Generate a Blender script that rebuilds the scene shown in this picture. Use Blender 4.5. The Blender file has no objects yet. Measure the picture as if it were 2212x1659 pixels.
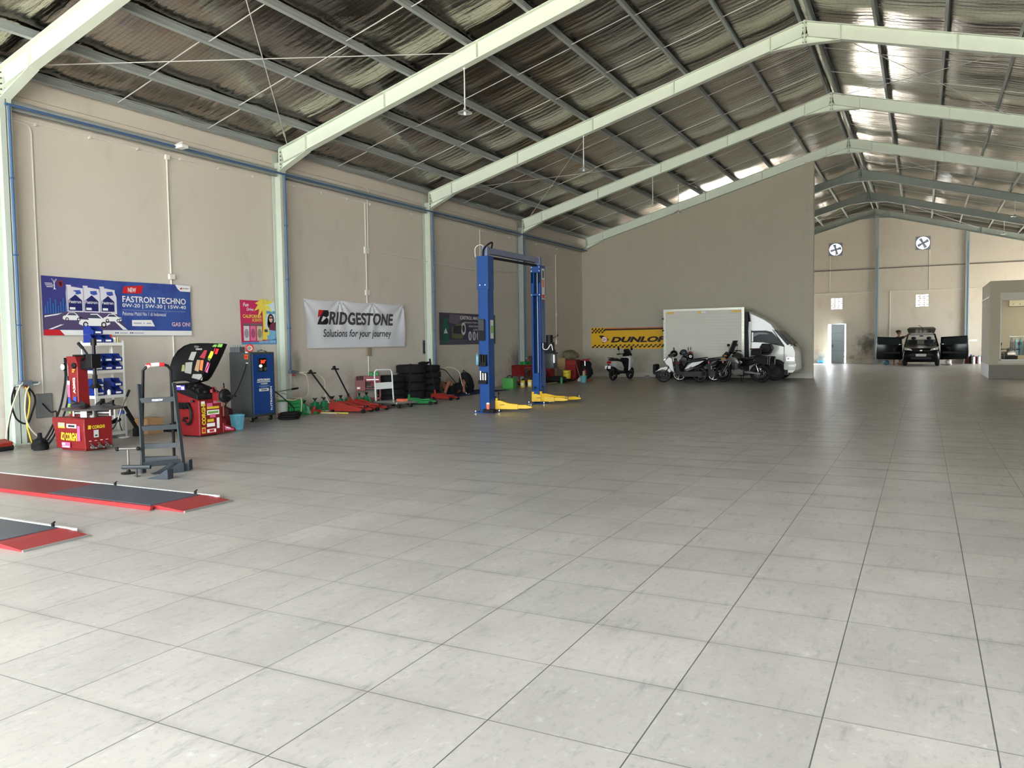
import bpy, bmesh, math, random
from mathutils import Vector, Matrix
PI = math.pi
SC = bpy.context.scene
COL = SC.collection
rnd = random.Random(7)

# ------------------------------------------------------------------ camera, world, sun, exposure
cam_data = bpy.data.cameras.new('camera')
cam = bpy.data.objects.new('camera', cam_data)
COL.objects.link(cam)
cam_data.sensor_fit = 'HORIZONTAL'
cam_data.sensor_width = 36.0
cam_data.lens = 36.0 * 1710.33 / 2212.0
cam_data.clip_start = 0.05
cam_data.clip_end = 500
CAMH = 1.519
def cam_basis(yaw, pitch, roll):
    f = Vector((-math.sin(yaw) * math.cos(pitch), math.cos(yaw) * math.cos(pitch), -math.sin(pitch)))
    r = Vector((math.cos(yaw), math.sin(yaw), 0)); u = r.cross(f)
    r2 = r * math.cos(roll) + u * math.sin(roll); u2 = -r * math.sin(roll) + u * math.cos(roll)
    return r2, u2, f
_r, _u, _f = cam_basis(.4789, .0529, -.0146)
cam.matrix_world = Matrix(((_r.x, _u.x, -_f.x, 0), (_r.y, _u.y, -_f.y, 0), (_r.z, _u.z, -_f.z, CAMH), (0, 0, 0, 1)))
SC.camera = cam

world = bpy.data.worlds.new('overcast_sky'); SC.world = world; world.use_nodes = True
_bg = world.node_tree.nodes['Background']
_bg.inputs[0].default_value = (0.87, 0.94, 1.0, 1); _bg.inputs[1].default_value = 11.0
def lamp(name, kind, loc, rot, energy, color=(1, 1, 1), **kw):
    d = bpy.data.lights.new(name, kind); d.energy = energy; d.color = color
    portal = kw.pop('portal', False)
    for k, v in kw.items(): setattr(d, k, v)
    if portal: d.cycles.is_portal = True
    o = bpy.data.objects.new(name, d); COL.objects.link(o); o.location = loc; o.rotation_euler = rot
    return o
_sun = lamp('sun', 'SUN', (0, 80, 60), (0, 0, 0), 26.0, (1, .92, .8), angle=.01)
_sun.rotation_euler = Vector((-.42, -.55, -.72)).to_track_quat('-Z', 'Y').to_euler()
# daylight through the open front and the open wash bay on the right
lamp('front_opening', 'AREA', (-2.5, -4.0, 2.7), (PI / 2, 0, 0), 1, shape='RECTANGLE', size=20.8, size_y=5.4, portal=True)
lamp('side_opening', 'AREA', (8.0, 45.6, 1.7), (0, PI / 2, 0), 1, shape='RECTANGLE', size=3.4, size_y=7.2, portal=True)
lamp('far_opening', 'AREA', (-8.7, 49.75, 1.9), (-PI / 2, 0, 0), 1, shape='RECTANGLE', size=5.4, size_y=3.8, portal=True)
SC.view_settings.view_transform = 'Standard'
SC.view_settings.look = 'None'
SC.view_settings.gamma = 1.0
SC.view_settings.use_curve_mapping = False
SC.view_settings.exposure = 0.84
SC.cycles.max_bounces = 8
SC.cycles.diffuse_bounces = 5
SC.cycles.glossy_bounces = 4
SC.cycles.transparent_max_bounces = 12
SC.cycles.sample_clamp_indirect = 8.0
SC.cycles.caustics_reflective = False
SC.cycles.caustics_refractive = False

# ------------------------------------------------------------------ materials
MATS = {}
def srgb(r, g, b):
    f = lambda c: (c / 255 / 12.92) if c / 255 <= .04045 else ((c / 255 + .055) / 1.055) ** 2.4
    return (f(r), f(g), f(b))
def mat(name, rgb, rough=.5, metal=0., var=.0, scale=6., bump=0., spec=.28, emit=0., trans=0., coat=0., stretch=None, ior=None):
    """procedural principled material; var = noise mottling of the colour, bump = surface roughness in the normal"""
    if name in MATS: return MATS[name]
    m = bpy.data.materials.new(name); m.use_nodes = True; MATS[name] = m
    nt = m.node_tree; N = nt.nodes; L = nt.links; b = N['Principled BSDF']
    c = srgb(*rgb)
    b.inputs['Base Color'].default_value = (*c, 1); b.inputs['Roughness'].default_value = rough
    b.inputs['Metallic'].default_value = metal; b.inputs['Specular IOR Level'].default_value = spec
    if coat: b.inputs['Coat Weight'].default_value = coat; b.inputs['Coat Roughness'].default_value = .05
    if ior: b.inputs['IOR'].default_value = ior
    if trans: b.inputs['Transmission Weight'].default_value = trans
    if emit:
        b.inputs['Emission Color'].default_value = (*c, 1); b.inputs['Emission Strength'].default_value = emit
    if var or bump:
        tc = N.new('ShaderNodeTexCoord'); no = N.new('ShaderNodeTexNoise')
        no.inputs['Scale'].default_value = scale; no.inputs['Detail'].default_value = 5
        src = tc.outputs['Object']
        if stretch:
            mp = N.new('ShaderNodeMapping'); mp.inputs['Scale'].default_value = stretch
            L.new(src, mp.inputs['Vector']); src = mp.outputs['Vector']
        L.new(src, no.inputs['Vector'])
        if var:
            mx = N.new('ShaderNodeMix'); mx.data_type = 'RGBA'
            mx.inputs['A'].default_value = (*[max(0, v * (1 - var)) for v in c], 1)
            mx.inputs['B'].default_value = (*[min(1, v * (1 + var)) for v in c], 1)
            L.new(no.outputs['Fac'], mx.inputs['Factor']); L.new(mx.outputs['Result'], b.inputs['Base Color'])
        if bump:
            bp = N.new('ShaderNodeBump'); bp.inputs['Strength'].default_value = bump; bp.inputs['Distance'].default_value = .02
            L.new(no.outputs['Fac'], bp.inputs['Height']); L.new(bp.outputs['Normal'], b.inputs['Normal'])
    return m

class NG:
    """small helper to write node maths"""
    def __init__(s, name):
        s.m = bpy.data.materials.new(name); s.m.use_nodes = True; MATS[name] = s.m
        s.N = s.m.node_tree.nodes; s.L = s.m.node_tree.links; s.b = s.N['Principled BSDF']
        s.tc = s.N.new('ShaderNodeTexCoord'); s.sep = s.N.new('ShaderNodeSeparateXYZ')
        s.L.new(s.tc.outputs['Object'], s.sep.inputs[0])
        s.x, s.y, s.z = s.sep.outputs
    def put(s, sock, v):
        if hasattr(v, 'is_linked'): s.L.new(v, sock)
        else: sock.default_value = v
    def math(s, op, a, b=0., c=0.):
        n = s.N.new('ShaderNodeMath'); n.operation = op
        s.put(n.inputs[0], a); s.put(n.inputs[1], b); s.put(n.inputs[2], c)
        return n.outputs[0]
    def noise(s, scale, stretch=(1, 1, 1), detail=4., off=(0, 0, 0), rough=.55):
        mp = s.N.new('ShaderNodeMapping'); mp.inputs['Scale'].default_value = stretch; mp.inputs['Location'].default_value = off
        s.L.new(s.tc.outputs['Object'], mp.inputs['Vector'])
        n = s.N.new('ShaderNodeTexNoise'); n.inputs['Scale'].default_value = scale; n.inputs['Detail'].default_value = detail
        n.inputs['Roughness'].default_value = rough
        s.L.new(mp.outputs['Vector'], n.inputs['Vector']); return n.outputs['Fac']
    def white(s, a, b):
        cb = s.N.new('ShaderNodeCombineXYZ'); s.put(cb.inputs[0], a); s.put(cb.inputs[1], b)
        n = s.N.new('ShaderNodeTexWhiteNoise'); n.noise_dimensions = '2D'; s.L.new(cb.outputs[0], n.inputs['Vector'])
        return n.outputs['Value']
    def ramp(s, fac, lo, hi):
        n = s.N.new('ShaderNodeMapRange'); n.interpolation_type = 'SMOOTHSTEP'
        s.put(n.inputs['Value'], fac); n.inputs['From Min'].default_value = lo; n.inputs['From Max'].default_value = hi
        return n.outputs['Result']
    def mix(s, fac, a, b, mode='MIX'):
        n = s.N.new('ShaderNodeMix'); n.data_type = 'RGBA'; n.blend_type = mode
        s.put(n.inputs['Factor'], fac)
        for k, v in (('A', a), ('B', b)):
            i = n.inputs[k]
            if hasattr(v, 'is_linked'): s.L.new(v, i)
            else: i.default_value = (*v, 1)
        return n.outputs['Result']
    def out(s, col=None, rough=None, bump=None, bstr=.3, bdist=.02, metal=None):
        if col is not None: s.put(s.b.inputs['Base Color'], col)
        if rough is not None: s.put(s.b.inputs['Roughness'], rough)
        if metal is not None: s.put(s.b.inputs['Metallic'], metal)
        if bump is not None:
            n = s.N.new('ShaderNodeBump'); n.inputs['Strength'].default_value = bstr; n.inputs['Distance'].default_value = bdist
            s.L.new(bump, n.inputs['Height']); s.L.new(n.outputs['Normal'], s.b.inputs['Normal'])
        return s.m

# ------------------------------------------------------------------ mesh builder
def frame(o, u, v, n):
    return Matrix(((u[0], v[0], n[0], o[0]), (u[1], v[1], n[1], o[1]), (u[2], v[2], n[2], o[2]), (0, 0, 0, 1)))
def rotz(a, o=(0, 0, 0)): return Matrix.Translation(o) @ Matrix.Rotation(a, 4, 'Z')
def crv(pts, sub=6, closed=False):
    """Catmull-Rom through points"""
    P = [Vector(p) for p in pts]; n = len(P); out = []
    rng = range(n if closed else n - 1)
    for i in rng:
        p1, p2 = P[i], P[(i + 1) % n]
        p0 = P[i - 1] if (i > 0 or closed) else p1 * 2 - p2
        p3 = P[(i + 2) % n] if (i + 2 < n or closed) else p2 * 2 - p1
        for k in range(sub):
            t = k / sub
            out.append(.5 * ((2 * p1) + (p2 - p0) * t + (2 * p0 - 5 * p1 + 4 * p2 - p3) * t * t + (3 * p1 - p0 - 3 * p2 + p3) * t ** 3))
    if not closed: out.append(P[-1].copy())
    return out
_TX = {}
class MB:
    def __init__(s, M=None):
        s.v = []; s.f = []; s.fm = []; s.fs = []; s.mats = []; s.M = M or Matrix(); s.cur = 0; s.warp = None
    def use(s, m):
        if m not in s.mats: s.mats.append(m)
        s.cur = s.mats.index(m); return s
    def add(s, vs, fs, smooth=False, M=None):
        k = len(s.v); T = s.M @ M if M is not None else s.M
        for p in vs:
            p = Vector(p)
            if s.warp: p = Vector(s.warp(p))
            s.v.append(T @ p)
        for f in fs:
            s.f.append([i + k for i in f]); s.fm.append(s.cur); s.fs.append(smooth)
        return s
    def box(s, x0, x1, y0, y1, z0, z1, M=None):
        if x0 > x1: x0, x1 = x1, x0
        if y0 > y1: y0, y1 = y1, y0
        if z0 > z1: z0, z1 = z1, z0
        v = [(x0, y0, z0), (x1, y0, z0), (x1, y1, z0), (x0, y1, z0), (x0, y0, z1), (x1, y0, z1), (x1, y1, z1), (x0, y1, z1)]
        return s.add(v, [(3, 2, 1, 0), (4, 5, 6, 7), (0, 1, 5, 4), (1, 2, 6, 5), (2, 3, 7, 6), (3, 0, 4, 7)], M=M)
    def cb(s, c, d, M=None):
        return s.box(c[0] - d[0] / 2, c[0] + d[0] / 2, c[1] - d[1] / 2, c[1] + d[1] / 2, c[2] - d[2] / 2, c[2] + d[2] / 2, M)
    def _fr(s, p0, p1, up=(0, 0, 1)):
        d = (Vector(p1) - Vector(p0)); l = d.length; d.normalize(); up = Vector(up)
        if abs(d.dot(up)) > .98: up = Vector((1, 0, 0)) if abs(d.x) < .9 else Vector((0, 1, 0))
        a = up.cross(d).normalized(); b = d.cross(a)
        return d, a, b, l
    def bar(s, p0, p1, w, h, up=(0, 0, 1)):
        d, a, b, l = s._fr(p0, p1, up); p0 = Vector(p0); p1 = Vector(p1); v = []
        for p in (p0, p1):
            for i, j in ((-1, -1), (1, -1), (1, 1), (-1, 1)): v.append(p + a * (i * w / 2) + b * (j * h / 2))
        return s.add(v, [(3, 2, 1, 0), (4, 5, 6, 7), (0, 1, 5, 4), (1, 2, 6, 5), (2, 3, 7, 6), (3, 0, 4, 7)])
    def loft(s, rings, caps=True, smooth=True, closed=True):
        n = len(rings[0]); v = [p for r in rings for p in r]; f = []
        for i in range(len(rings) - 1):
            for j in range(n if closed else n - 1):
                k = (j + 1) % n; f.append((i * n + j, i * n + k, (i + 1) * n + k, (i + 1) * n + j))
        if caps:
            f.append(tuple(reversed(range(n)))); f.append(tuple((len(rings) - 1) * n + j for j in range(n)))
        return s.add(v, f, smooth)
    def cyl(s, p0, p1, r0, r1=None, n=14, caps=True, smooth=True):
        r1 = r0 if r1 is None else r1; d, a, b, l = s._fr(p0, p1)
        rings = [[Vector(p) + (a * math.cos(2 * PI * j / n) + b * math.sin(2 * PI * j / n)) * r for j in range(n)] for p, r in ((p0, r0), (p1, r1))]
        return s.loft(rings, caps, smooth)
    def lathe(s, prof, c=(0, 0, 0), ax=(0, 0, 1), n=20, caps=True, smooth=True):
        ax = Vector(ax).normalized(); c = Vector(c); d, a, b, l = s._fr((0, 0, 0), ax)
        rings = [[c + ax * h + (a * math.cos(2 * PI * j / n) + b * math.sin(2 * PI * j / n)) * r for j in range(n)] for r, h in prof]
        return s.loft(rings, caps, smooth)
    def tube(s, pts, r, n=7, closed=False, smooth=True, caps=True):
        P = [Vector(p) for p in pts]; rings = []; prev = None; m = len(P)
        for i, p in enumerate(P):
            if closed: t = P[(i + 1) % m] - P[i - 1]
            else: t = P[min(i + 1, m - 1)] - P[max(i - 1, 0)]
            if t.length < 1e-9: t = Vector((0, 0, 1))
            t.normalize()
            if prev is None:
                up = Vector((0, 0, 1)) if abs(t.z) < .9 else Vector((1, 0, 0)); a = up.cross(t).normalized()
            else:
                a = prev - t * prev.dot(t)
                a = a.normalized() if a.length > 1e-6 else Vector((1, 0, 0))
            prev = a; b = t.cross(a); rr = r[i] if isinstance(r, (list, tuple)) else r
            rings.append([p + (a * math.cos(2 * PI * j / n) + b * math.sin(2 * PI * j / n)) * rr for j in range(n)])
        if closed: rings.append(rings[0])
        return s.loft(rings, caps and not closed, smooth)
    def ell(s, c, r, n=14, m=9, M=None, lo=-1., hi=1.):
        rings = []; c = Vector(c); r = (r, r, r) if not isinstance(r, (tuple, list)) else r
        for i in range(m + 1):
            t = math.asin(max(-1, min(1, lo))) + (math.asin(hi) - math.asin(lo)) * i / m
            k = max(math.cos(t), 1e-3)
            rings.append([c + Vector((r[0] * k * math.cos(2 * PI * j / n), r[1] * k * math.sin(2 * PI * j / n), r[2] * math.sin(t))) for j in range(n)])
        if M is not None:
            rings = [[M @ p for p in q] for q in rings]
        return s.loft(rings, True, True)
    def prism(s, pts, d0, d1, M=None, smooth=False):
        """polygon in local xy extruded along local z"""
        n = len(pts); a = sum(pts[i][0] * pts[(i + 1) % n][1] - pts[(i + 1) % n][0] * pts[i][1] for i in range(n))
        if a < 0: pts = list(reversed(pts))
        if d0 > d1: d0, d1 = d1, d0
        v = [(p[0], p[1], d0) for p in pts] + [(p[0], p[1], d1) for p in pts]
        f = [tuple(reversed(range(n))), tuple(range(n, 2 * n))] + [(i, (i + 1) % n, n + (i + 1) % n, n + i) for i in range(n)]
        return s.add(v, f, smooth, M)
    def ring(s, c, ax, R, r, n=24, m=8):
        ax = Vector(ax).normalized(); d, a, b, l = s._fr((0, 0, 0), ax); c = Vector(c)
        return s.tube([c + (a * math.cos(2 * PI * i / n) + b * math.sin(2 * PI * i / n)) * R for i in range(n)], r, m, True)
    def text(s, t, x, y, w=None, h=None, z=.0, bold=0., shear=0., ang=0., d=.0015):
        """lettering in the local xy plane, lower left corner at x, y, fitted to width w and/or cap height h"""
        key = (t, bold, shear)
        if key not in _TX:
            cu = bpy.data.curves.new('t', 'FONT'); cu.body = t; cu.offset = bold; cu.shear = shear; cu.resolution_u = 3
            o = bpy.data.objects.new('t', cu); COL.objects.link(o)
            dg = bpy.context.evaluated_depsgraph_get(); me = bpy.data.meshes.new_from_object(o.evaluated_get(dg))
            _TX[key] = ([tuple(p.co) for p in me.vertices], [tuple(p.vertices) for p in me.polygons])
            bpy.data.objects.remove(o); bpy.data.curves.remove(cu); bpy.data.meshes.remove(me)
        v, f = _TX[key]
        if not v: return s
        x0 = min(p[0] for p in v); x1 = max(p[0] for p in v); y0 = min(p[1] for p in v); y1 = max(p[1] for p in v)
        sx = w / (x1 - x0) if w else None; sy = h / (y1 - y0) if h else None
        sx = sx or sy; sy = sy or sx
        ca, sa = math.cos(ang), math.sin(ang); q = []
        for p in v:
            a = (p[0] - x0) * sx; b = (p[1] - y0) * sy
            q.append((x + a * ca - b * sa, y + a * sa + b * ca, z))
        return s.add(q, f)
    def grid(s, fn, nu, nv, smooth=True):
        v = [fn(i / nu, j / nv) for j in range(nv + 1) for i in range(nu + 1)]
        f = [(j * (nu + 1) + i, j * (nu + 1) + i + 1, (j + 1) * (nu + 1) + i + 1, (j + 1) * (nu + 1) + i) for j in range(nv) for i in range(nu)]
        return s.add(v, f, smooth)
    def build(s, name, m=None, parent=None, bevel=0., seg=1, label=None, sharp=35):
        if m is not None: s.mats = [m] if not s.mats else s.mats
        me = bpy.data.meshes.new(name)
        O = Matrix()
        if parent is not None: O = parent['_inv'] if False else parent.matrix_basis.inverted()
        me.from_pydata([tuple(O @ p) for p in s.v], [], s.f)
        for q in s.mats: me.materials.append(q)
        if len(s.mats) > 1: me.polygons.foreach_set('material_index', s.fm)
        me.polygons.foreach_set('use_smooth', s.fs)
        if bevel:
            bm = bmesh.new(); bm.from_mesh(me); bm.normal_update()
            e = [e for e in bm.edges if len(e.link_faces) == 2 and e.calc_face_angle(0) > .6 and e.calc_length() > bevel * 1.5]
            bmesh.ops.bevel(bm, geom=e, offset=bevel, segments=seg, profile=.5, affect='EDGES', clamp_overlap=True)
            if seg > 1:
                for f in bm.faces: f.smooth = True
            bm.to_mesh(me); bm.free()
        me.update()
        if any(s.fs) or seg > 1: me.set_sharp_from_angle(angle=math.radians(sharp))
        o = bpy.data.objects.new(name, me); COL.objects.link(o)
        if parent is not None: o.parent = parent
        if label: o['label'] = label
        return o
def tag(o, label, cat, group=None, kind=None):
    if label: o['label'] = label
    if cat: o['category'] = cat
    if group: o['group'] = group
    if kind: o['kind'] = kind
    return o
def thing(name, label, cat, loc=(0, 0, 0), rz=0, group=None):
    """an Empty at the thing's base; parts are built in WORLD coordinates and parented to it"""
    o = bpy.data.objects.new(name, None); COL.objects.link(o); o.empty_display_size = .1
    o.matrix_basis = Matrix.Translation(loc) @ Matrix.Rotation(rz, 4, 'Z')
    return tag(o, label, cat, group)
def sub(mb, name, parent, m=None, **k):
    """a sub-part: child of a part (parts sit at their thing's origin)"""
    o = mb.build(name, m, None, **k)
    top = parent.parent
    I = top.matrix_basis.inverted() if top else parent.matrix_basis.inverted()
    o.data.transform(I); o.parent = parent
    return o
def dup(root, loc, rz=0., label=None, group=None, scale=None):
    r = root.copy(); COL.objects.link(r)
    r.matrix_basis = Matrix.Translation(loc) @ Matrix.Rotation(rz, 4, 'Z') @ (Matrix.Scale(scale, 4) if scale else Matrix())
    if label: r['label'] = label
    if group: r['group'] = group
    for c in list(root.children):
        n = c.copy(); COL.objects.link(n); n.parent = r
        for g in list(c.children):
            q = g.copy(); COL.objects.link(q); q.parent = n
    return r
def struct(mb, name, m=None, **k):
    o = mb.build(name, m, **k); o['kind'] = 'structure'; return o
LEFT = lambda y, z, x=-12.99: frame((x, y, z), (0, 1, 0), (0, 0, 1), (1, 0, 0))      # plane of the left wall, +u away from camera
FRONT = lambda x, z, y: frame((x, y, z), (1, 0, 0), (0, 0, 1), (0, -1, 0))            # planes that face the camera
# ------------------------------------------------------------------ setting: floor, walls, roof
FY = [7.53 + 6.02 * i for i in range(8)]
XL, XRW, XR, YN, YF = -13.0, 8.05, -2.48, -4.0, 49.7
def roof_z(x): return 8.74 - .278 * abs(x - XR)

g = NG('floor_tiles')
u = g.math('DIVIDE', g.math('ADD', g.x, 1.54), .6); v = g.math('DIVIDE', g.math('SUBTRACT', g.y, 2.71), .6)
fu = g.math('FRACT', u); fv = g.math('FRACT', v)
du = g.math('MINIMUM', fu, g.math('SUBTRACT', 1, fu)); dv = g.math('MINIMUM', fv, g.math('SUBTRACT', 1, fv))
line = g.math('MAXIMUM', g.math('LESS_THAN', du, .0046), g.math('MULTIPLY', g.math('LESS_THAN', dv, .0042), .85))
rv = g.white(g.math('FLOOR', u), g.math('FLOOR', v)); rcol = g.white(g.math('FLOOR', u), 3.)
col = g.mix(g.noise(2.6, (1, .55, 1), 6), srgb(156, 150, 140), srgb(194, 188, 178))
col = g.mix(g.math('MULTIPLY', rv, .35), col, srgb(146, 143, 137))
col = g.mix(g.ramp(g.noise(9, (1.6, .35, 1), 5, (3, 0, 0), .7), .52, .8), col, srgb(132, 130, 127))
# dirt gathered along the cross joints and in blotches
dirt = g.math('MULTIPLY', g.ramp(g.math('SUBTRACT', .12, dv), 0., .15), g.ramp(g.noise(1.1, (1, .6, 1), 3), .38, .62))
ring = g.math('MULTIPLY', g.ramp(g.noise(.35, (1, 1, 1), 4, (7, 2, 0)), .45, .7), .5)
col = g.mix(g.math('MULTIPLY', dirt, g.math('ADD', .22, g.math('MULTIPLY', g.ramp(g.y, 4., 12.), .6))), col, srgb(92, 88, 80))
col = g.mix(g.math('MULTIPLY', ring, .5), col, srgb(120, 115, 106))
col = g.mix(g.math('MULTIPLY', g.ramp(g.noise(24, (1, .8, 1), 8, (1, 5, 0), .8), .5, .7), .5), col, srgb(116, 115, 115))
col = g.mix(g.math('MULTIPLY', g.ramp(g.noise(16, (1, .7, 1), 6, (4, 1, 0), .7), .55, .75), .5), col, srgb(204, 202, 196))
col = g.mix(g.math('MULTIPLY', line, .88), col, srgb(58, 58, 62))
rg = g.math('ADD', .24, g.math('MULTIPLY', g.noise(3, (1, 1, 1), 4), .22))
floor_m = g.out(col, rg, g.math('SUBTRACT', g.math('MULTIPLY', g.noise(30, (1, 1, 1), 5), .25), line), .12, .004)
b = MB(); b.box(XL - .3, XRW + .3, YN, YF + .3, -.2, 0); struct(b, 'floor', floor_m)
b = MB(); b.box(-60, 60, -50, YN, -.25, -.02); b.box(-60, 60, YF + .3, 110, -.25, -.02); b.box(-60, XL - .3, YN, YF + .3, -.25, -.02); b.box(XRW + .3, 60, YN, YF + .3, -.25, -.02)
struct(b, 'ground', mat('outdoor_concrete', (205, 200, 190), .8, var=.1, scale=1.5))

def wall_mat(name, base, dark, stain=.6, blobs=()):
    g = NG(name)
    c = g.mix(g.noise(.5, (1, 1, 1), 4), srgb(*base), srgb(*[int(k * .955) for k in base]))
    c = g.mix(g.math('MULTIPLY', g.ramp(g.noise(2.2, (1, 1, .5), 6, (2, 0, 1)), .55, .8), .22), c, srgb(*dark))
    low = g.ramp(g.z, 1.5, .1)                                   # scuffs and splash marks near the floor
    c = g.mix(g.math('MULTIPLY', g.math('MULTIPLY', low, g.ramp(g.noise(1.6, (1, 1, 1.3), 6, (5, 3, 2)), .42, .68)), stain), c, srgb(*dark))
    c = g.mix(g.math('MULTIPLY', g.ramp(g.noise(11, (1, 1, 1), 3, (9, 1, 1)), .7, .74), g.math('MULTIPLY', g.ramp(g.z, 2.6, .2), .5)), c, srgb(98, 94, 86))
    for axis, a, z, ra, rz_, k in blobs:                              # mould and soot patches
        q = g.x if axis == 'x' else g.y
        d = g.math('SQRT', g.math('ADD', g.math('POWER', g.math('DIVIDE', g.math('SUBTRACT', q, a), ra), 2.), g.math('POWER', g.math('DIVIDE', g.math('SUBTRACT', g.z, z), rz_), 2.)))
        d = g.math('ADD', d, g.math('MULTIPLY', g.math('SUBTRACT', g.noise(4.5, (1, 1, 1), 8, (a, 0, z), .7), .5), 1.6))
        c = g.mix(g.math('MULTIPLY', g.ramp(d, 1.1, .1), k), c, srgb(74, 70, 62))
    return g.out(c, .72, g.noise(14, (1, 1, 1), 5), .18, .01)
WALL = wall_mat('wall_plaster', (213, 203, 188), (150, 142, 128), .6, (('y', 25.75, 1.9, .16, .55, .8), ('y', 25.5, .9, .8, .7, .6), ('y', 14.15, 1.05, .2, .4, .5)))
WALL2 = wall_mat('partition_plaster', (178, 171, 152), (130, 124, 110))
WALLF = wall_mat('far_plaster', (208, 198, 182), (140, 128, 110), .8, (('x', -2.75, 1.15, .85, .75, .85), ('x', -2.1, .3, .6, .4, .5)))

b = MB(); b.box(XL - .15, XL, YN, YF, 0, 5.98); struct(b, 'wall_left', WALL)
b = MB(); b.box(XL, XL + .035, YN, YF, 5.58, 5.68); struct(b, 'trim_1', WALL)      # ring beam line near the eave

def holed(b, x0, x1, z0, z1, y0, y1, holes):
    """wall slab in xz with rectangular openings"""
    xs = sorted({x0, x1, *[h[0] for h in holes], *[h[1] for h in holes]}); zs = sorted({z0, z1, *[h[2] for h in holes], *[h[3] for h in holes]})
    for i in range(len(xs) - 1):
        for j in range(len(zs) - 1):
            cx, cz = (xs[i] + xs[i + 1]) / 2, (zs[j] + zs[j + 1]) / 2
            if not any(h[0] < cx < h[1] and h[2] < cz < h[3] for h in holes): b.box(xs[i], xs[i + 1], y0, y1, zs[j], zs[j + 1])
FAN = [(-4.55, 6.6), (-.06, 6.66)]; VENT = [(-4.79, -4.15, 3.14, 3.8), (-.39, .26, 3.15, 3.84)]
DOOR = (-4.97, -3.92, 0, 2.33)
b = MB()
holed(b, XL, XRW, 0, 8.9, YF, YF + .15, [(x - .34, x + .34, z - .34, z + .34) for x, z in FAN] + VENT + [DOOR, (-11.4, -6.0, 0, 3.8)]); struct(b, 'wall_far', WALLF)
b = MB(); px = -3.68
b.add([(XL, 31.70, 0), (px, 31.70, 0), (px, 31.70, roof_z(px) - .33), (XL, 31.70, roof_z(XL) - .33), (XL, 31.88, 0), (px, 31.88, 0), (px, 31.88, roof_z(px) - .33), (XL, 31.88, roof_z(XL) - .33)],
      [(0, 1, 2, 3), (5, 4, 7, 6), (1, 5, 6, 2), (4, 0, 3, 7), (3, 2, 6, 7), (0, 4, 5, 1)])
b.box(-3.97, px + .01, 31.58, 31.94, 0, roof_z(px) - .36)             # thicker pier at the free end
struct(b, 'wall_partition', WALL2)
b = MB(); b.box(XL, -3.97, 31.665, 31.70, 0, .17); b.box(-3.97, px + .02, 31.565, 31.58, 0, .17)
struct(b, 'baseboard_partition', mat('skirting_tile', (176, 170, 156), .45, var=.06))
b = MB(); b.box(XRW, XRW + .15, YN, 42, 0, 6); b.box(XRW, XRW + .15, 42, 49.2, 3.4, 6); b.box(XRW, XRW + .15, 49.2, YF, 0, 6); struct(b, 'wall_right', WALL)
b = MB(); b.box(XL, XRW, YN - .15, YN, 5.45, 9); struct(b, 'wall_near', WALL)

# roof: silver foil blanket held by wire mesh, sagging in strips between the purlins
def foil(name, tone):
    g = NG(name)
    my = g.math('FRACT', g.math('DIVIDE', g.y, .085)); mx = g.math('FRACT', g.math('DIVIDE', g.x, .085))
    ln = g.math('MAXIMUM', g.math('LESS_THAN', my, .13), g.math('MULTIPLY', g.math('LESS_THAN', mx, .1), .6))
    wav = g.noise(2.2, (.25, 2.6, 1), 5); cr = g.noise(7, (.6, 1.4, 1), 4, (3, 3, 3))
    strip = g.white(g.math('FLOOR', g.math('DIVIDE', g.y, 1.2)), 2.)
    c = g.mix(g.math('MULTIPLY', strip, .5), srgb(*tone), srgb(*[int(k * .86) for k in tone]))
    c = g.mix(g.math('MULTIPLY', ln, .5), c, srgb(96, 90, 82))
    h = g.math('ADD', g.math('MULTIPLY', wav, 1.0), g.math('MULTIPLY', cr, .35))
    rip = g.math('SINE', g.math('MULTIPLY', g.y, 2 * PI / .17))
    h = g.math('ADD', h, g.math('MULTIPLY', rip, .06))
    return g.out(c, g.math('ADD', .13, g.math('MULTIPLY', strip, .1)), h, .42, .05, 1.0)
FOILL = foil('foil_blanket', (182, 174, 163)); FOILR = FOILL
def slope(sgn, name):
    b = MB(); x0 = XR; x1 = XL - .2 if sgn < 0 else XRW + .3
    offs = [rnd.uniform(-.012, .012) for _ in range(60)]
    def fn(a, c):
        x = x0 + (x1 - x0) * a; y = YN - .2 + (YF + .4 - YN) * c
        k = abs(x - XR) / 1.325; sag = .035 * math.sin(PI * ((k - .09) % 1.0))
        s = (y / 1.2) % 1.0; st = .02 * math.sin(PI * s) + offs[int(y / 1.2) % 60]
        return (x, y, roof_z(x) + .19 - sag - st)
    b.grid(fn, 64, 340)
    o = struct(b, name, FOILL)
    return o
slope(-1, 'ceiling'); slope(1, 'ceiling')
b = MB()
for s_, x1 in ((-1, XL - .4), (1, XRW + .5)):                        # metal sheeting above the blanket keeps the daylight out
    b.add([(XR, YN - .3, roof_z(XR) + .27), (x1, YN - .3, roof_z(x1) + .27), (x1, YF + .4, roof_z(x1) + .27), (XR, YF + .4, roof_z(XR) + .27)], [(0, 1, 2, 3)])
struct(b, 'ceiling', mat('roof_sheet', (120, 120, 120), .6))

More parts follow.
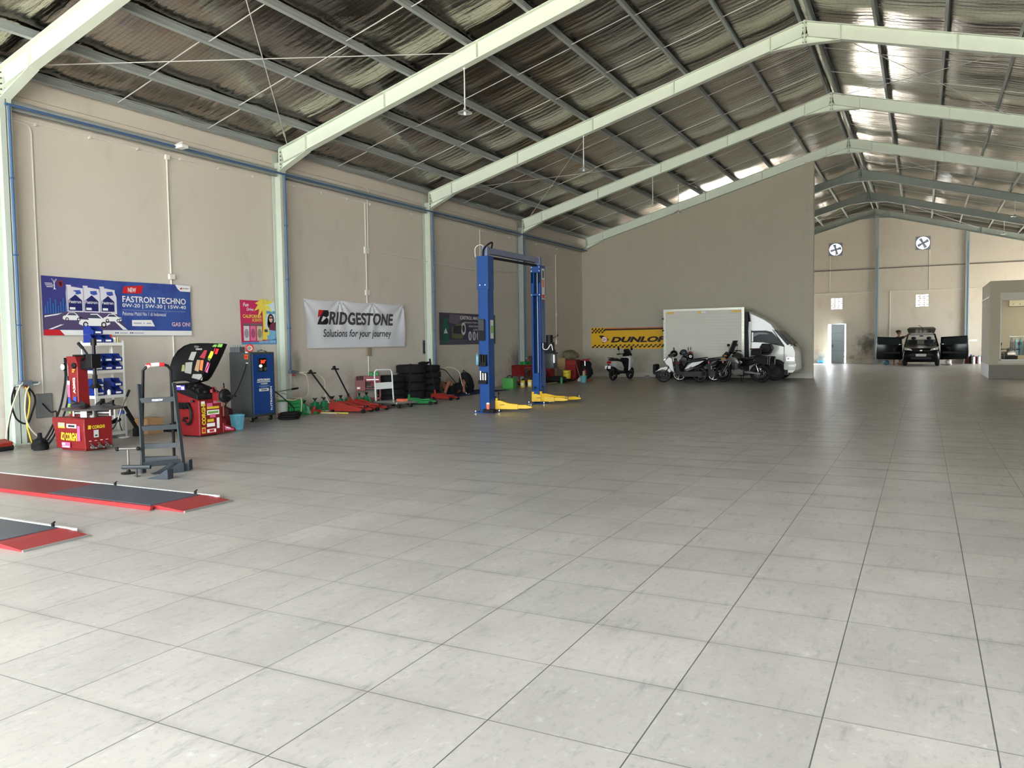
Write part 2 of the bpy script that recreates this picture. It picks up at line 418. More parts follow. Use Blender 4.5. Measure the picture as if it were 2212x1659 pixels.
# ------------------------------------------------------------------ steel frames
MINT = mat('mint_steel', (216, 224, 208), .55, var=.06, scale=3, bump=.05)
COLM = mat('mint_column', (190, 198, 184), .55, var=.06, scale=3)
GREYST = mat('grey_green_steel', (150, 158, 150), .55, var=.12, scale=4)
ORD = ['nearest, over the red tyre changer', 'beside the nitrogen cabinet', 'beside the stacked tyres', 'beyond the blue lift',
       'on top of the plastered partition', 'first beyond the partition', 'second beyond the partition', 'against the far gable wall']
def isec(b, p0, p1, dep, w, nrm, tf=.014, tw=.012):
    """I-section between two points given on its top flange; nrm points from top flange to bottom flange"""
    p0 = Vector(p0); p1 = Vector(p1); n = Vector(nrm)
    b.bar(p0 + n * tf / 2, p1 + n * tf / 2, w, tf, -n); b.bar(p0 + n * (dep - tf / 2), p1 + n * (dep - tf / 2), w, tf, -n)
    m0 = p0 + n * dep / 2; m1 = p1 + n * dep / 2; b.bar(m0, m1, tw, dep - 2 * tf, -n)
for i, y in enumerate(FY):
    t = thing('portal_rafters', 'pale green gabled steel portal frame ' + ORD[i], 'portal frame', (XL + .13, y, 0), 0, 'steel portal frames of the hall')
    if i == 7: y -= .12
    for sgn in (-1, 1):
        xe = XL + .03 if sgn < 0 else XRW - .03
        if sgn < 0 or i > 4:
            b = MB(); xa = xe - sgn * .01; xb = xe - sgn * .25
            yc = y
            b.box(xa, xa - sgn * .012, yc - .09, yc + .09, 0, roof_z(xe) - .02); b.box(xb, xb + sgn * .012, yc - .09, yc + .09, 0, 5.42); b.box(xa, xb, yc - .006, yc + .006, 0, 5.6)
            b.box(xa - sgn * .03, xb - sgn * .03, yc - .12, yc + .12, 0, .02)
            if i != 4: o = b.build('column', COLM if i < 3 else GREYST, t)
        b = MB(); zl = lambda x: roof_z(x)
        nx = Vector((sgn * .278, 0, 1)).normalized() * -1
        A = (xe - sgn * .22, y, zl(xe - sgn * .22)); B = (XR + sgn * .012, y, zl(XR + sgn * .012))
        isec(b, A, B, .33, .17, nx)
        # haunches: tapered web and bottom flange at knee and apex
        for (xs, xt, z0) in ((xe - sgn * .24, xe - sgn * 1.0, 5.42), (XR + sgn * .012, XR + sgn * .76, 8.22)):
            zs, zt = zl(xs) - .33, zl(xt) - .35
            b.add([(xs, y - .006, zs), (xs, y - .006, z0), (xt, y - .006, zt), (xs, y + .006, zs), (xs, y + .006, z0), (xt, y + .006, zt)], [(0, 1, 2), (5, 4, 3), (0, 3, 4, 1), (1, 4, 5, 2)])
            b.bar((xs, y, z0), (xt, y, zt), .17, .014)
        for xs in (xe - sgn * .98, xe - sgn * 3.1, xe - sgn * 5.3, xe - sgn * 7.45, XR + sgn * .76):      # web stiffeners
            z1 = zl(xs); b.bar((xs, y, z1 - .02), (xs + .09 * sgn, y, z1 - .33), .16, .01, (0, 1, 0)) if False else b.box(xs - .006, xs + .006, y - .08, y + .08, z1 - .34, z1 - .02)
        o = b.build('rafter', MINT if i < 5 else GREYST, t)
        for (xs, z0, z1, nm) in ((xe - sgn * .23, 5.4, zl(xe) + .04, 'knee_plate'), (XR + sgn * .012, 8.2, 8.75, 'ridge_plate')):
            p = MB().use(MINT if i < 5 else GREYST)                       # bolted end plates
            p.box(xs - .009, xs + .009, y - .09, y + .09, z0, z1)
            p.use(mat('bolt_steel', (80, 82, 80), .4, .8))
            for k in range(5):
                zz = z0 + .06 + (z1 - z0 - .12) * k / 4
                for q in (-.055, .055):
                    p.cyl((xs - .03, y + q, zz), (xs + .03, y + q, zz), .012, n=6)
            sub(p, nm, o)

# ------------------------------------------------------------------ purlins, sag rods, bracing
PUR = mat('galvanised_purlin', (166, 172, 168), .5, .0, var=.1, scale=3)
def purlin(x, label, yb=(YN, YF)):
    b = MB(); z = roof_z(x); s = 1 if x > XR else -1; t = Vector((1, 0, -.278 * s)).normalized(); n = Vector((.278 * s, 0, 1)).normalized()
    o = Vector((x, 0, z))
    def bx(u0, u1, v0, v1):
        v = []
        for y in yb:
            for u_, v_ in ((u0, v0), (u1, v0), (u1, v1), (u0, v1)): q = o + t * u_ + n * v_; v.append((q.x, y, q.z))
        b.add(v, [(3, 2, 1, 0), (4, 5, 6, 7), (0, 1, 5, 4), (1, 2, 6, 5), (2, 3, 7, 6), (3, 0, 4, 7)])
    bx(-.004, .004, 0, .15); bx(0, .06, 0, .005) if True else 0; bx(0, .06, .145, .15); bx(.055, .06, 0, .022); bx(.055, .06, .128, .15)
    tag(b.build('roof_purlin', PUR), label, 'purlin', 'roof purlins')
NUM = ['first', 'second', 'third', 'fourth', 'fifth', 'sixth', 'seventh', 'eighth']
PXL = [XR - .12 - 1.325 * k for k in range(8)] + [-12.86]
PXR = [XR + .12 + 1.34 * k for k in range(8)]
for k, x in enumerate(PXL):
    purlin(x, 'grey steel purlin at the eave above the long left wall' if k == 8 else 'grey steel purlin under the left roof slope, %s down from the ridge' % NUM[k])
for k, x in enumerate(PXR): purlin(x, 'grey steel purlin under the right roof slope, %s down from the ridge' % NUM[k])
ROD = mat('white_rod', (214, 214, 208), .45, var=.04)
BAY = ['in the nearest bay', 'in the white banner bay', 'in the lift bay', 'before the partition',
       'just beyond the partition', 'in the bay before the last', 'in the last bay']
for i in range(7):
    for q in (1, 2):
        y = FY[i] + 6.02 * q / 3
        for sgn, xs in ((-1, PXL), (1, PXR)):
            if sgn > 0 and i < 1: continue
            b = MB()
            for k in range(len(xs) - 1):
                dy = .06 * ((k % 2) * 2 - 1)
                b.cyl((xs[k], y + dy, roof_z(xs[k]) + .05), (xs[k + 1], y + dy, roof_z(xs[k + 1]) + .05), .0085, n=6)
            tag(b.build('sag_rod', ROD), 'white sag rods, %s roof slope, %s, %s row' % ('left' if sgn < 0 else 'right', BAY[i], 'nearer' if q == 1 else 'farther'), 'sag rod', 'sag rods between purlins')
def brace(p0, p1, label):
    t = thing('brace_rod', label, 'brace rod', p0, 0, 'diagonal roof bracing'); p0 = Vector(p0); p1 = Vector(p1); d = (p1 - p0).normalized()
    b = MB(); b.cyl(p0, p1, .008, n=6); b.build('rod', ROD, t)
    b = MB(); c = p0 + d * .55
    up = Vector((0, 0, 1)); sd = d.cross(up).normalized() * .016
    b.tube([c - d * .13, c - d * .09 + sd, c + d * .09 + sd, c + d * .13], .005, 5); b.tube([c - d * .13, c - d * .09 - sd, c + d * .09 - sd, c + d * .13], .005, 5)
    b.build('turnbuckle', ROD, t)
def rp(x, y, dz=-.06): return (x, y, roof_z(x) + dz)
for i, xa, xb, w in ((0, -12.45, -8.1, 'the left slope in the nearest bay'), (2, -12.45, -7.6, 'the left slope above the lift'), (2, -2.2, 2.0, 'the right slope before the partition frame'),
                     (4, -2.2, 2.0, 'the right slope just beyond the partition'), (6, -2.2, 2.6, 'the right slope in the last bay'), (6, -7.4, -2.8, 'the left slope in the last bay')):
    brace(rp(xa, FY[i] + .12), rp(xb, FY[i + 1] - .12), 'diagonal brace rod under %s, %s at its nearer end' % (w, 'lower' if xa < XR - 1 else 'higher'))
    brace(rp(xa, FY[i + 1] - .12), rp(xb, FY[i] + .12), 'diagonal brace rod under %s, %s at its nearer end' % (w, 'higher' if xa < XR - 1 else 'lower'))
# ridge flashing strip of bright crumpled foil between the two top purlins
b = MB(); b.grid(lambda a, c: (XR - .1 + .2 * a, YN + (YF - YN) * c, 8.885 - .02 * math.sin(a * PI)), 4, 120)
struct(b, 'trim_2', mat('ridge_foil', (226, 222, 210), .22, 1., bump=.6, scale=12))

# ------------------------------------------------------------------ hanging lamps
WHITE = mat('white_paint', (226, 226, 220), .4, var=.03)
def lamp_obj(x, y, ztop, zbot, label):
    t = thing('pendant_lamp', label, 'lamp', (x, y, zbot), 0, 'pendant lamps under the roof')
    b = MB(); b.cyl((x, y, zbot + .05), (x, y, ztop), .012, n=8); b.cyl((x, y, ztop - .05), (x, y, ztop), .03, n=10); b.build('stem', WHITE, t)
    b = MB(); b.lathe([(.025, .1), (.03, .06), (.06, .05), (.14, .012), (.145, 0), (.14, .004), (.055, .038), (.02, .04)], (x, y, zbot), n=24); b.build('lamp_shade', mat('enamel_shade', (200, 202, 198), .35, .3), t)
    b = MB(); b.ell((x, y, zbot + .0), (.03, .03, .042), 12, 8); b.build('bulb', mat('bulb_glass', (240, 240, 235), .15), t)
for x, y, zb, w in ((-8.0, FY[1] + .03, 6.0, 'hanging from the rafter nearest the camera'), (-7.95, FY[2], 6.0, 'hanging from the next rafter, above the blue lift'),
                    (-7.96, FY[3], 6.02, 'hanging from the rafter beyond the blue lift'), (-8.05, 29.0, 6.2, 'hanging close in front of the partition wall'),
                    (3.3, FY[6], 6.22, 'hanging low before the far wall, right of the exhaust fans'), (3.2, FY[5], 6.24, 'hanging on the right edge just above the office box')):
    lamp_obj(x, y, roof_z(x) - (.31 if y in FY or y == FY[1] + .03 else -.02), zb, 'white enamel pendant lamp ' + w)
# ------------------------------------------------------------------ girts, pipes and conduits on the left wall
BLUEPIPE = mat('blue_pipe', (70, 98, 136), .5, var=.05)
for i in range(4):
    b = MB(); y0, y1 = FY[i] + .1, FY[i + 1] - .1
    b.box(-12.86, -12.85, y0, y1, 5.28, 5.44); b.box(-12.86, -12.80, y0, y1, 5.28, 5.286); b.box(-12.86, -12.80, y0, y1, 5.434, 5.44); b.box(-12.806, -12.80, y0, y1, 5.28, 5.30); b.box(-12.806, -12.80, y0, y1, 5.42, 5.44)
    for yy in (y0 + .02, y1 - .06): b.box(-13, -12.86, yy, yy + .05, 5.30, 5.42)
    tag(b.build('wall_girt', PUR), 'grey steel channel girt high on the left wall, ' + BAY[i], 'girt', 'girts along the left wall')
t = thing('air_pipe', 'long blue compressed air pipe running along the top of the left wall', 'pipe', (-12.69, FY[0], 5.33))
b = MB(); b.cyl((-12.69, FY[0] - .03, 5.33), (-12.69, FY[4] - .1, 5.33), .022, n=8); b.build('main_pipe', BLUEPIPE, t)
for i, zb in ((0, 1.0), (1, .93), (2, .78), (3, .95)):
    b = MB(); y = FY[i] + .03; b.cyl((-12.69, y, 5.33), (-12.69, y, zb), .02, n=8)
    for z in (4.2, 3.0, 1.9): b.box(-12.74, -12.67, y - .03, y + .03, z - .012, z + .012)
    o = b.build('drop_pipe', BLUEPIPE, t)
    m = MB(); m.box(-12.74, -12.63, y - .05, y + .13, zb - .05, zb + .02); m.cyl((-12.66, y + .13, zb - .015), (-12.66, y + .24, zb - .015), .014, n=8); m.build('outlet_manifold', mat('manifold_grey', (120, 126, 140), .4, .5), t)
    m = MB(); m.cyl((-12.64, y + .02, zb - .05), (-12.64, y + .02, zb - .085), .016, n=8); m.box(-12.66, -12.58, y + .0, y + .04, zb - .1, zb - .085); m.build('valve_handle', mat('red_paint', (178, 34, 36), .4, var=.06), t)
PVC = mat('white_conduit', (222, 218, 208), .5, var=.03)
GREYBOX = mat('grey_box', (120, 120, 116), .6, var=.06)
def conduit(y, z0, z1, label, boxes=(), bend=0., x=-12.975):
    t = thing('conduit', label, 'conduit', (x, y, z0), 0, 'white conduits down the left wall')
    b = MB(); pts = [(x, y, z0), (x, y, z1)]
    if bend: pts = [(x, y, z0), (x, y, z1 - .12)] + crv([(x, y, z1 - .12), (x, y - bend * .08, z1 - .02), (x, y - bend * .3, z1), (x, y - bend, z1 + .03)], 4)[1:]
    b.tube(pts, .014, 8); b.build('pipe', PVC, t)
    for (z, w, h, m) in boxes:
        q = MB(); q.box(x - .012, x + .045, y - w / 2, y + w / 2, z - h / 2, z + h / 2); q.build('socket_box', m, t, bevel=.008)
conduit(8.07, .72, 5.16, 'white conduit left of the blue oil banner, ending in a grey box', [(.58, .26, .4, GREYBOX)], .45)
conduit(10.69, 1.0, 5.16, 'white conduit passing behind the right end of the blue oil banner', [(2.88, .13, .11, PVC), (5.17, .1, .1, PVC)])
conduit(16.8, .5, 5.2, 'white conduit passing behind the white tyre maker banner', [(3.97, .18, .18, PVC), (2.87, .17, .14, PVC), (1.32, .2, .22, mat('brown_box', (150, 136, 116), .6))])
conduit(22.85, 3.4, 5.25, 'white conduit above the purple oil poster, near the lift beam')
conduit(28.9, 1.5, 4.95, 'white conduit in the far left corner behind the lift', [(1.5, .16, .2, PVC), (2.6, .1, .1, PVC)])
b = MB(); b.tube(crv([(-12.97, 16.88, 4.0), (-12.97, 16.9, 5.3), (-12.9, 16.86, 5.5), (-12.95, 16.75, 5.62)], 5), .012, 6)
tag(b.build('conduit_loop', PVC), 'short white conduit bending over the girt above the white banner', 'conduit')
for i in range(4):
    b = MB(); b.cyl((-12.97, FY[i] + .1, 5.215), (-12.97, FY[i + 1] - .1, 5.195), .012, n=6)
    for k in range(6): b.box(-12.99, -12.95, FY[i] + .6 + k * .95, FY[i] + .63 + k * .95, 5.17, 5.225)
    tag(b.build('wiring_conduit', PVC), 'thin white wiring run clipped below the girt, ' + BAY[i], 'conduit', 'wiring runs under the girts')
b = MB(); b.tube(crv([(-12.95, 16.83, 3.97), (-12.9, 19.2, 3.92), (-12.8, 21.6, 3.86), (-12.8, 24.5, 3.98), (-12.9, 27.0, 4.27), (-12.97, 28.9, 4.5)], 8), .009, 6)
tag(b.build('slack_cable', PVC), 'slack white cable strung along the left wall behind the lift', 'cable')
b = MB(); b.box(-12.7, -12.5, 10.66, 10.8, 5.3, 5.36); b.cyl((-12.72, 10.68, 5.36), (-12.66, 10.8, 5.44), .02, n=6)
tag(b.build('light_fitting', WHITE), 'small white fitting clipped to the blue pipe above the oil banner', 'fitting')

# ------------------------------------------------------------------ banners on the left wall
class Art(MB):
    """flat printing in a wall plane, with optional drape"""
    def __init__(s, M, drape=None):
        super().__init__(M)
        if drape: s.warp = lambda p: (p.x, p.y, p.z + drape(p.x, p.y))
    def sheet(s, w, h, m, n=(24, 12), edge=None):
        s.use(m); e = edge or (lambda u, v: (u * w, v * h))
        s.grid(lambda a, c: (*e(a, c), 0), *n); s.grid(lambda a, c: (*e(1 - a, c), -.003), *n); return s
    def poly(s, pts, m, z=.002): s.use(m); return s.add([(p[0], p[1], z) for p in pts], [tuple(range(len(pts)))] if sum(pts[i][0] * pts[(i + 1) % len(pts)][1] - pts[(i + 1) % len(pts)][0] * pts[i][1] for i in range(len(pts))) > 0 else [tuple(reversed(range(len(pts))))])
    def rect(s, x0, x1, y0, y1, m, z=.002): return s.poly([(x0, y0), (x1, y0), (x1, y1), (x0, y1)], m, z)
    def disc(s, x, y, rx, ry, m, z=.002, n=18, a0=0, a1=2 * PI): return s.poly([(x + rx * math.cos(a0 + (a1 - a0) * i / n), y + ry * math.sin(a0 + (a1 - a0) * i / n)) for i in range(n)], m, z)
    def txt(s, t, x, y, m, w=None, h=None, z=.004, **k): s.use(m); return s.text(t, x, y, w, h, z, **k)
W_INK = mat('print_white', (236, 234, 230), .5); K_INK = mat('print_black', (26, 25, 30), .5)
def ink(n, *c): return mat('print_' + n, c, .5, var=.03)
EYE = mat('eyelet_metal', (150, 150, 146), .3, .9)
def eyelets(t, M, pts):
    b = MB(M)
    for x, y in pts: b.cyl((x, y, .0), (x, y, .012), .014, n=10)
    for_x = b.build('eyelet', EYE, t); for_x['kind'] = 'stuff' if False else 'thing'
# blue oil banner, 3 m by 1 m
M = LEFT(8.105, 1.745, -12.945)
t = thing('oil_banner', 'wide blue motor oil banner with three bottles and three white cars', 'banner', (-12.97, 8.1, 1.745))
dr = lambda x, y: .0035 * math.sin(x * 5 + y * 3)
g = NG('banner_blue_gradient')
gx = g.ramp(g.y, .2, 1.7)
bl = g.mix(gx, srgb(62, 60, 128), srgb(56, 84, 154)); bl = g.mix(g.ramp(g.noise(3, (1, 1, 1), 3), .45, .7), bl, srgb(50, 66, 134))
BLUEG = g.out(bl, .45)
a = Art(M, dr)
def fe(u, v): return (u * 3.0, v * (.985 + .0 * u) + v * .03 * (abs(u - .45) - .3))
a.sheet(3.0, 1.0, BLUEG, (40, 14), fe)
a.build('printed_sheet', None, t)
a = Art(M, lambda x, y: dr(x, y) + .006)
a.poly([(.01, .1), (1.45, .1), (1.56, .1), (1.36, .4), (.3, .4), (.01, .33)], ink('asphalt', 84, 72, 106), .003)
for k in range(9): a.rect(.03 + k * .045, .055 + k * .045, .36, .5 + .16 * ((k * 7) % 5) / 5, ink('city_blue', 58, 104, 168), .0035)
a.poly([(.02, .30), (.42, .375), (.42, .39), (.02, .325)], W_INK, .005); a.poly([(.08, .1), (.14, .1), (.62, .29), (.58, .29)], W_INK, .005)
a.poly([(1.47, .1), (1.56, .1), (1.30, .29), (1.26, .29)], W_INK, .005)
a.rect(.0, 2.995, .0, .09, W_INK, .004); a.poly([(.0, .0), (.36, .0), (.27, .095), (.0, .095)], ink('red', 198, 38, 44), .005)
SIL = ink('silver', 214, 210, 216); NAVY = ink('navy', 36, 40, 96); SHD = ink('lilac', 168, 164, 184)
for x in (.42, .72, 1.03):                                            # three oil bottles with handles
    a.poly([(x, .38), (x + .33, .38), (x + .33, .68), (x + .30, .76), (x + .3, .81), (x + .12, .83), (x + .09, .83), (x + .09, .86), (x, .86), (x, .8), (x - .01, .72)], SIL, .004)
    a.poly([(x + .13, .77), (x + .25, .78), (x + .27, .72), (x + .2, .7), (x + .14, .72)], ink('blue_gap', 62, 84, 160), .005); a.poly([(x, .38), (x + .02, .38), (x + .02, .84), (x, .84)], SHD, .005)
    a.poly([(x + .03, .42), (x + .28, .42), (x + .28, .6), (x + .16, .7), (x + .03, .6)], NAVY, .006); a.txt('Fastron', x + .04, .55, W_INK, w=.22, z=.008, bold=.01); a.rect(x + .05, x + .15, .44, .48, W_INK, .008)
def flat_car(x, y, s):
    a.poly([(x + p * s, y + q * s) for p, q in ((0, .06), (.02, .16), (.14, .2), (.24, .3), (.48, .31), (.62, .2), (.78, .17), (.8, .07), (.7, .02), (.1, .02))], W_INK, .009)
    a.poly([(x + p * s, y + q * s) for p, q in ((.18, .2), (.26, .28), (.46, .285), (.57, .2))], ink('car_glass', 70, 74, 96), .011)
    for q in (.17, .63): a.disc(x + q * s, y + .05 * s, .07 * s, .07 * s, K_INK, .011); a.disc(x + q * s, y + .05 * s, .04 * s, .04 * s, SIL, .012)
    a.rect(x + .68 * s, x + .78 * s, y + .1 * s, y + .14 * s, K_INK, .011)
flat_car(.33, .25, .46); flat_car(1.08, .24, .46); flat_car(.62, .15, .74)
a.poly([(1.48, .765), (1.88, .775), (1.93, .93), (1.52, .89)], ink('red', 198, 38, 44), .005); a.txt('NEW', 1.6, .79, W_INK, w=.17, h=.085, z=.008, bold=.02)
a.txt('FASTRON TECHNO', 1.48, .605, W_INK, w=1.4, h=.115, bold=.02); a.txt('0W-20 | 5W-30 | 15W-40', 1.475, .495, W_INK, w=1.4, h=.088, bold=.015)
a.rect(1.47, 2.87, .462, .465, SIL, .004); a.txt("Pelumas Mabil No 1 di Indonesia'", 1.472, .365, W_INK, w=.94, h=.07)
a.poly([(1.66, .17), (2.15, .17), (2.08, .29), (1.66, .28)], W_INK, .004); 
for x0, x1 in ((1.69, 1.86), (1.9, 1.93), (1.97, 2.07)): a.rect(x0, x1, .215, .235, SHD, .006)
a.txt('GAS ON!', 2.53, .175, ink('pink_white', 240, 196, 200), w=.44, h=.08, bold=.02)
a.poly([(2.64, .985), (3.0, .985), (3.0, .86), (2.76, .86), (2.70, .9)], W_INK, .004); a.poly([(2.74, .9), (2.79, .945), (2.8, .9)], ink('red', 198, 38, 44), .006); a.txt('PERTAMINA', 2.81, .91, K_INK, w=.15, z=.006, bold=.02)
for k, (x0, x1) in enumerate(((.05, .18), (.06, .2), (.08, .19))): a.rect(x0, x1, .86 - k * .028, .872 - k * .028, W_INK, .004)
a.poly([(.21, .93), (.22, .93), (.225, .78), (.205, .78)], W_INK, .004); a.poly([(.215, .86), (.17, .95), (.18, .95)], W_INK, .004); a.poly([(.215, .86), (.26, .94), (.25, .95)], W_INK, .004); a.poly([(.19, .77), (.25, .77), (.22, .79)], W_INK, .004)
a.disc(.325, .87, .05, .055, ink('crest_red', 140, 44, 50), .004); a.poly([(.3, .9), (.35, .9), (.345, .85), (.325, .83), (.305, .85)], K_INK, .006)
for x in (1.32, 1.36, 1.62, 1.66): a.disc(x, .045, .014, .014, NAVY, .006, 10)
for x0, x1 in ((1.4, 1.55), (1.69, 1.9)): a.rect(x0, x1, .035, .05, SHD, .006)
a.build('printed_artwork', None, t)
# pink and blue air freshener poster
M = LEFT(12.45, 1.55); t = thing('scent_poster', 'pink and pale blue poster with yellow palm tree above the nitrogen cabinet', 'poster', (-12.97, 12.45, 1.55))
a = Art(M); a.sheet(1.03, .96, ink('poster_pink', 200, 48, 92), (8, 8), lambda u, v: (u * 1.03 - .02 * v, v * .96)); a.build('printed_sheet', None, t)
a = Art(M); SKY = ink('poster_sky', 206, 222, 226); YEL = ink('poster_yellow', 236, 214, 84)
a.poly([(.62, .1), (1.03, .1), (1.01, .96), (.66, .96)], SKY, .003); a.poly([(.0, .0), (1.03, .0), (1.03, .12), (.5, .06), (.0, .05)], ink('poster_blue', 92, 150, 196), .004)
a.rect(.68, 1.01, .68, .74, ink('poster_blue', 92, 150, 196), .004); a.poly([(.7, .1), (1.03, .1), (1.02, .36), (.8, .3)], ink('poster_blue2', 120, 176, 210), .004)
a.poly([(.6, .1), (.76, .1), (.7, .4), (.7, .85), (.62, .85), (.63, .4)], YEL, .006)
for an, l in ((200, .3), (165, .26), (235, .3), (20, .34), (-25, .3), (60, .2), (120, .2), (-70, .25)):
    c_, s_ = math.cos(math.radians(an)), math.sin(math.radians(an)); w = .05
    a.poly([(.655, .86), (.655 + l * .5 * c_ - w * s_, .86 + l * .5 * s_ + w * c_ + .02), (.655 + l * c_, .86 + l * s_ - .03), (.655 + l * .5 * c_ + w * s_, .86 + l * .5 * s_ - w * c_ + .02)], YEL, .007 + abs(an) * 1e-6)
a.txt('Fun', .06, .82, W_INK, w=.16, z=.008, shear=.2, bold=.02); a.txt('Drive', .16, .73, W_INK, w=.2, z=.008, shear=.2, bold=.02)
a.txt('CALIFORNIA', .045, .575, YEL, w=.55, h=.075, z=.009, bold=.02); a.txt('SCENTS', .31, .5, YEL, w=.28, h=.06, z=.009, bold=.02)
HAIR = ink('poster_hair', 40, 28, 36); SK = ink('poster_skin', 222, 170, 150)
a.disc(.87, .54, .1, .14, HAIR, .006); a.disc(.81, .46, .05, .1, HAIR, .006); a.disc(.87, .56, .055, .075, SK, .008); a.rect(.82, .92, .575, .6, K_INK, .01); a.poly([(.8, .32), (1.0, .3), (1.02, .5), (.95, .48), (.84, .44)], ink('poster_maroon', 110, 40, 66), .009)
a.poly([(.63, .2), (.8, .2), (.82, .27), (.78, .3), (.74, .36), (.68, .36), (.63, .3)], YEL, .011); a.rect(.66, .76, .27, .33, ink('car_glass', 70, 74, 96), .012)
for k, c_ in enumerate(((222, 214, 214), (236, 120, 160), (206, 196, 160))):
    x = .06 + k * .19; a.rect(x, x + .16, .08, .4, ink('tin%d' % k, *c_), .006); a.disc(x + .08, .24, .065, .1, ink('tinlid%d' % k, *[int(v * .72) for v in c_]), .008); a.rect(x, x + .16, .4, .46, ink('tin_cap', 110, 96, 100), .006)
a.txt('NAVUZA DRIVE', .5, .03, SKY, w=.5, z=.007)
a.build('printed_artwork', None, t)
# white tyre maker banner with folds hanging from its corners
M = LEFT(14.3, 1.44, -12.94); t = thing('tyre_banner', 'white cloth banner with large dark lettering and soft hanging folds', 'banner', (-12.97, 14.3, 1.44))
def fold(x, y):
    r = 0.
    for (cx, cy) in ((.0, 1.17), (4.05, 1.17), (1.35, 1.19), (2.65, 1.17)):
        d = math.hypot(x - cx, y - cy); an = math.atan2(cy - y, x - cx)
        r += .016 * math.sin(an * 9) * math.exp(-d * .75)
    r += .02 * math.sin(math.hypot((x - 2.0) / 1.8, y - 1.5) * 9) * .6
    return .03 + r
def be(u, v):
    sag = .035 * (math.sin(PI * ((u * 3) % 1.0)) ** 1) * v
    return (u * 4.07 + (.1 - .08 * u) * (1 - v), v * 1.175 - sag + .0 * u)
CLOTH = mat('white_cloth', (222, 222, 224), .8, var=.02)
a = Art(M, fold); a.sheet(4.07, 1.175, CLOTH, (110, 44), be); a.build('cloth_sheet', None, t)
TXTG = ink('charcoal', 66, 62, 66)
a = Art(M, lambda x, y: fold(x, y) + .005)
def fine(fn):
    """split the long triangles of lettering so that it follows the folds"""
    k0 = len(a.f); fn(); inv = a.M.inverted(); w = a.warp
    q = [[(inv @ a.v[i]) for i in f] for f in a.f[k0:]]; m = a.cur
    del a.f[k0:]; del a.fm[k0:]; del a.fs[k0:]
    out = []
    for tri in q:
        st = [[Vector((p.x, p.y, .004)) for p in tri]]
        while st:
            s = st.pop(); L = [(s[(i + 1) % len(s)] - s[i]).length for i in range(len(s))]; i = L.index(max(L))
            if L[i] > .09 and len(s) == 3:
                md = (s[i] + s[(i + 1) % 3]) / 2; st += [[s[i], md, s[(i + 2) % 3]], [md, s[(i + 1) % 3], s[(i + 2) % 3]]]
            else: out.append(s)
    for s in out: a.add(s, [tuple(range(len(s)))])
def ln(*A, **k): fine(lambda: a.txt(*A, **k))
ln('RIDGESTONE', .87, .57, TXTG, w=2.68, h=.325, bold=.035, shear=.12)
def tri(pts, m):
    a.use(m); fine(lambda: a.add([(x, y, .004) for x, y in pts], [(0, i, i + 1) for i in range(1, len(pts) - 1)]))
tri([(.46, .57), (.56, .57), (.78, .92), (.68, .92)], K_INK); tri([(.52, .92), (.76, .92), (.6, .78), (.5, .74)], ink('red', 198, 38, 44))
tri([(.56, .57), (.8, .57), (.86, .62), (.86, .7), (.8, .745), (.78, .73), (.77, .63), (.66, .63), (.62, .65)], K_INK); tri([(.68, .78), (.78, .92), (.85, .92), (.88, .87), (.87, .79), (.8, .745), (.77, .75), (.81, .8), (.8, .86), (.76, .86)], K_INK)
ln('Solutions for your journey', .65, .21, K_INK, w=2.76, h=.25, shear=.2, bold=.008)
a.build('lettering', None, t)
# purple engine oil poster behind the lift
M = LEFT(20.27, 1.465, -12.965); t = thing('engine_oil_banner', 'dark purple engine oil banner with green bottle, partly behind the lift post', 'banner', (-12.97, 20.27, 1.465))
a = Art(M, lambda x, y: .002 * math.sin(x * 4 + y)); a.sheet(3.5, .98, ink('oil_purple', 66, 60, 78), (24, 6)); a.build('printed_sheet', None, t)
a = Art(M, lambda x, y: .004 + .002 * math.sin(x * 4 + y)); GRN = ink('oil_green', 30, 96, 72)
a.poly([(.6, .95), (1.6, .92), (1.0, .62), (.5, .7)], ink('oil_lilac', 108, 92, 112), .002); a.rect(0, 3.3, .0, .16, ink('oil_grey', 84, 84, 96), .002)
a.poly([(.16, .1), (.5, .1), (.52, .6), (.42, .76), (.24, .78), (.14, .6)], GRN, .004); a.poly([(.2, .8), (.34, .86), (.5, .78), (.44, .72), (.3, .76)], GRN, .005); a.poly([(.22, .35), (.33, .52), (.45, .35)], SIL, .006)
a.poly([(.7, .2), (1.3, .18), (1.55, .45), (1.5, .7), (1.1, .66), (.7, .55)], ink('oil_olive', 100, 104, 70), .003); a.poly([(.75, .35), (1.25, .33), (1.3, .6), (.8, .58)], ink('engine_dark', 44, 44, 56), .005); a.disc(1.4, .5, .14, .2, SIL, .005); a.disc(1.4, .5, .08, .12, ink('engine_dark', 44, 44, 56), .006)
a.txt('CASTROL MAGNATEC', 1.2, .79, W_INK, z=.007, w=1.75, h=.11, bold=.02)
for k, t_ in enumerate(('MENJAGA MESIN SEJAK', 'MESIN DIHIDUPKAN', 'SUPER MAGNET')): a.txt(t_, 1.45 + k * .28, .66 - k * .11, W_INK, h=.06, w=1.15 - k * .2)
for k in range(3): a.disc(1.8 + k * .27, .27, .11, .15, SIL, .004); a.disc(1.8 + k * .27, .27, .06, .09, ink('shield_grey', 136, 136, 148), .006)
a.rect(3.26, 3.5, .0, .98, ink('oil_edge_green', 34, 104, 66), .004)
a.build('printed_artwork', None, t)
M = LEFT(19.36, 1.2); t = thing('small_notice', 'small framed dark notice on the left wall above the stacked tyres', 'poster', (-12.97, 19.36, 1.2))
a = Art(M); a.use(mat('notice_frame', (150, 144, 132), .5)); a.box(0, .3, 0, .42, 0, .012); a.build('board', None, t)
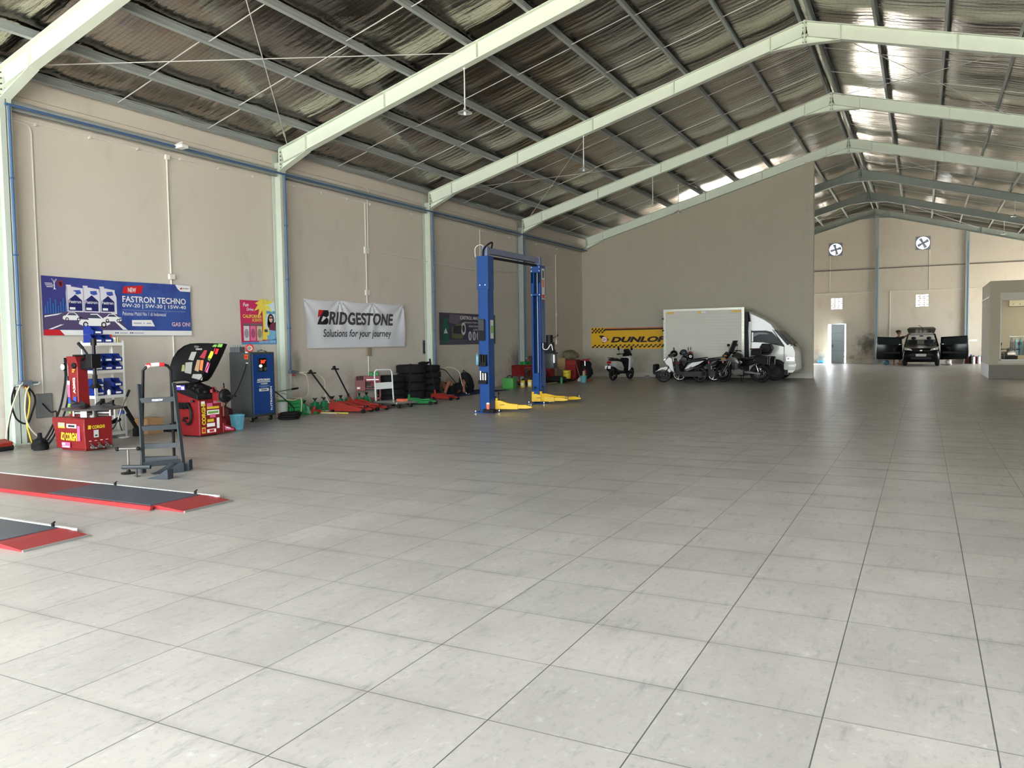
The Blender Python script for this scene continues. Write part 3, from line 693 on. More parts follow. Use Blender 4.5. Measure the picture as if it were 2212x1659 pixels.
a = Art(M); a.rect(.025, .275, .025, .395, ink('notice_dark', 52, 52, 62), .015); a.poly([(.11, .08), (.2, .08), (.18, .26), (.13, .26)], ink('notice_grey', 170, 166, 160), .017); a.rect(.05, .25, .32, .36, ink('notice_blue', 76, 84, 120), .017); a.build('notice_print', None, t)
# yellow tyre banner on the partition
M = FRONT(-12.6, 1.2, 31.68); t = thing('yellow_banner', 'long yellow banner with black chequers and black lettering beside the white box truck', 'banner', (-12.6, 31.67, 1.2))
dr = lambda x, y: .004 * math.sin(x * 3.1)
hg = lambda u, v: (u * 4.2, v * .86 + .03 * math.cos(u * PI * 1.6) - .012)
Y_INK = ink('tyre_yellow', 226, 176, 34); KB = ink('tyre_black', 36, 22, 26)
a = Art(M, dr); a.sheet(4.2, .86, Y_INK, (30, 5), hg); a.build('printed_sheet', None, t)
a = Art(M, lambda x, y: dr(x, y) + .005)
a.rect(.6, 4.2, .75, .81, KB, .003); a.rect(.6, 4.2, .82, .845, ink('red', 198, 38, 44), .003)
for k in range(22): a.poly([(.02 + k * .19, .02), (.12 + k * .19, .02), (.15 + k * .19, .085), (.05 + k * .19, .085)], KB, .003); a.poly([(.12 + k * .19, .085), (.2 + k * .19, .085), (.23 + k * .19, .15), (.15 + k * .19, .15)], KB, .003)
for k in range(4):
    for j in range(3): a.poly([(.02 + k * .15 + (j % 2) * .075, .64 + j * .07), (.095 + k * .15 + (j % 2) * .075, .64 + j * .07), (.115 + k * .15 + (j % 2) * .075, .71 + j * .07), (.04 + k * .15 + (j % 2) * .075, .71 + j * .07)], KB, .003)
a.poly([(.36, .54), (.5, .36), (.52, .22), (.55, .22), (.83, .36), (.55, .54)], KB, .004); a.poly([(.56, .3), (.77, .36), (.58, .48)], Y_INK, .0045); a.disc(.6, .37, .135, .135, ink('red', 198, 38, 44), .005); a.disc(.6, .37, .115, .115, W_INK, .006); a.txt('D', .54, .32, ink('red', 198, 38, 44), w=.12, h=.09, bold=.03, z=.008)
a.txt('DUNLOP', .89, .235, KB, w=2.4, h=.24, bold=.05, shear=.25)
a.build('printed_artwork', None, t)
# ------------------------------------------------------------------ helpers that turn a measured sight line into a point of the hall
FPX = 1710.33
def at(px, py, x=None, y=None, z=None):
    d = _r * ((px - 1106) / FPX) + _u * (-(py - 829.5) / FPX) + _f; o = Vector((0, 0, CAMH))
    t = (z - o.z) / d.z if z is not None else ((y - o.y) / d.y if y is not None else (x - o.x) / d.x)
    return o + d * t
RED = mat('machine_red', (122, 28, 30), .42, var=.08, scale=5, spec=.3)
JACKRED = mat('jack_red', (140, 42, 34), .5, var=.1, scale=8, spec=.3)
BLK = mat('black_plastic', (20, 20, 21), .5, var=.1, spec=.18)
BLKM = mat('black_steel', (22, 22, 23), .45, .15, var=.1, spec=.2)
RUB = mat('black_rubber', (24, 24, 25), .8, spec=.15, var=.15, scale=20)
STEEL = mat('worn_steel', (120, 118, 114), .38, .8, var=.15)
CHROME = mat('chrome', (200, 200, 200), .12, 1.)
DARKG = mat('dark_grey_paint', (66, 68, 68), .5, var=.06)
ALU = mat('brushed_alu', (178, 180, 178), .35, .9, var=.05)
YELS = ink('sticker_yellow', 214, 186, 50); PINK = ink('sticker_pink', 206, 96, 138); GRNS = ink('sticker_green', 112, 160, 72); BLUS = ink('sticker_blue', 52, 80, 170); REDS = ink('sticker_red', 206, 44, 50)
def hose(name, pts, r, m, label, group=None, sub_=6, cat='hose'):
    b = MB(); b.tube(crv(pts, sub_), r, 7); return tag(b.build(name, m), label, cat, group)
# ------------------------------------------------------------------ red tyre changer
t = thing('tyre_changer', 'red tyre changing machine with black arm and yellow lettering on its base', 'tyre changer', (-11.24, 7.55, 0))
b = MB().use(RED)
def rect(x0, x1, y0, y1, z): return [(x0, y0, z), (x1, y0, z), (x1, y1, z), (x0, y1, z)]
b.loft([rect(-11.56, -10.88, 7.36, 7.8, .03), rect(-11.57, -10.87, 7.34, 7.8, .3), rect(-11.62, -10.87, 7.34, 7.8, .42), rect(-11.62, -10.86, 7.34, 7.8, .49)], smooth=False)
b.box(-11.5, -10.95, 7.4, 7.76, 0, .04)
base = b.build('base', None, t, bevel=.012)
s = Art(FRONT(-11.55, .0, 7.332)); s.rect(.09, .25, .36, .42, ink('sticker_grey', 160, 160, 140), .001); s.rect(.09, .25, .34, .36, YELS, .001); s.rect(.29, .52, .345, .405, W_INK, .001); s.rect(.33, .48, .36, .39, K_INK, .002)
s.poly([(.145, .17), (.23, .16), (.24, .27), (.165, .28)], YELS, .001); s.poly([(.175, .2), (.2, .25), (.225, .255), (.21, .18)], RED, .002)
s.txt('CORGHI', .255, .155, YELS, w=.27, h=.12, z=.001, bold=.04); s.rect(.535, .6, .16, .38, PINK, .001); s.rect(.16, .36, .05, .13, PINK, .001); s.rect(.18, .34, .055, .075, W_INK, .002); s.rect(.17, .24, .09, .12, W_INK, .002)
sub(s, 'stickers', base)
s = Art(LEFT(7.34, 0, -10.857)); s.poly([(.05, .33), (.1, .33), (.11, .38), (.06, .39)], YELS); s.txt('CORGHI', .12, .33, YELS, w=.2, h=.05, bold=.04); s.rect(.14, .22, .2, .31, ink('sticker_grey2', 190, 190, 184)); s.rect(.16, .2, .22, .24, K_INK, .003)
for k in range(4): s.rect(.06 + k * .09, .1 + k * .09, .15, .158, W_INK)
sub(s, 'stickers', base)
for k in range(3):
    b = MB(); y = 7.42 + k * .12; b.box(-10.86, -10.72, y, y + .05, .05, .07); b.bar((-10.88, y + .025, .12), (-10.8, y + .025, .07), .03, .015); b.cyl((-10.86, y + .025, .06), (-10.84, y + .025, .06), .03, n=10); b.build('pedal', STEEL, t, bevel=.003)
b = MB().use(RED); b.loft([rect(-11.53, -11.3, 7.56, 7.76, .47), rect(-11.53, -11.31, 7.57, 7.74, 1.25), rect(-11.54, -11.3, 7.56, 7.75, 1.3), rect(-11.57, -11.36, 7.57, 7.74, 1.4)], smooth=False)
b.prism([(-11.3, .47), (-11.12, .47), (-11.2, .58), (-11.3, .68)], -7.68, -7.62, Matrix(((1, 0, 0, 0), (0, 0, -1, 0), (0, 1, 0, 0), (0, 0, 0, 1))))
col_ = b.build('column', None, t, bevel=.01)
s = Art(FRONT(-11.53, .47, 7.555)); s.txt('22"', .13, .69, YELS, w=.08, h=.05, shear=.2, bold=.02, z=.012); s.txt('A2002', .19, .37, W_INK, w=.24, h=.055, ang=PI / 2, bold=.03, z=.006)
s.rect(.13, .2, .1, .32, BLUS, .004); s.rect(.0, .06, .46, .56, W_INK, .004); s.rect(.0, .06, .31, .5, PINK, .005); s.rect(.0, .06, .22, .3, BLUS, .004); s.rect(.0, .06, .06, .21, GRNS, .004)
sub(s, 'stickers', col_)
b = MB(); b.box(-11.42, -11.04, 7.62, 7.7, 1.2, 1.33); b.box(-11.12, -10.98, 7.58, 7.74, 1.22, 1.43); b.cyl((-11.36, 7.66, 1.33), (-11.2, 7.66, 1.42), .02); b.box(-11.46, -11.2, 7.6, 7.66, 1.4, 1.425); b.cyl((-11.35, 7.56, 1.26), (-11.35, 7.53, 1.26), .045, n=16)
arm = b.build('swing_arm', BLKM, t, bevel=.008)
b = MB(); b.cyl((-11.03, 7.66, .96), (-11.03, 7.66, 1.62), .028, n=6, smooth=False); b.cyl((-11.03, 7.66, 1.56), (-11.03, 7.66, 1.66), .042); b.cyl((-11.03, 7.66, .93), (-11.03, 7.66, 1.12), .035, n=8)
b.build('tool_shaft', BLKM, t)
b = MB(); b.loft([rect(-11.08, -10.99, 7.63, 7.69, .98), rect(-11.1, -10.96, 7.62, 7.72, .95), rect(-11.13, -10.93, 7.6, 7.7, .92)], smooth=False); b.build('mounting_head', BLKM, t, bevel=.008)
b = MB(); b.tube(crv([(-11.13, 7.64, 1.4), (-11.2, 7.62, 1.5), (-11.27, 7.6, 1.57)], 4), .016, 8); b.tube([(-11.22, 7.615, 1.52), (-11.29, 7.59, 1.6)], .024, 8); b.build('locking_lever', BLK, t)
b = MB(); b.cyl((-11.02, 7.6, .48), (-11.02, 7.6, .6), .07); b.lathe([(.3, 0), (.41, .01), (.42, .035), (.12, .05), (.0, .05)], (-11.02, 7.6, .6), n=28)
tt = b.build('turntable', STEEL, t)
for k in range(4):
    a_ = k * PI / 2 + .5; c_, s_ = math.cos(a_), math.sin(a_)
    j = MB(Matrix.Translation((-11.02, 7.6, .655)) @ Matrix.Rotation(a_, 4, 'Z')); j.loft([[(.14, -.04, 0), (.32, -.05, 0), (.32, .05, 0), (.14, .04, 0)], [(.15, -.03, .03), (.3, -.04, .03), (.3, .04, .03), (.15, .03, .03)], [(.24, -.02, .055), (.31, -.03, .09), (.31, .03, .09), (.24, .02, .055)]], smooth=False)
    sub(j, 'clamp_jaw', tt, BLKM)
    j = MB(Matrix.Translation((-11.02, 7.6, .555)) @ Matrix.Rotation(a_, 4, 'Z')); j.cyl((.08, 0, 0), (.26, 0, 0), .032, n=12); j.box(.26, .28, -.045, .045, -.045, .04); sub(j, 'clamp_cylinder', tt, ALU)
b = MB(); b.cyl((-11.59, 7.56, 1.24), (-11.59, 7.53, 1.24), .055, n=18); b.cyl((-11.6, 7.58, 1.1), (-11.6, 7.58, 1.38), .02, n=8); b.tube(crv([(-11.6, 7.58, 1.15), (-11.61, 7.56, .95), (-11.66, 7.5, .6), (-11.82, 7.42, .25), (-11.95, 7.36, .06)], 5), .016)
b.tube(crv([(-11.58, 7.6, 1.1), (-11.57, 7.6, .9), (-11.62, 7.55, .55), (-11.76, 7.46, .2), (-11.84, 7.4, .05)], 5), .014)
gz = b.build('inflation_hose', RUB, t)
d = MB(); d.cyl((-11.59, 7.529, 1.24), (-11.59, 7.524, 1.24), .046, n=18); sub(d, 'gauge_dial', gz, W_INK)
for k, (x, y, r, h) in enumerate(((-11.95, 7.35, .12, .16), (-11.78, 7.25, .1, .1))):
    b = MB(); b.lathe([(r, 0), (r * 1.02, h * .4), (r * .8, h * .8), (r * .4, h)], (x, y, 0), n=16); b.lathe([(r * .3, h), (r * .25, h * 1.5)], (x, y, 0), n=10)
    tag(b.build('bead_lubricant_bucket', RUB), ('low black rubber tub on the floor behind the coiled hoses' if k == 0 else 'smaller black rubber tub on the floor left of the tyre changer'), 'tub')
# ------------------------------------------------------------------ hoses hung on the nearest column
b = MB(); b.box(-12.72, -12.66, 7.42, 7.78, .93, .96); b.tube(crv([(-12.66, 7.45, .95), (-12.52, 7.45, .96), (-12.48, 7.45, 1.0)], 4), .012); b.tube(crv([(-12.66, 7.72, .95), (-12.52, 7.72, .96), (-12.48, 7.72, 1.0)], 4), .012)
tag(b.build('hose_bracket', GREYST), 'grey steel hose hook bolted across the nearest column', 'bracket')
def hp(px, py, x=-12.5): return at(px, py, x=x)
HC = (('black', RUB, .014), ('yellow', mat('hose_yellow', (206, 184, 70), .5, var=.08), .013), ('pale', mat('hose_cream', (196, 186, 158), .5, var=.08), .011))
P = [[hp(*q) for q in w] for w in (
    ((40, 832), (25, 870), (15, 905), (9, 945), (12, 965), (24, 977), (50, 981), (80, 976), (97, 968), (95, 955), (75, 940), (58, 920), (50, 890), (52, 850), (58, 835)),
    ((55, 836), (64, 860), (62, 890), (58, 915), (64, 940), (72, 962), (85, 970), (60, 972), (44, 968), (52, 965), (90, 963)),
    ((36, 836), (30, 860), (32, 885), (40, 905), (55, 915), (66, 912), (74, 890), (80, 868), (76, 850), (62, 835)),
    ((62, 834), (72, 850), (70, 880), (68, 905), (70, 930), (76, 950), (84, 962)),
    ((44, 842), (38, 880), (30, 915), (29, 945), (28, 958)))]
hose('air_hose', [p + Vector((.05, 0, 0)) for p in P[0]], .012, HC[2][1], 'longest cream air hose looping from the column hook down onto the floor', 'hoses on the column hook')
hose('air_hose', P[1], .013, HC[1][1], 'yellow air hose hanging from the column hook behind the cream one', 'hoses on the column hook')
hose('air_hose', [p + Vector((-.05, 0, 0)) for p in P[2]], .014, RUB, 'short looped black hose coiled on the nearest column hook', 'hoses on the column hook')
hose('air_hose', [p + Vector((-.1, 0, 0)) for p in P[3]], .014, RUB, 'straight black hose dropping from the hook to the black tub', 'hoses on the column hook')
hose('air_hose', [p + Vector((-.13, 0, 0)) for p in P[4]], .012, RUB, 'thin black hose hanging closest to the nearest column face', 'hoses on the column hook')
hose('power_cable', [at(92, 872, x=-12.9), at(110, 890, x=-12.6), at(122, 890, x=-12.0), at(117, 925, x=-11.9), at(105, 948, x=-11.85), at(95, 955, x=-11.9)], .012, RUB, 'black cable running from the grey wall box towards the tyre changer', cat='cable')
t = thing('floor_jack', 'red trolley jack cut off by the left picture edge beside the column', 'jack', (-12.4, 6.9, 0))
b = MB(); b.prism([(-13.0 + .3, .05), (-12.15, .06), (-12.1, .13), (-12.3, .17), (-12.7, .12)], -7.05, -6.85, Matrix(((1, 0, 0, 0), (0, 0, -1, 0), (0, 1, 0, 0), (0, 0, 0, 1)))); b.build('body', JACKRED, t, bevel=.01)
for x in (-12.62, -12.18):
    b = MB(); b.cyl((x, 6.83, .045), (x, 7.07, .045), .045); b.build('wheel', RUB, t)
# ------------------------------------------------------------------ white shelf with blue bins
SW = mat('shelf_white', (214, 214, 208), .45, var=.04)
X0, X1, Y0, Y1 = -12.46, -12.12, 8.42, 8.98
t = thing('shelving_unit', 'white steel shelving unit holding blue parts bins by the left wall', 'shelf', (X0, Y0, 0))
for x in (X0, X1):
    for y in (Y0, Y1):
        b = MB(); sx = 1 if x == X0 else -1; sy = 1 if y == Y0 else -1
        b.box(x, x + sx * .035, y, y + sy * .004, 0, 1.64); b.box(x, x + sx * .004, y, y + sy * .04, 0, 1.64); b.build('post', SW, t)
SH = [.1, .62 + .1, 1.16, 1.6]
SHZ = [.1, .73, 1.15, 1.61]
for z in SHZ:
    b = MB(); b.box(X0 + .004, X1 - .004, Y0 + .004, Y1 - .004, z - .012, z)
    for x in (X0, X1): b.box(x - .004, x + .004, Y0 + .01, Y1 - .01, z - .05, z)
    for y in (Y0, Y1): b.box(X0 + .01, X1 - .01, y - .004, y + .004, z - .05, z)
    b.build('shelf_board', SW, t)
BIN = mat('bin_blue', (28, 50, 128), .42, var=.05)
def make_bin(w=.165, d=.27, h=.135):
    r = thing('parts_bin', 'x', 'bin')
    b = MB(); T = .006
    b.box(-d, 0, -w / 2, w / 2, 0, T)                                   # bottom; open hopper front looks along +x
    b.box(-d, -d + T, -w / 2, w / 2, 0, h); b.box(-T, 0, -w / 2, w / 2, 0, h * .45)
    for sgn in (-1, 1):
        y0, y1 = (w / 2 - T, w / 2) if sgn > 0 else (-w / 2, -w / 2 + T)
        Q = [(-d, 0), (0, 0), (0, h * .45), (-d * .22, h * .62), (-d * .34, h), (-d, h)]
        b.prism(Q, -y1, -y0, Matrix(((1, 0, 0, 0), (0, 0, -1, 0), (0, 1, 0, 0), (0, 0, 0, 1))))
    b.box(-d * .42, -d * .34, -w / 2 - .004, w / 2 + .004, h - .012, h); b.box(-.004, .008, -w / 2, w / 2, h * .38, h * .46)
    b.build('hopper', BIN, r)
    q = MB(); q.box(.0, .002, -w * .3, w * .3, h * .12, h * .34); q.build('label_card', W_INK, r)
    q = MB(); rr = random.Random(3)
    for k in range(9): q.cb((-.05 - rr.random() * .16, (rr.random() - .5) * w * .7, .02 + rr.random() * .05), (.04, .03, .03))
    o = q.build('small_parts', mat('small_parts_dark', (60, 58, 60), .6, .3, var=.2), r); o['kind'] = 'stuff'
    return r
pb = make_bin(); first = [pb]
def put_bin(y, z, label, x=-12.15):
    if first: o = first.pop(); o.matrix_basis = Matrix.Translation((x, y, z)); o['label'] = label; o['group'] = 'blue bins on the white shelf'
    else: dup(pb, (x, y, z), 0, label, 'blue bins on the white shelf')
LVL = ((1.612, 'on top of the shelf'), (1.152, 'on the upper shelf'), (.732, 'on the middle shelf'))
put_bin(8.53, 1.612, 'blue bin standing on top of the white shelf, under the highest bin')
put_bin(8.53, 1.75, 'highest blue bin, stacked over another on top of the white shelf')
put_bin(8.71, 1.612, 'blue bin on top of the white shelf beside the spray cans')
for k, n in enumerate(('leftmost', 'middle', 'rightmost')):
    put_bin(8.52 + k * .18, 1.152, '%s blue bin in the lower row on the upper shelf' % n)
    put_bin(8.52 + k * .18, 1.29, '%s blue bin in the stacked row right under the top board' % n)
put_bin(8.53, .732, 'lower left blue bin on the middle shelf'); put_bin(8.53, .87, 'upper left blue bin on the middle shelf')
put_bin(8.86, .732, 'lower right blue bin on the middle shelf'); put_bin(8.86, .87, 'upper right blue bin on the middle shelf')
def can(x, y, z, r, h, m, label, cap=None, name='spray_can'):
    t = thing(name, label, 'can' if 'can' in name else 'bottle', (x, y, z))
    b = MB(); b.lathe([(r, 0), (r, h * .8), (r * .6, h * .86), (r * .5, h * .88)], (x, y, z), n=16); b.build('body', m, t)
    b = MB(); b.cyl((x, y, z + h * .86), (x, y, z + h), r * .62, r * .5); b.build('cap', cap or W_INK, t); return t
can(-12.2, 8.86, 1.612, .022, .1, W_INK, 'small white can with red cap on top of the white shelf', REDS)
can(-12.26, 8.82, 1.612, .026, .16, REDS, 'tall red spray can on top of the white shelf')
can(-12.22, 8.93, 1.612, .016, .09, mat('brass', (190, 160, 90), .3, .8), 'slim brass coloured can at the right end of the shelf top')
can(-12.17, 8.64, 1.612, .016, .05, ink('pale_green', 200, 210, 180), 'tiny pale bottle between the bins on the shelf top', name='small_bottle')
can(-12.16, 8.69, .732, .03, .09, W_INK, 'squat white bottle between the blue bins on the middle shelf', name='small_bottle')
t = thing('hydraulic_unit', 'red hydraulic pump with black hoses on the bottom shelf', 'pump', (-12.3, 8.6, .1)); b = MB(); b.box(-12.4, -12.18, 8.48, 8.7, .1, .24); b.build('body', RED, t, bevel=.01)
b = MB(); b.box(-12.38, -12.2, 8.5, 8.72, .24, .29); b.cyl((-12.2, 8.75, .26), (-12.2, 8.9, .3), .035); b.tube(crv([(-12.16, 8.7, .28), (-12.05, 8.76, .34), (-12.06, 8.8, .2), (-12.04, 8.82, .11)], 5), .008); b.build('pump_head', BLK, t)
t = thing('bead_breaker_lever', 'black and steel lever tool leaning against the white shelf post', 'lever tool', (-12.02, 8.85, 0)); b = MB(); b.tube(crv([(-12.0, 8.72, .3), (-11.98, 8.78, .5), (-11.98, 8.84, .62), (-11.98, 8.9, .72)], 5), .014); b.build('steel_bar', STEEL, t)
b = MB(); b.tube([(-11.98, 8.885, .69), (-11.98, 8.94, .8)], .02, 8); b.build('grip', BLK, t); b = MB(); b.bar((-12.0, 8.86, .52), (-11.98, 8.99, .28), .05, .04); b.bar((-12.0, 8.9, .4), (-11.96, 9.05, .12), .06, .05); b.box(-12.02, -11.9, 9.0, 9.1, 0, .14); b.build('claw', BLK, t)
t = thing('tyre_iron', 'bright steel tyre iron leaning behind the tyre changer base', 'tyre iron', (-11.2, 7.9, 0)); b = MB(); b.tube([(-11.25, 7.85, .1), (-11.0, 7.92, .3), (-10.93, 7.94, .42)], .012); b.build('bar', STEEL, t)
t = thing('plastic_dish', 'flat white dish lying on the floor before the white shelf', 'dish', (-11.85, 8.7, 0)); b = MB(); b.lathe([(.05, 0), (.09, .025), (.085, .028), (.045, .006)], (-11.85, 8.7, 0), n=18); b.build('dish', W_INK, t)
t = thing('cardboard_box', 'brown cardboard box on the floor between the shelf and ladder', 'box', (-12.2, 9.5, 0)); b = MB(); b.box(-12.4, -12.02, 9.3, 9.62, 0, .27); b.build('carton', mat('cardboard', (172, 134, 92), .8, var=.06), t); b = MB(); b.box(-12.4, -12.02, 9.44, 9.48, .27, .273); b.build('tape', mat('tape_tan', (196, 164, 116), .4), t)
b = MB(); b.tube(crv([(-12.1, 9.75, .05), (-12.0, 9.9, .12), (-11.9, 10.05, .06)], 4), .05, 8); b.box(-12.2, -11.9, 9.7, 10.1, .0, .06); tag(b.build('rolled_mat', RUB), 'dark rolled mat lying beyond the cardboard box', 'mat')
can(-12.7, 9.3, 0, .09, .4, mat('clear_jug', (196, 196, 186), .15, trans=.4), 'clear plastic jug by the wall behind the cardboard box', BLUS, 'water_jug')
# ------------------------------------------------------------------ step ladder
LG = mat('ladder_grey', (56, 60, 62), .45, .3, var=.06)
t = thing('step_ladder', 'dark grey folding step ladder standing open on the floor', 'ladder', (-8.5, 6.7, 0))
gl, gr = Vector((-8.358, 6.384, 0)), Vector((-8.158, 6.805, 0)); bl, br = Vector((-8.94, 6.807, 0)), Vector((-8.563, 7.002, 0))
tl = at(300.5, 830, y=6.58); tr = at(375.5, 827, y=6.9)
for n, (p, q) in enumerate(((gl, tl), (gr, tr))):
    b = MB(); b.bar(p, q, .022, .055, (0, 1, 0)); b.bar(p, p + Vector((0, 0, .06)), .03, .062, (0, 1, 0)); b.build('front_rail', LG, t, bevel=.004)
b = MB(); b.bar(gl + (tl - gl) * .09 + Vector((0, 0, 0)), gr + (tr - gr) * .09, .02, .06); b.build('spreader_bar', LG, t, bevel=.003)
hl = at(309, 800, y=6.62); hr = at(369, 800, y=6.9)
hoop = [bl, hl] + [at(312, 797, y=6.63), at(318, 791, y=6.65), at(328, 787.5, y=6.7)] + [at(352, 787, y=6.82), at(362, 790, y=6.86), at(367, 796, y=6.89), hr, br]
b = MB(); b.tube(hoop, .018, 10); b.build('handrail_hoop', BLKM, t)
b = MB(); b.tube([at(317, 792, y=6.64), at(324, 788.6, y=6.68), at(340, 787.2, y=6.76), at(354, 787.3, y=6.83)], .024, 10); g_ = b.build('grip_label', W_INK, t)
for p, q in ((316, 325), (343, 354)):
    s = MB(); s.tube([at(p, 790.5 if p < 330 else 787.2, y=6.64 + (p - 316) * .005), at(q, 788 if q < 330 else 787.4, y=6.64 + (q - 316) * .005)], .0255, 10); sub(s, 'red_band', g_, REDS)
def tread(zf, wide, m, txt=None):
    k = zf / tl.z
    a_, c_ = gl + (tl - gl) * k, gr + (tr - gr) * k; kb = zf / hl.z; e_, d_ = bl + (hl - bl) * kb, br + (hr - br) * kb
    if not wide: a_, c_ = a_.lerp(e_, .55), c_.lerp(d_, .55)
    b = MB(); lo = Vector((0, 0, -.018))
    b.add([a_, c_, d_, e_, a_ + lo, c_ + lo, d_ + lo, e_ + lo], [(0, 1, 2, 3), (7, 6, 5, 4), (0, 4, 5, 1), (1, 5, 6, 2), (2, 6, 7, 3), (3, 7, 4, 0)])
    b.bar(a_ + Vector((0, 0, -.012)), c_ + Vector((0, 0, -.012)), .03, .06); o = b.build('tread', LG, t)
    u = (c_ - a_).normalized(); n = u.cross(Vector((0, 0, 1)))
    if txt:
        F = frame(a_ + n * .017 + Vector((0, 0, -.03)), u, (0, 0, 1), n); s = Art(F); L = (c_ - a_).length; s.txt(txt, L * .33, .004, W_INK, w=L * .3, h=.026, bold=.02); sub(s, 'lettering', o)
tread(.875, True, LG, 'KRISBOW'); tread(.535, True, LG); tread(.29, False, LG); tread(.12, False, LG)
# ------------------------------------------------------------------ floor tools before the ladder
def tstand(p, h, w, ang, label, lean=0, disc=True):
    t = thing('pedal_depressor' if disc else 'steering_lock_bar', label, 'tool', p); x, y, _ = p
    b = MB(); b.tube([(x, y, .0 if not disc else .02), (x + lean, y, h)], .012, 8); b.tube([(x + lean - w * math.cos(ang), y - w * math.sin(ang), h), (x + lean + w * math.cos(ang), y + w * math.sin(ang), h)], .016 if disc else .026, 8); b.build('t_bar', STEEL if disc else LG, t)
    b = MB()
    if disc:
        b.lathe([(.085, 0), (.09, .012), (.03, .022), (.016, .05)], (x, y, 0), n=20)
        b.build('foot_disc', BLKM, t)
        for s_ in (-1, 1):
            b = MB(); b.ell((x + s_ * w * math.cos(ang), y + s_ * w * math.sin(ang), h), .026, 10, 6); b.build('end_pad', BLK, t)
    else: b.box(x - .03, x + .03, y - .03, y + .03, 0, .012); b.build('foot', STEEL, t)
tstand((-8.5, 6.29, 0), .3, .12, .6, 'slim black T-shaped stand with round foot left of the ladder')
tstand((-8.2, 6.17, 0), .115, .17, .45, 'low grey T-bar tool with thick crossbar at the ladder foot', disc=False)
CH = mat('chock_rubber', (48, 54, 60), .65, var=.1)
def chock(p, q, h, wd, label):
    """wedge whose toe is at p and heel at q"""
    p = Vector(p); q = Vector(q); u = (q - p); L = u.length; u.normalize(); n = u.cross(Vector((0, 0, 1)))
    F = frame(p + n * wd / 2, u, (0, 0, 1), n); b = MB(F)
    b.prism([(0, 0), (L, 0), (L, h), (L * .93, h), (L * .6, h * .5), (L * .3, h * .2), (0, .006)], -wd, 0)
    return tag(b.build('wheel_chock', CH, None, bevel=.004), label, 'wheel chock', 'wheel chocks by the ladder')
chock((-8.17, 6.36, 0), (-8.12, 6.62, 0), .11, .09, 'wheel chock furthest left, toe towards the T-bar tool')
chock((-8.1, 6.4, 0), (-8.0, 6.66, 0), .115, .09, 'middle wheel chock lying just left of the upright one')
chock((-7.95, 6.16, 0), (-7.68, 6.22, 0), .115, .1, 'front wheel chock lying nearest the camera, seen from its side')
chock((-8.12, 6.72, 0), (-8.0, 6.78, 0), .13, .1, 'wheel chock standing rearmost, under the ladder rail')
# ------------------------------------------------------------------ wheel balancer
XZ = Matrix(((1, 0, 0, 0), (0, 0, -1, 0), (0, 1, 0, 0), (0, 0, 0, 1)))      # polygon (x, z) extruded along -y
YZ = Matrix(((0, 0, 1, 0), (1, 0, 0, 0), (0, 1, 0, 0), (0, 0, 0, 1)))       # polygon (y, z) extruded along x
def xz(b, pts, y0, y1): return b.prism(pts, -y1, -y0, XZ)
def yz(b, pts, x0, x1): return b.prism(pts, x0, x1, YZ)
t = thing('wheel_balancer', 'red wheel balancer with raised black hood covered in stickers', 'wheel balancer', (-11.0, 9.55, 0))
b = MB().use(RED); xz(b, [(-11.24, .02), (-10.73, .02), (-10.73, .62), (-10.9, .66), (-11.26, .76)], 9.3, 9.78)
bal = b.build('cabinet', None, t, bevel=.012)
s = Art(LEFT(9.3, 0, -10.727)); s.txt('CORGHI', .13, .2, YELS, w=.36, h=.085, ang=PI / 2, bold=.05); s.rect(.04, .12, .06, .16, YELS); s.rect(.05, .11, .08, .14, REDS, .003)
for x0, x1, y0, y1, m in ((.04, .12, .52, .6, W_INK), (.16, .28, .5, .56, PINK), (.16, .42, .46, .5, YELS), (.16, .42, .36, .44, W_INK), (.18, .4, .38, .42, GRNS), (.22, .34, .31, .37, PINK), (.16, .3, .24, .29, YELS), (.15, .32, .16, .22, W_INK), (.15, .34, .06, .12, W_INK), (.2, .3, .07, .11, REDS), (.36, .42, .12, .3, W_INK), (.3, .46, .55, .62, PINK), (.36, .46, .57, .61, GRNS)): s.rect(x0, x1, y0, y1, m, .002 + x0 * .002)
sub(s, 'stickers', bal)
b = MB(); xz(b, [(-11.27, .77), (-10.9, .67), (-10.74, .63), (-10.74, .72), (-10.92, .8), (-11.27, .9)], 9.28, 9.8)
for k in range(4): b.box(-11.2 + k * .11, -11.12 + k * .11, 9.35, 9.7, .82 - k * .03, .88 - k * .02)
for k in range(5): b.ell((-11.0 + k * .055, 9.5 + .03 * (k % 2), .85 - k * .025), (.045, .06, .04), 8, 5)
tray = b.build('weight_tray', BLK, t, bevel=.006)
s = Art(FRONT(-11.26, .79, 9.277)); s.rect(.02, .24, .0, .08, ink('sticker_violet', 90, 70, 170), .001); s.rect(.03, .14, .055, .075, W_INK, .002); s.rect(.15, .22, .01, .06, W_INK, .002); sub(s, 'stickers', tray)
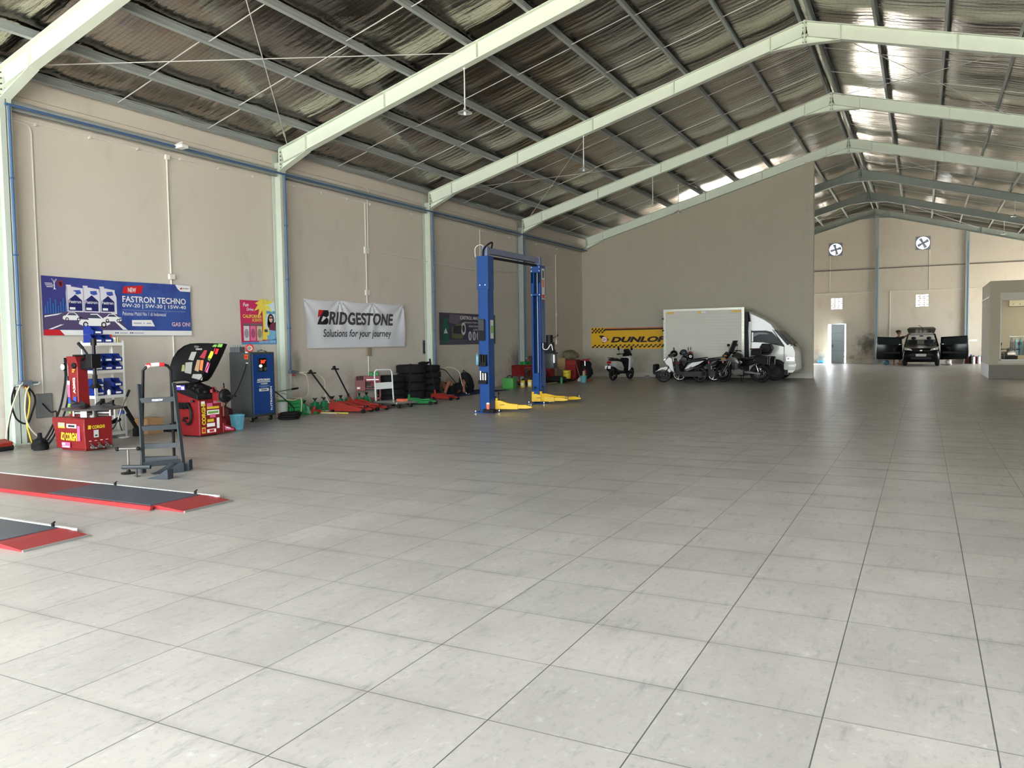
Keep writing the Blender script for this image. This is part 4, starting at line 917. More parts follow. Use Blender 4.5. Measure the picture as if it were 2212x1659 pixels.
# hood: curved black guard, hinged at the back, outline seen from the hall
HO = [(386, 824), (383, 808), (384, 792), (390, 773), (401, 757), (414, 747), (428, 742), (446, 741), (487, 742), (479, 762), (466, 789), (452, 815), (444, 824), (432, 827), (420, 822), (404, 822)]
b = MB(); ys = (9.62, 9.68, 9.86, 9.98)
P0 = [at(px, py, y=9.8) for px, py in HO]; cxh = sum(p.x for p in P0) / len(P0); czh = sum(p.z for p in P0) / len(P0)
def ringh(y, k): return [(cxh + (p.x - cxh) * k, y, czh + (p.z - czh) * k) for p in P0]
b.loft([ringh(9.66, .93), ringh(9.63, 1.0), ringh(9.78, 1.0), ringh(9.86, .97), ringh(9.92, .8)], smooth=True)
hood = b.build('hood', BLK, t, sharp=50)
s = Art(frame((cxh, 9.652, czh), (1, 0, 0), (0, 0, 1), (0, -1, 0)))
def stick(pts, m, z=.004): s.poly([((at(px, py, y=9.64).x - cxh), at(px, py, y=9.64).z - czh) for px, py in pts], m, z)
MIXS = mat('sticker_mixed', (150, 148, 140), .5, var=.35, scale=60)
for pts, m in (([(424, 760), (413, 760), (406, 777), (417, 779)], MIXS), ([(447, 757), (441, 756), (430, 772), (441, 775)], ink('sticker_maroon', 150, 50, 60)), ([(481, 743), (463, 743), (457, 749), (478, 750)], GRNS), ([(472, 754), (463, 752), (459, 764), (468, 765)], REDS), ([(462, 760), (455, 758), (448, 773), (455, 778)], YELS), ([(451, 779), (448, 776), (450, 773), (456, 776)], GRNS),
               ([(453, 785), (447, 782), (441, 802), (447, 806)], PINK), ([(415, 782), (400, 783), (398, 805), (412, 808)], MIXS), ([(398, 788), (393, 788), (391, 802), (398, 802)], ink('sticker_olive', 150, 150, 100)), ([(432, 778), (425, 777), (419, 800), (428, 803)], ink('sticker_tan', 160, 130, 100)), ([(439, 778), (433, 778), (430, 799), (436, 801)], ink('sticker_orange', 220, 120, 70)), ([(434, 808), (416, 808), (413, 816), (436, 822), (437, 815)], MIXS), ([(420, 746), (430, 748), (426, 752), (418, 750)], ink('sticker_dim', 90, 86, 84))): stick(pts, m)
s.txt('CORGHI', .16, .25, W_INK, w=.15, h=.03, z=.006)
sub(s, 'stickers', hood)
b = MB(); b.cyl((-10.75, 9.66, .68), (-10.55, 9.66, .68), .055, n=18); b.cyl((-10.56, 9.66, .68), (-10.54, 9.66, .68), .1, n=22); sp = b.build('spindle', ALU, t)
b = MB(); b.lathe([(.115, 0), (.12, .04), (.1, .07), (.04, .09)], (-10.54, 9.66, .68), (1, 0, 0), 22); b.cyl((-10.45, 9.66, .68), (-10.26, 9.66, .68), .018, n=10); sub(b, 'clamping_cone', sp, BLK)
b = MB(); b.box(-10.9, -10.6, 9.6, 9.72, .6, .74); b.cyl((-10.64, 9.5, .74), (-10.64, 9.5, .8), .03, n=10); b.tube(crv([(-10.8, 9.64, .74), (-10.76, 9.64, .82), (-10.7, 9.64, .81), (-10.68, 9.64, .74)], 4), .008); b.build('spindle_housing', RED, t, bevel=.006)
b = MB(); F = 9.295
for x, z, r in ((-11.16, .52, .05), (-11.07, .52, .055), (-10.98, .53, .06)): b.cyl((x, F, z), (x, F - .07, z - .01), r, r * .7, 14)
b.box(-11.22, -10.92, F - .05, F - .02, .54, .58); b.cyl((-11.12, F, .28), (-11.0, F - .09, .27), .02, n=8); b.tube(crv([(-10.94, F - .04, .55), (-10.87, F - .05, .46), (-10.87, F - .05, .3), (-10.93, F - .05, .22), (-10.98, F - .05, .23)], 5), .02); b.tube([(-11.06, F - .03, .32), (-10.98, F - .03, .32)], .018); b.cyl((-10.85, F, .61), (-10.82, F - .06, .61), .022, n=8)
b.build('hanging_cone', BLK, t)
b = MB(); yz(b, [(9.8, .03), (10.1, .03), (10.08, .08), (9.8, .2)], -10.95, -10.73); pd = b.build('pedal', RED, t, bevel=.008)
s = Art(frame((-10.725, 9.82, .05), (0, 1, 0), (0, 0, 1), (1, 0, 0))); s.poly([(.0, .1), (.02, .02), (.2, .0), (.22, .02)], PINK); s.poly([(.03, .08), (.05, .05), (.14, .03), (.13, .05)], W_INK, .004); sub(s, 'stickers', pd)
b = MB(); b.box(-11.2, -10.8, 9.36, 9.72, 0, .025); b.build('foot', BLK, t)
# ------------------------------------------------------------------ nitrogen cabinet
t = thing('nitrogen_generator', 'tall dark grey cabinet with blue front panel lettered NITROGEN on castors', 'nitrogen machine', (-12.05, 11.82, 0))
NB = mat('cabinet_blue', (26, 64, 128), .4, var=.03)
b = MB(); b.box(-12.36, -11.79, 11.5, 12.16, .1, 1.39); cab = b.build('cabinet', DARKG, t, bevel=.015, seg=2)
b = MB(); b.box(-11.792, -11.775, 11.55, 12.11, .15, 1.35); pn = b.build('front_panel', NB, t, bevel=.006)
F_ = lambda d=0: Art(LEFT(11.55, .15, -11.7745 + d))
s = F_(); s.txt('N', .5, .06, W_INK, w=.045, h=.055, ang=PI / 2, bold=.04); s.txt('2', .5, .112, W_INK, w=.022, h=.028, ang=PI / 2, bold=.04); s.txt('ITROGEN', .5, .142, W_INK, w=.4, h=.055, ang=PI / 2, bold=.04)
s.txt('NITROMAN', .1, .66, W_INK, w=.36, h=.05, shear=.3, bold=.05); s.rect(.1, .46, .635, .65, W_INK); s.txt('N4500', .2, .59, W_INK, w=.18, h=.032, bold=.03); s.rect(.14, .44, .555, .568, ink('fine_print', 130, 150, 190)); s.rect(.2, .38, .53, .543, ink('fine_print', 130, 150, 190))
s.rect(.15, .41, .455, .51, W_INK); s.txt('BOMIA', .21, .468, K_INK, w=.16, h=.03, bold=.05, z=.006); sub(s, 'lettering', pn)
b = MB(); b.box(-11.776, -11.764, 11.70, 11.92, 1.0, 1.27); dp = b.build('display_panel', BLK, t, bevel=.004)
LED = mat('red_led', (255, 40, 24), .4, emit=3.0); LEDW = mat('white_led', (255, 250, 245), .4, emit=2.5)
s = Art(LEFT(11.70, 1.0, -11.7635)); s.txt('30', .05, .165, LED, w=.11, h=.065, bold=.03); s.rect(.165, .19, .215, .232, LED); sub(s, 'red_digits', dp)
s = Art(LEFT(11.70, 1.0, -11.7635)); s.disc(.05, .115, .04, .026, LEDW); sub(s, 'indicator_light', dp)
b = MB()
for y in (11.75, 11.87): b.cyl((-11.765, y, 1.05), (-11.75, y, 1.05), .036, n=18)
sub(b, 'push_button', dp, STEEL)
b = MB(); b.box(-11.93, -11.84, 11.488, 11.502, 1.26, 1.35); q = b.build('switch_plate', mat('orange_switch', (226, 110, 40), .4), t)
b = MB(); b.cyl((-11.885, 11.49, 1.305), (-11.885, 11.465, 1.305), .03, n=16); sub(b, 'switch_knob', q, REDS)
s = Art(FRONT(-11.93, 1.17, 11.4975)); s.rect(.02, .09, .21, .23, W_INK); s.rect(.03, .09, .0, .02, W_INK); s.build('small_labels', None, t)
for x in (-12.28, -11.87):
    for y in (11.57, 12.08):
        b = MB(); b.cyl((x, y - .02, .045), (x, y + .02, .045), .045, n=16); c = b.build('castor', RUB, t); b = MB(); b.box(x - .025, x + .025, y - .03, y - .022, .03, .1); b.box(x - .025, x + .025, y + .022, y + .03, .03, .1); b.box(x - .035, x + .035, y - .035, y + .035, .09, .1); sub(b, 'castor_fork', c, CHROME)
hose('power_cable', [(-11.88, 11.48, 1.17), (-11.9, 11.44, 1.0), (-12.05, 11.35, .6), (-12.2, 11.2, .35), (-12.0, 10.6, .02), (-11.5, 10.3, .3), (-11.0, 9.95, .42)], .008, RUB, 'thin black cable looping from the nitrogen cabinet to the balancer', cat='cable')
def roll(c, label):
    t = thing('tape_roll', label, 'tape roll', c)
    b = MB(); b.ring((c[0], c[1], c[2] + .085), (.8, -.6, 0), .065, .02, 24, 8); b.build('tape', mat('tape_red', (196, 60, 50), .4), t); b = MB(); b.ring((c[0], c[1], c[2] + .085), (.8, -.6, 0), .052, .012, 24, 6); b.build('core', W_INK, t)
roll((-11.95, 11.65, 1.39), 'red roll of tape standing on top of the nitrogen cabinet')
t = thing('water_pack', 'shrink wrapped pack of small bottles on top of the nitrogen cabinet', 'bottle pack', (-12.25, 11.6, 1.39)); b = MB()
for i in range(4):
    for j in range(2): b.lathe([(.03, 0), (.03, .1), (.014, .13), (.014, .15)], (-12.31 + i * .065, 11.55 + j * .065, 1.39), n=10)
b.build('bottles', mat('clear_plastic', (190, 194, 196), .15, trans=.5), t)['kind'] = 'stuff'
b = MB(); b.box(-12.345, -12.08, 11.515, 11.65, 1.392, 1.5); b.build('wrap', mat('plastic_wrap', (150, 152, 156), .2, trans=.7), t)
t = thing('air_chuck', 'small metal air chuck lying on top of the nitrogen cabinet', 'air tool', (-11.85, 11.9, 1.39)); b = MB(); b.tube(crv([(-11.86, 11.78, 1.41), (-11.84, 11.86, 1.43), (-11.86, 11.95, 1.42), (-11.9, 12.05, 1.4)], 4), .014); b.build('body', CHROME, t); b = MB(); b.tube([(-11.88, 12.0, 1.405), (-11.95, 12.1, 1.402)], .01); b.build('hose_end', RUB, t)
# basket
t = thing('waste_basket', 'light blue perforated plastic waste basket on the floor by the nitrogen cabinet', 'basket', (-11.13, 10.5, 0))
BSK = mat('basket_blue', (106, 176, 196), .5, var=.04); b = MB(); n = 28
for i in range(n):
    a0 = 2 * PI * i / n; c_, s_ = math.cos(a0), math.sin(a0); b.bar((-11.13 + .1 * c_, 10.5 + .1 * s_, .02), (-11.13 + .128 * c_, 10.5 + .128 * s_, .26), .013, .004, (c_, s_, 0))
for k in range(11):
    z = .05 + k * .02; r = .1 + .028 * (z - .02) / .24; b.ring((-11.13, 10.5, z), (0, 0, 1), r, .004, 28, 4)
b.lathe([(.0, 0), (.098, 0), (.101, .045), (.095, .045)], (-11.13, 10.5, 0), n=28, caps=False); b.lathe([(.126, .245), (.136, .25), (.136, .268), (.124, .268)], (-11.13, 10.5, 0), n=28, caps=False); b.build('basket_body', BSK, t)
t = thing('dust_pan', 'red long-handled dustpan leaning behind the blue basket', 'dustpan', (-11.75, 10.7, 0)); b = MB(); b.tube([(-11.75, 10.75, .12), (-11.74, 10.75, .62)], .012); b.tube(crv([(-11.74, 10.75, .62), (-11.79, 10.75, .68), (-11.74, 10.75, .74), (-11.69, 10.75, .68)], 4, True), .008, 6, True); b.build('handle', mat('orange_handle', (206, 110, 70), .5), t)
b = MB(); xz(b, [(-11.9, 0), (-11.6, 0), (-11.6, .12), (-11.72, .2), (-11.9, .16)], 10.66, 10.9); b.build('pan', RED, t, bevel=.01)
t = thing('broom', 'dark broom head leaning on the cabinet behind the red dustpan', 'broom', (-12.0, 10.9, 0)); b = MB(); xz(b, [(-12.1, 0), (-11.85, 0), (-11.82, .3), (-12.02, .36)], 10.95, 11.05); b.build('bristles', mat('broom_maroon', (70, 36, 36), .9, var=.3, scale=30), t); b = MB(); b.tube([(-11.95, 11.0, .34), (-12.1, 11.1, .8)], .012); b.build('handle', BLK, t)
# things between the cabinet and the jacks
t = thing('paint_pail', 'white pail between the nitrogen cabinet and the green crate', 'pail', (-12.15, 12.7, 0)); b = MB(); b.lathe([(.12, 0), (.14, .3), (.145, .31), (.13, .31), (.125, .05)], (-12.15, 12.7, 0), n=20, caps=False); b.build('pail_body', mat('grey_white', (176, 178, 172), .5), t); b = MB(); b.lathe([(.0, .0), (.124, 0), (.128, .012), (.0, .012)], (-12.15, 12.7, .05), n=20); b.build('pail_bottom', GREYBOX, t)
t = thing('plastic_crate', 'green plastic crate with hoses on the floor by the second column', 'crate', (-12.25, 13.1, 0)); GC = mat('crate_green', (44, 140, 76), .45, var=.06); b = MB(); 
b.box(-12.45, -12.05, 12.9, 13.3, 0, .02); 
for z in (.02, .1, .18, .26):
    for (x0, x1, y0, y1) in ((-12.45, -12.05, 12.9, 12.915), (-12.45, -12.05, 13.285, 13.3), (-12.45, -12.435, 12.9, 13.3), (-12.065, -12.05, 12.9, 13.3)): b.box(x0, x1, y0, y1, z, z + .065)
for x in (-12.45, -12.06): 
    for y in (12.9, 13.29): b.box(x, x + .012, y, y + .012, 0, .33)
b.build('crate_body', GC, t)
hose('air_hose', [(-12.64, 13.8, .9), (-12.5, 13.9, .8), (-12.35, 13.75, .4), (-12.3, 13.3, .36), (-12.2, 12.8, .5), (-12.15, 12.55, .42), (-12.0, 12.9, .34), (-12.05, 13.2, .36), (-12.0, 13.1, .02), (-11.95, 12.8, .015)], .012, HC[2][1], 'cream hose draped over the green crate from the column outlet', 'hoses at the second column')
hose('air_hose', [(-12.3, 12.15, .62), (-12.1, 12.4, .58), (-12.0, 12.75, .3), (-11.98, 12.9, .12), (-11.9, 12.6, .015)], .011, RUB, 'black hose hanging from the side of the nitrogen cabinet', 'hoses at the second column')
hose('air_hose', [(-12.63, 13.83, .9), (-12.4, 14.05, .88), (-12.3, 14.25, .7), (-12.22, 14.2, .35), (-12.1, 14.25, .1), (-12.05, 14.3, .015), (-12.1, 13.8, .013), (-11.9, 13.6, .013), (-11.4, 13.6, .013)], .012, HC[2][1], 'cream hose curving from the column outlet to the red jacks', 'hoses at the second column')
hose('air_hose', [(-12.2, 13.75, .012), (-12.05, 13.95, .012), (-12.0, 13.7, .012), (-11.6, 13.68, .014), (-11.2, 13.74, .012)], .013, HC[1][1], 'yellow hose lying along the floor before the green jack stands', 'hoses at the second column')
t = thing('spray_gun', 'silver blow gun lying on the hoses above the green crate', 'air tool', (-12.3, 12.9, .52)); b = MB(); b.tube([(-12.35, 12.6, .5), (-12.3, 13.2, .56)], .012); b.build('barrel', ALU, t); b = MB(); b.tube([(-12.3, 13.18, .556), (-12.28, 13.36, .57)], .022); b.build('grip', BLK, t)
t = thing('rubber_pads', 'stack of flat black rubber pads at the cabinet corner', 'rubber pads', (-11.62, 12.35, 0))
for k in range(3): b = MB(); b.lathe([(.2, 0), (.22, .01), (.22, .035), (.2, .045)], (-11.62 + .01 * k, 12.35 + .02 * k, .046 * k), n=20); b.build('pad', RUB, t)
t = thing('rag_box', 'small red rag box behind the black rubber pads', 'box', (-12.0, 12.6, 0)); b = MB(); b.box(-12.0, -11.86, 12.42, 12.6, 0, .1); b.box(-11.98, -11.88, 12.62, 12.74, 0, .06); b.build('box_body', RED, t, bevel=.01)
# ------------------------------------------------------------------ jack stands
JG = mat('jack_green', (30, 112, 66), .4, var=.12, scale=12)
def jackstand():
    r = thing('jack_stand', 'x', 'jack stand'); b = MB()
    for sx in (-1, 1):
        for sy in (-1, 1): b.bar((sx * .085, sy * .085, 0), (sx * .03, sy * .03, .19), .075, .008, (sx, -sy, 0)); 
    for k in range(4): a = k * PI / 2; c, s_ = math.cos(a), math.sin(a); b.bar((.085 * c - .085 * s_, .085 * s_ + .085 * c, .01), (-.085 * s_ - .085 * c, .085 * c - .085 * s_, .01), .006, .02)
    b.lathe([(.075, .09), (.05, .16), (.036, .23)], n=14); b.build('base', JG, r)
    b = MB(); b.cyl((0, 0, .12), (0, 0, .27), .018, n=12); b.build('post', BLKM, r)
    b = MB(); b.loft([[(-.05, -.02, .3), (.05, -.02, .3), (.05, .02, .3), (-.05, .02, .3)], [(-.03, -.018, .275), (.03, -.018, .275), (.03, .018, .275), (-.03, .018, .275)], [(-.018, -.016, .25), (.018, -.016, .25), (.018, .016, .25), (-.018, .016, .25)]], smooth=False); b.box(-.055, -.028, -.02, .02, .295, .31); b.box(.028, .055, -.02, .02, .295, .31); b.build('saddle', BLK, r)
    b = MB(); b.tube([(.03, 0, .2), (.07, .0, .21), (.1, 0, .19)], .007, 6); b.build('release_handle', BLKM, r)
    return r
js = jackstand(); NJ = ['standing alone before the green crate', 'leftmost of the row along the wall', 'second from the left in the row', 'third from the left in the row', 'fourth from the left in the row', 'just left of the first jack handle', 'between the two red jack handles', 'half hidden behind the second jack handle']
JP = [(-12.05, 13.28), (-12.35, 13.98), (-12.35, 14.28), (-12.35, 14.58), (-12.35, 14.88), (-12.5, 15.35), (-12.4, 15.65), (-12.45, 16.0)]
for i, (x, y) in enumerate(JP):
    if i == 0: js.matrix_basis = Matrix.Translation((x, y, 0)); o = js; o['label'] = 'green jack stand ' + NJ[0]; o['group'] = 'green jack stands by the wall'
    else: o = dup(js, (x, y, 0), .4 * i, 'green jack stand ' + NJ[i], 'green jack stands by the wall')
t = thing('bottle_jack', 'small red and green bottle jack at the foot of the lone jack stand', 'jack', (-11.95, 13.55, 0)); b = MB(); b.box(-12.02, -11.85, 13.4, 13.62, 0, .09); b.cyl((-11.95, 13.5, .09), (-11.95, 13.5, .16), .04); b.build('body', JACKRED, t, bevel=.008); b = MB(); b.box(-11.86, -11.8, 13.38, 13.44, 0, .06); b.build('valve_block', JG, t)
# ------------------------------------------------------------------ trolley jacks
def trolley_jack(ox, oy, yaw, L, H, W, hand, m, label, lift=.1, hm=None, grip=True, name='trolley_jack'):
    """body runs along +x from its handle socket; hand = vector of the handle from the socket"""
    M = rotz(yaw, (ox, oy, 0)); t = thing(name, label, 'trolley jack', (ox, oy, 0))
    for s_ in (-1, 1):
        b = MB(M); b.prism([(-.06, .03), (L * .72, .03), (L * .95, .045), (L, .07), (L * .9, .1), (L * .6, H * .62), (L * .25, H * .95), (.0, H), (-.08, H * .75)], -s_ * W / 2 - .01, -s_ * W / 2 + .01, XZ); b.build('side_plate', m, t, bevel=.006)
    b = MB(M); b.box(.1, L * .7, -W / 2, W / 2, H * .35, H * .55); b.box(.0, L * .35, -W / 2, W / 2, H * .6, H * .8); b.bar((L * .25, 0, H * .7), (L * .88, 0, lift + .03), W * .55, .035); arm_ = b.build('lift_arm', m, t, bevel=.006)
    b = MB(M); b.cyl((L * .9, 0, lift + .03), (L * .9, 0, lift + .06), .05, n=16); sub(b, 'saddle', arm_, BLKM)
    for x, r in ((L * .93, .045), (.06, .035)):
        for s_ in (-1, 1):
            b = MB(M); b.cyl((x, s_ * (W / 2 + .012), r), (x, s_ * (W / 2 + .06), r), r, n=16); b.build('wheel', BLK if x > .1 else RUB, t)
    hv = Vector(hand); b = MB(M); b.tube([Vector((.0, 0, H * .8)), Vector((.0, 0, H * .8)) + hv * .12], .03, 10); b.build('handle_socket', m, t)
    p0 = Vector((.0, 0, H * .8)); b = MB(M); b.tube([p0 + hv * .1, p0 + hv], .019, 10); hd = b.build('handle', hm or BLKM, t)
    d = hv.normalized(); side = Vector((d.z, 0, -d.x)) if not grip == 'y' else Vector((0, 1, 0))
    if grip:
        b = MB(M); c = p0 + hv * .955; b.tube([c - Vector((.11, .0, 0)), c + Vector((.11, .0, 0))], .018, 8); b.cyl(p0 + hv * .97, p0 + hv * 1.03, .03, .04, 12); sub(b, 'cross_grip', hd, BLK)
    else:
        b = MB(M); b.tube([p0 + hv * .85, p0 + hv * 1.01], .024, 8); sub(b, 'grip_sleeve', hd, BLK)
    return t
trolley_jack(-11.8, 14.0, .1, .92, .24, .26, (-.62, .0, .72), JACKRED, 'red trolley jack nearest the camera with tilted black cross handle', name='trolley_jack')
trolley_jack(-11.88, 14.7, -.05, .98, .24, .26, (-.6, .1, .78), JACKRED, 'second red trolley jack, tucked behind the first, handle crossing the tool cart')
s = Art(frame((-11.8 + .12, 13.86, .08), (1, -.05, 0), (0, 0, 1), (-.05, -1, 0))); s.rect(.04, .3, .0, .01, K_INK, .02)
trolley_jack(-11.45, 16.42, .12, .72, .16, .22, (-.12, .35, .86), mat('jack_bright_green', (40, 118, 62), .4, var=.08), 'low green trolley jack behind the platform truck, with upright black handle', grip=False)
trolley_jack(-11.72, 18.05, -.2, .75, .17, .2, (-.28, .1, .95), JACKRED, 'small red trolley jack before the right tyre stack, with tall black handle', grip=False)
# ------------------------------------------------------------------ red tool carts
def tool_cart(M, label, loc, drawer=False, tools=True):
    t = thing('tool_cart', label, 'tool cart', loc); W, D = .62, .4
    for x in (0, W - .03):
        for y in (0, D - .03): b = MB(M); b.box(x, x + .03, y, y + .03, .05, .66); b.build('corner_post', RED, t)
    b = MB(M); b.box(0, W, 0, D, .63, .67); b.box(0, W, 0, .008, .67, .70); b.box(0, W, D - .008, D, .67, .70); b.build('top_tray', RED, t)
    b = MB(M); b.box(.0, .24, -.004, D, .33, .66); b.build('side_cabinet', RED, t, bevel=.004)
    b = MB(M); b.box(.24, W, 0, D, .38, .4); b.build('middle_shelf', RED, t)
    b = MB(M); b.box(0, W, 0, D, .1, .12); b.box(0, W, 0, .01, .12, .16); b.build('bottom_shelf', RED, t)
    b = MB(M); b.box(.25, W - .02, -.012, D - .1, .56, .63); d_ = b.build('drawer', RED, t, bevel=.004); b = MB(M); b.box(.27, W - .04, -.02, -.012, .605, .62); sub(b, 'drawer_handle', d_, ALU)
    b = MB(M); b.box(.36, W - .03, D - .012, D - .006, .4, .56)
    for i in range(8):
        for j in range(4): b.use(BLK) if False else None
    b.build('pegboard_back', mat('pegboard_red', (140, 34, 34), .5, var=.2, scale=40), t)
    for x in (.05, W - .05):
        for y in (.05, D - .05): b = MB(M); b.cyl((x, y - .015, .035), (x, y + .015, .035), .035, n=12); b.build('castor', RUB, t)
    if tools:
        for k in range(4):
            b = MB(M); x = .04 + k * .045; b.cyl((x, -.015, .44), (x, -.015, .62), .006, n=6); b.build('screwdriver_shaft', CHROME, t) if False else None
            o = b.build('screwdriver', CHROME, t); b = MB(M); b.cyl((x, -.015, .6), (x, -.015, .71), .014, n=8); sub(b, 'screwdriver_grip', o, BLK)
        b = MB(M); b.box(.03, .11, -.007, -.004, .38, .43); b.build('label_plate', W_INK, t)
        b = MB(M); b.ell((.3, .14, .43), (.05, .05, .03), 10, 6); b.ell((.38, .18, .42), (.04, .06, .02), 10, 6); b.build('shop_rag', mat('rag_grey', (130, 126, 120), .9, var=.3), t)
        b = MB(M); b.box(.02, .26, .05, .3, .67, .69); b.build('rubber_mat', RUB, t)
    return t
CM = frame((-12.98, 16.1, 0), (.5, .866, 0), (0, 0, 1), (1, 0, 0)); CM = rotz(math.radians(35), (-12.82, 16.05, 0))
tool_cart(CM, 'red tool cart with screwdrivers on its side, by the white banner', (-12.8, 16.05, 0))
t = thing('green_case', 'green plastic case lying on top of the nearer red tool cart', 'case', (-12.6, 16.45, .7)); b = MB(CM); b.box(.33, .58, .1, .32, .70, .8); b.build('case_body', mat('case_green', (34, 130, 62), .45), t, bevel=.012); b = MB(CM); b.box(.42, .5, .085, .1, .74, .77); b.build('case_handle', BLK, t)
CM2 = rotz(math.radians(70), (-12.55, 24.75, 0))
tool_cart(CM2, 'farther red tool cart with green case on it, right of the lift post', (-12.5, 24.75, 0), tools=False)
t = thing('green_case', 'green plastic case on top of the farther red tool cart', 'case', (-12.6, 25.2, .7)); b = MB(CM2); b.box(.3, .62, .06, .3, .705, .82); b.build('case_body', mat('case_green', (34, 130, 62), .45), t, bevel=.012); b = MB(CM2); b.box(.42, .5, .045, .06, .74, .77); b.build('case_handle', BLK, t)
# ------------------------------------------------------------------ platform truck
t = thing('platform_truck', 'silver platform hand truck with white tube handle before the tyres', 'hand truck', (-11.6, 16.0, 0))
TM = rotz(math.radians(-18), (-11.72, 15.74, 0)); b = MB(TM); b.box(0, .92, -.29, .29, .115, .14); b.box(-.01, .93, -.3, .3, .1, .118); b.build('deck', ALU, t, bevel=.006)
b = MB(TM); b.box(.02, .9, -.27, .27, .14, .145); b.build('rubber_mat', mat('mat_grey', (150, 150, 148), .25, var=.08), t)
b = MB(TM); b.tube([(.04, -.26, .14), (.0, -.26, .78), (.0, -.25, .85), (.0, -.2, .89), (.0, .2, .89), (.0, .25, .85), (.0, .26, .78), (.04, .26, .14)], .018, 10); hnd = b.build('handle', SW, t)
b = MB(TM); b.box(.012, .022, -.255, .255, .42, .58); q = b.build('handle_plate', SW, t)
for x in (.13, .85):
    for y in (-.18, .18):
        b = MB(TM); b.cyl((x, y - .018, .05), (x, y + .018, .05), .05, n=18); c = b.build('castor', RUB, t); b = MB(TM); b.box(x - .03, x + .03, y - .028, y - .02, .03, .1); b.box(x - .03, x + .03, y + .02, y + .028, .03, .1); b.cyl((x, y - .03, .05), (x, y + .03, .05), .022, n=10); sub(b, 'castor_fork', c, CHROME)
t = thing('tool_box', 'small orange red box lying on the platform truck', 'box', (-11.1, 15.6, .145)); b = MB(TM); b.box(.58, .82, -.05, .12, .145, .2); b.build('box_body', mat('orange_red', (216, 110, 84), .5), t, bevel=.006); b = MB(TM); b.box(.6, .8, -.051, .121, .2, .206); b.build('lid', REDS, t)
# ------------------------------------------------------------------ tyre stacks
def tyre(R, w, label, loc, tilt=None):
    b = MB(); r = R * .6; pr = [(r, .02), (r + .03, 0), (R - .05, 0), (R - .018, .012), (R, .035), (R, w - .035), (R - .018, w - .012), (R - .05, w), (r + .03, w), (r, w - .02)]
    b.lathe(pr + [pr[0]], n=40, caps=False)
    for z in (w * .3, w * .5, w * .7): b.ring((0, 0, z), (0, 0, 1), R + .001, .003, 40, 4)
    for k in range(40):
        a = 2 * PI * k / 40
        for s_ in (-1, 1):
            c0, s0 = math.cos(a), math.sin(a); c1, s1 = math.cos(a + s_ * .05), math.sin(a + s_ * .05); z0 = w / 2 + s_ * w * .1; z1 = w / 2 + s_ * w * .42
            b.bar((R * c0, R * s0, z0), (R * c1, R * s1, z1), .012, .008, (c0, s0, 0))
    o = b.build('tyre', TYRE); o.matrix_basis = Matrix.Translation(loc) @ (tilt or Matrix()); return tag(o, label, 'tyre', 'stacked tyres by the wall')
TYRE = mat('tyre_rubber', (32, 32, 33), .8, spec=.15, var=.2, scale=18, bump=.1)
ORDT = ['at the bottom', 'second from the floor', 'third from the floor', 'fourth from the floor', 'fifth from the floor', 'on top']
for (x, y, n, R, w, nm) in ((-12.5, 17.15, 4, .37, .17, 'left shorter'), (-12.42, 17.95, 4, .37, .235, 'middle'), (-12.45, 18.85, 5, .33, .18, 'right')):
    for k in range(n):
        RR = R + (.03 if (nm == 'middle' and k == 3) else 0); ox, oy = rnd.uniform(-.02, .02), rnd.uniform(-.02, .02)
        tyre(RR, w, 'black tyre %s of the %s tyre stack' % (ORDT[k] if k < n - 1 else 'on top', nm), (x + ox, y + oy, k * (w + .001)), Matrix.Rotation(rnd.uniform(0, 6), 4, 'Z'))
b = MB(); b.ell((-12.35, 18.45, .965), (.16, .12, .05), 12, 6); b.tube(crv([(-12.3, 18.3, .98), (-12.2, 18.5, .99), (-12.35, 18.65, .97), (-12.45, 18.5, .98)], 5, True), .02, 7, True); tag(b.build('rubber_tube', RUB), 'flat black inner tube lying on top of the tyre stacks', 'inner tube')
hose('air_hose', [(-12.63, 19.75, .77), (-12.4, 19.95, .8), (-12.2, 20.1, .65), (-12.1, 20.1, .3), (-11.95, 20.1, .015), (-11.8, 20.0, .013)], .012, HC[2][1], 'cream hose curving down from the third column beside the tyres', 'hoses at the third column')
hose('air_hose', [(-12.64, 19.72, .77), (-12.5, 19.8, .72), (-12.4, 19.85, .6), (-12.25, 19.95, .35), (-12.1, 19.98, .015)], .012, RUB, 'black hose hanging close beside the right tyre stack', 'hoses at the third column')
# ------------------------------------------------------------------ people: one continuous skinned body
def fl(px, py): return at(px, py, z=0)
def body(name, verts, edges, m, parent, sub_=2, root=0):
    """verts = [(x, y, z, radius)], skinned into one surface"""
    me = bpy.data.meshes.new(name); bm = bmesh.new(); ly = bm.verts.layers.skin.verify(); I = parent.matrix_basis.inverted()
    vs = []
    for i, p in enumerate(verts):
        v = bm.verts.new(I @ Vector(p[:3])); r = p[3]; v[ly].radius = (r, r) if not isinstance(r, tuple) else r; v[ly].use_root = (i == root); vs.append(v)
    for a, b in edges: bm.edges.new((vs[a], vs[b]))
    bm.to_mesh(me); bm.free(); o = bpy.data.objects.new(name, me); COL.objects.link(o)
    mo = o.modifiers.new('skin', 'SKIN'); mo.use_smooth_shade = True; s = o.modifiers.new('smooth', 'SUBSURF'); s.levels = s.render_levels = sub_
    me.materials.append(m); o.parent = parent; return o
SKIN = mat('skin_brown', (134, 88, 66), .55, var=.08); NAVYC = mat('cloth_navy', (26, 28, 38), .85, var=.15, scale=20); HAIRM = mat('hair_black', (18, 16, 16), .7, var=.2, scale=30)
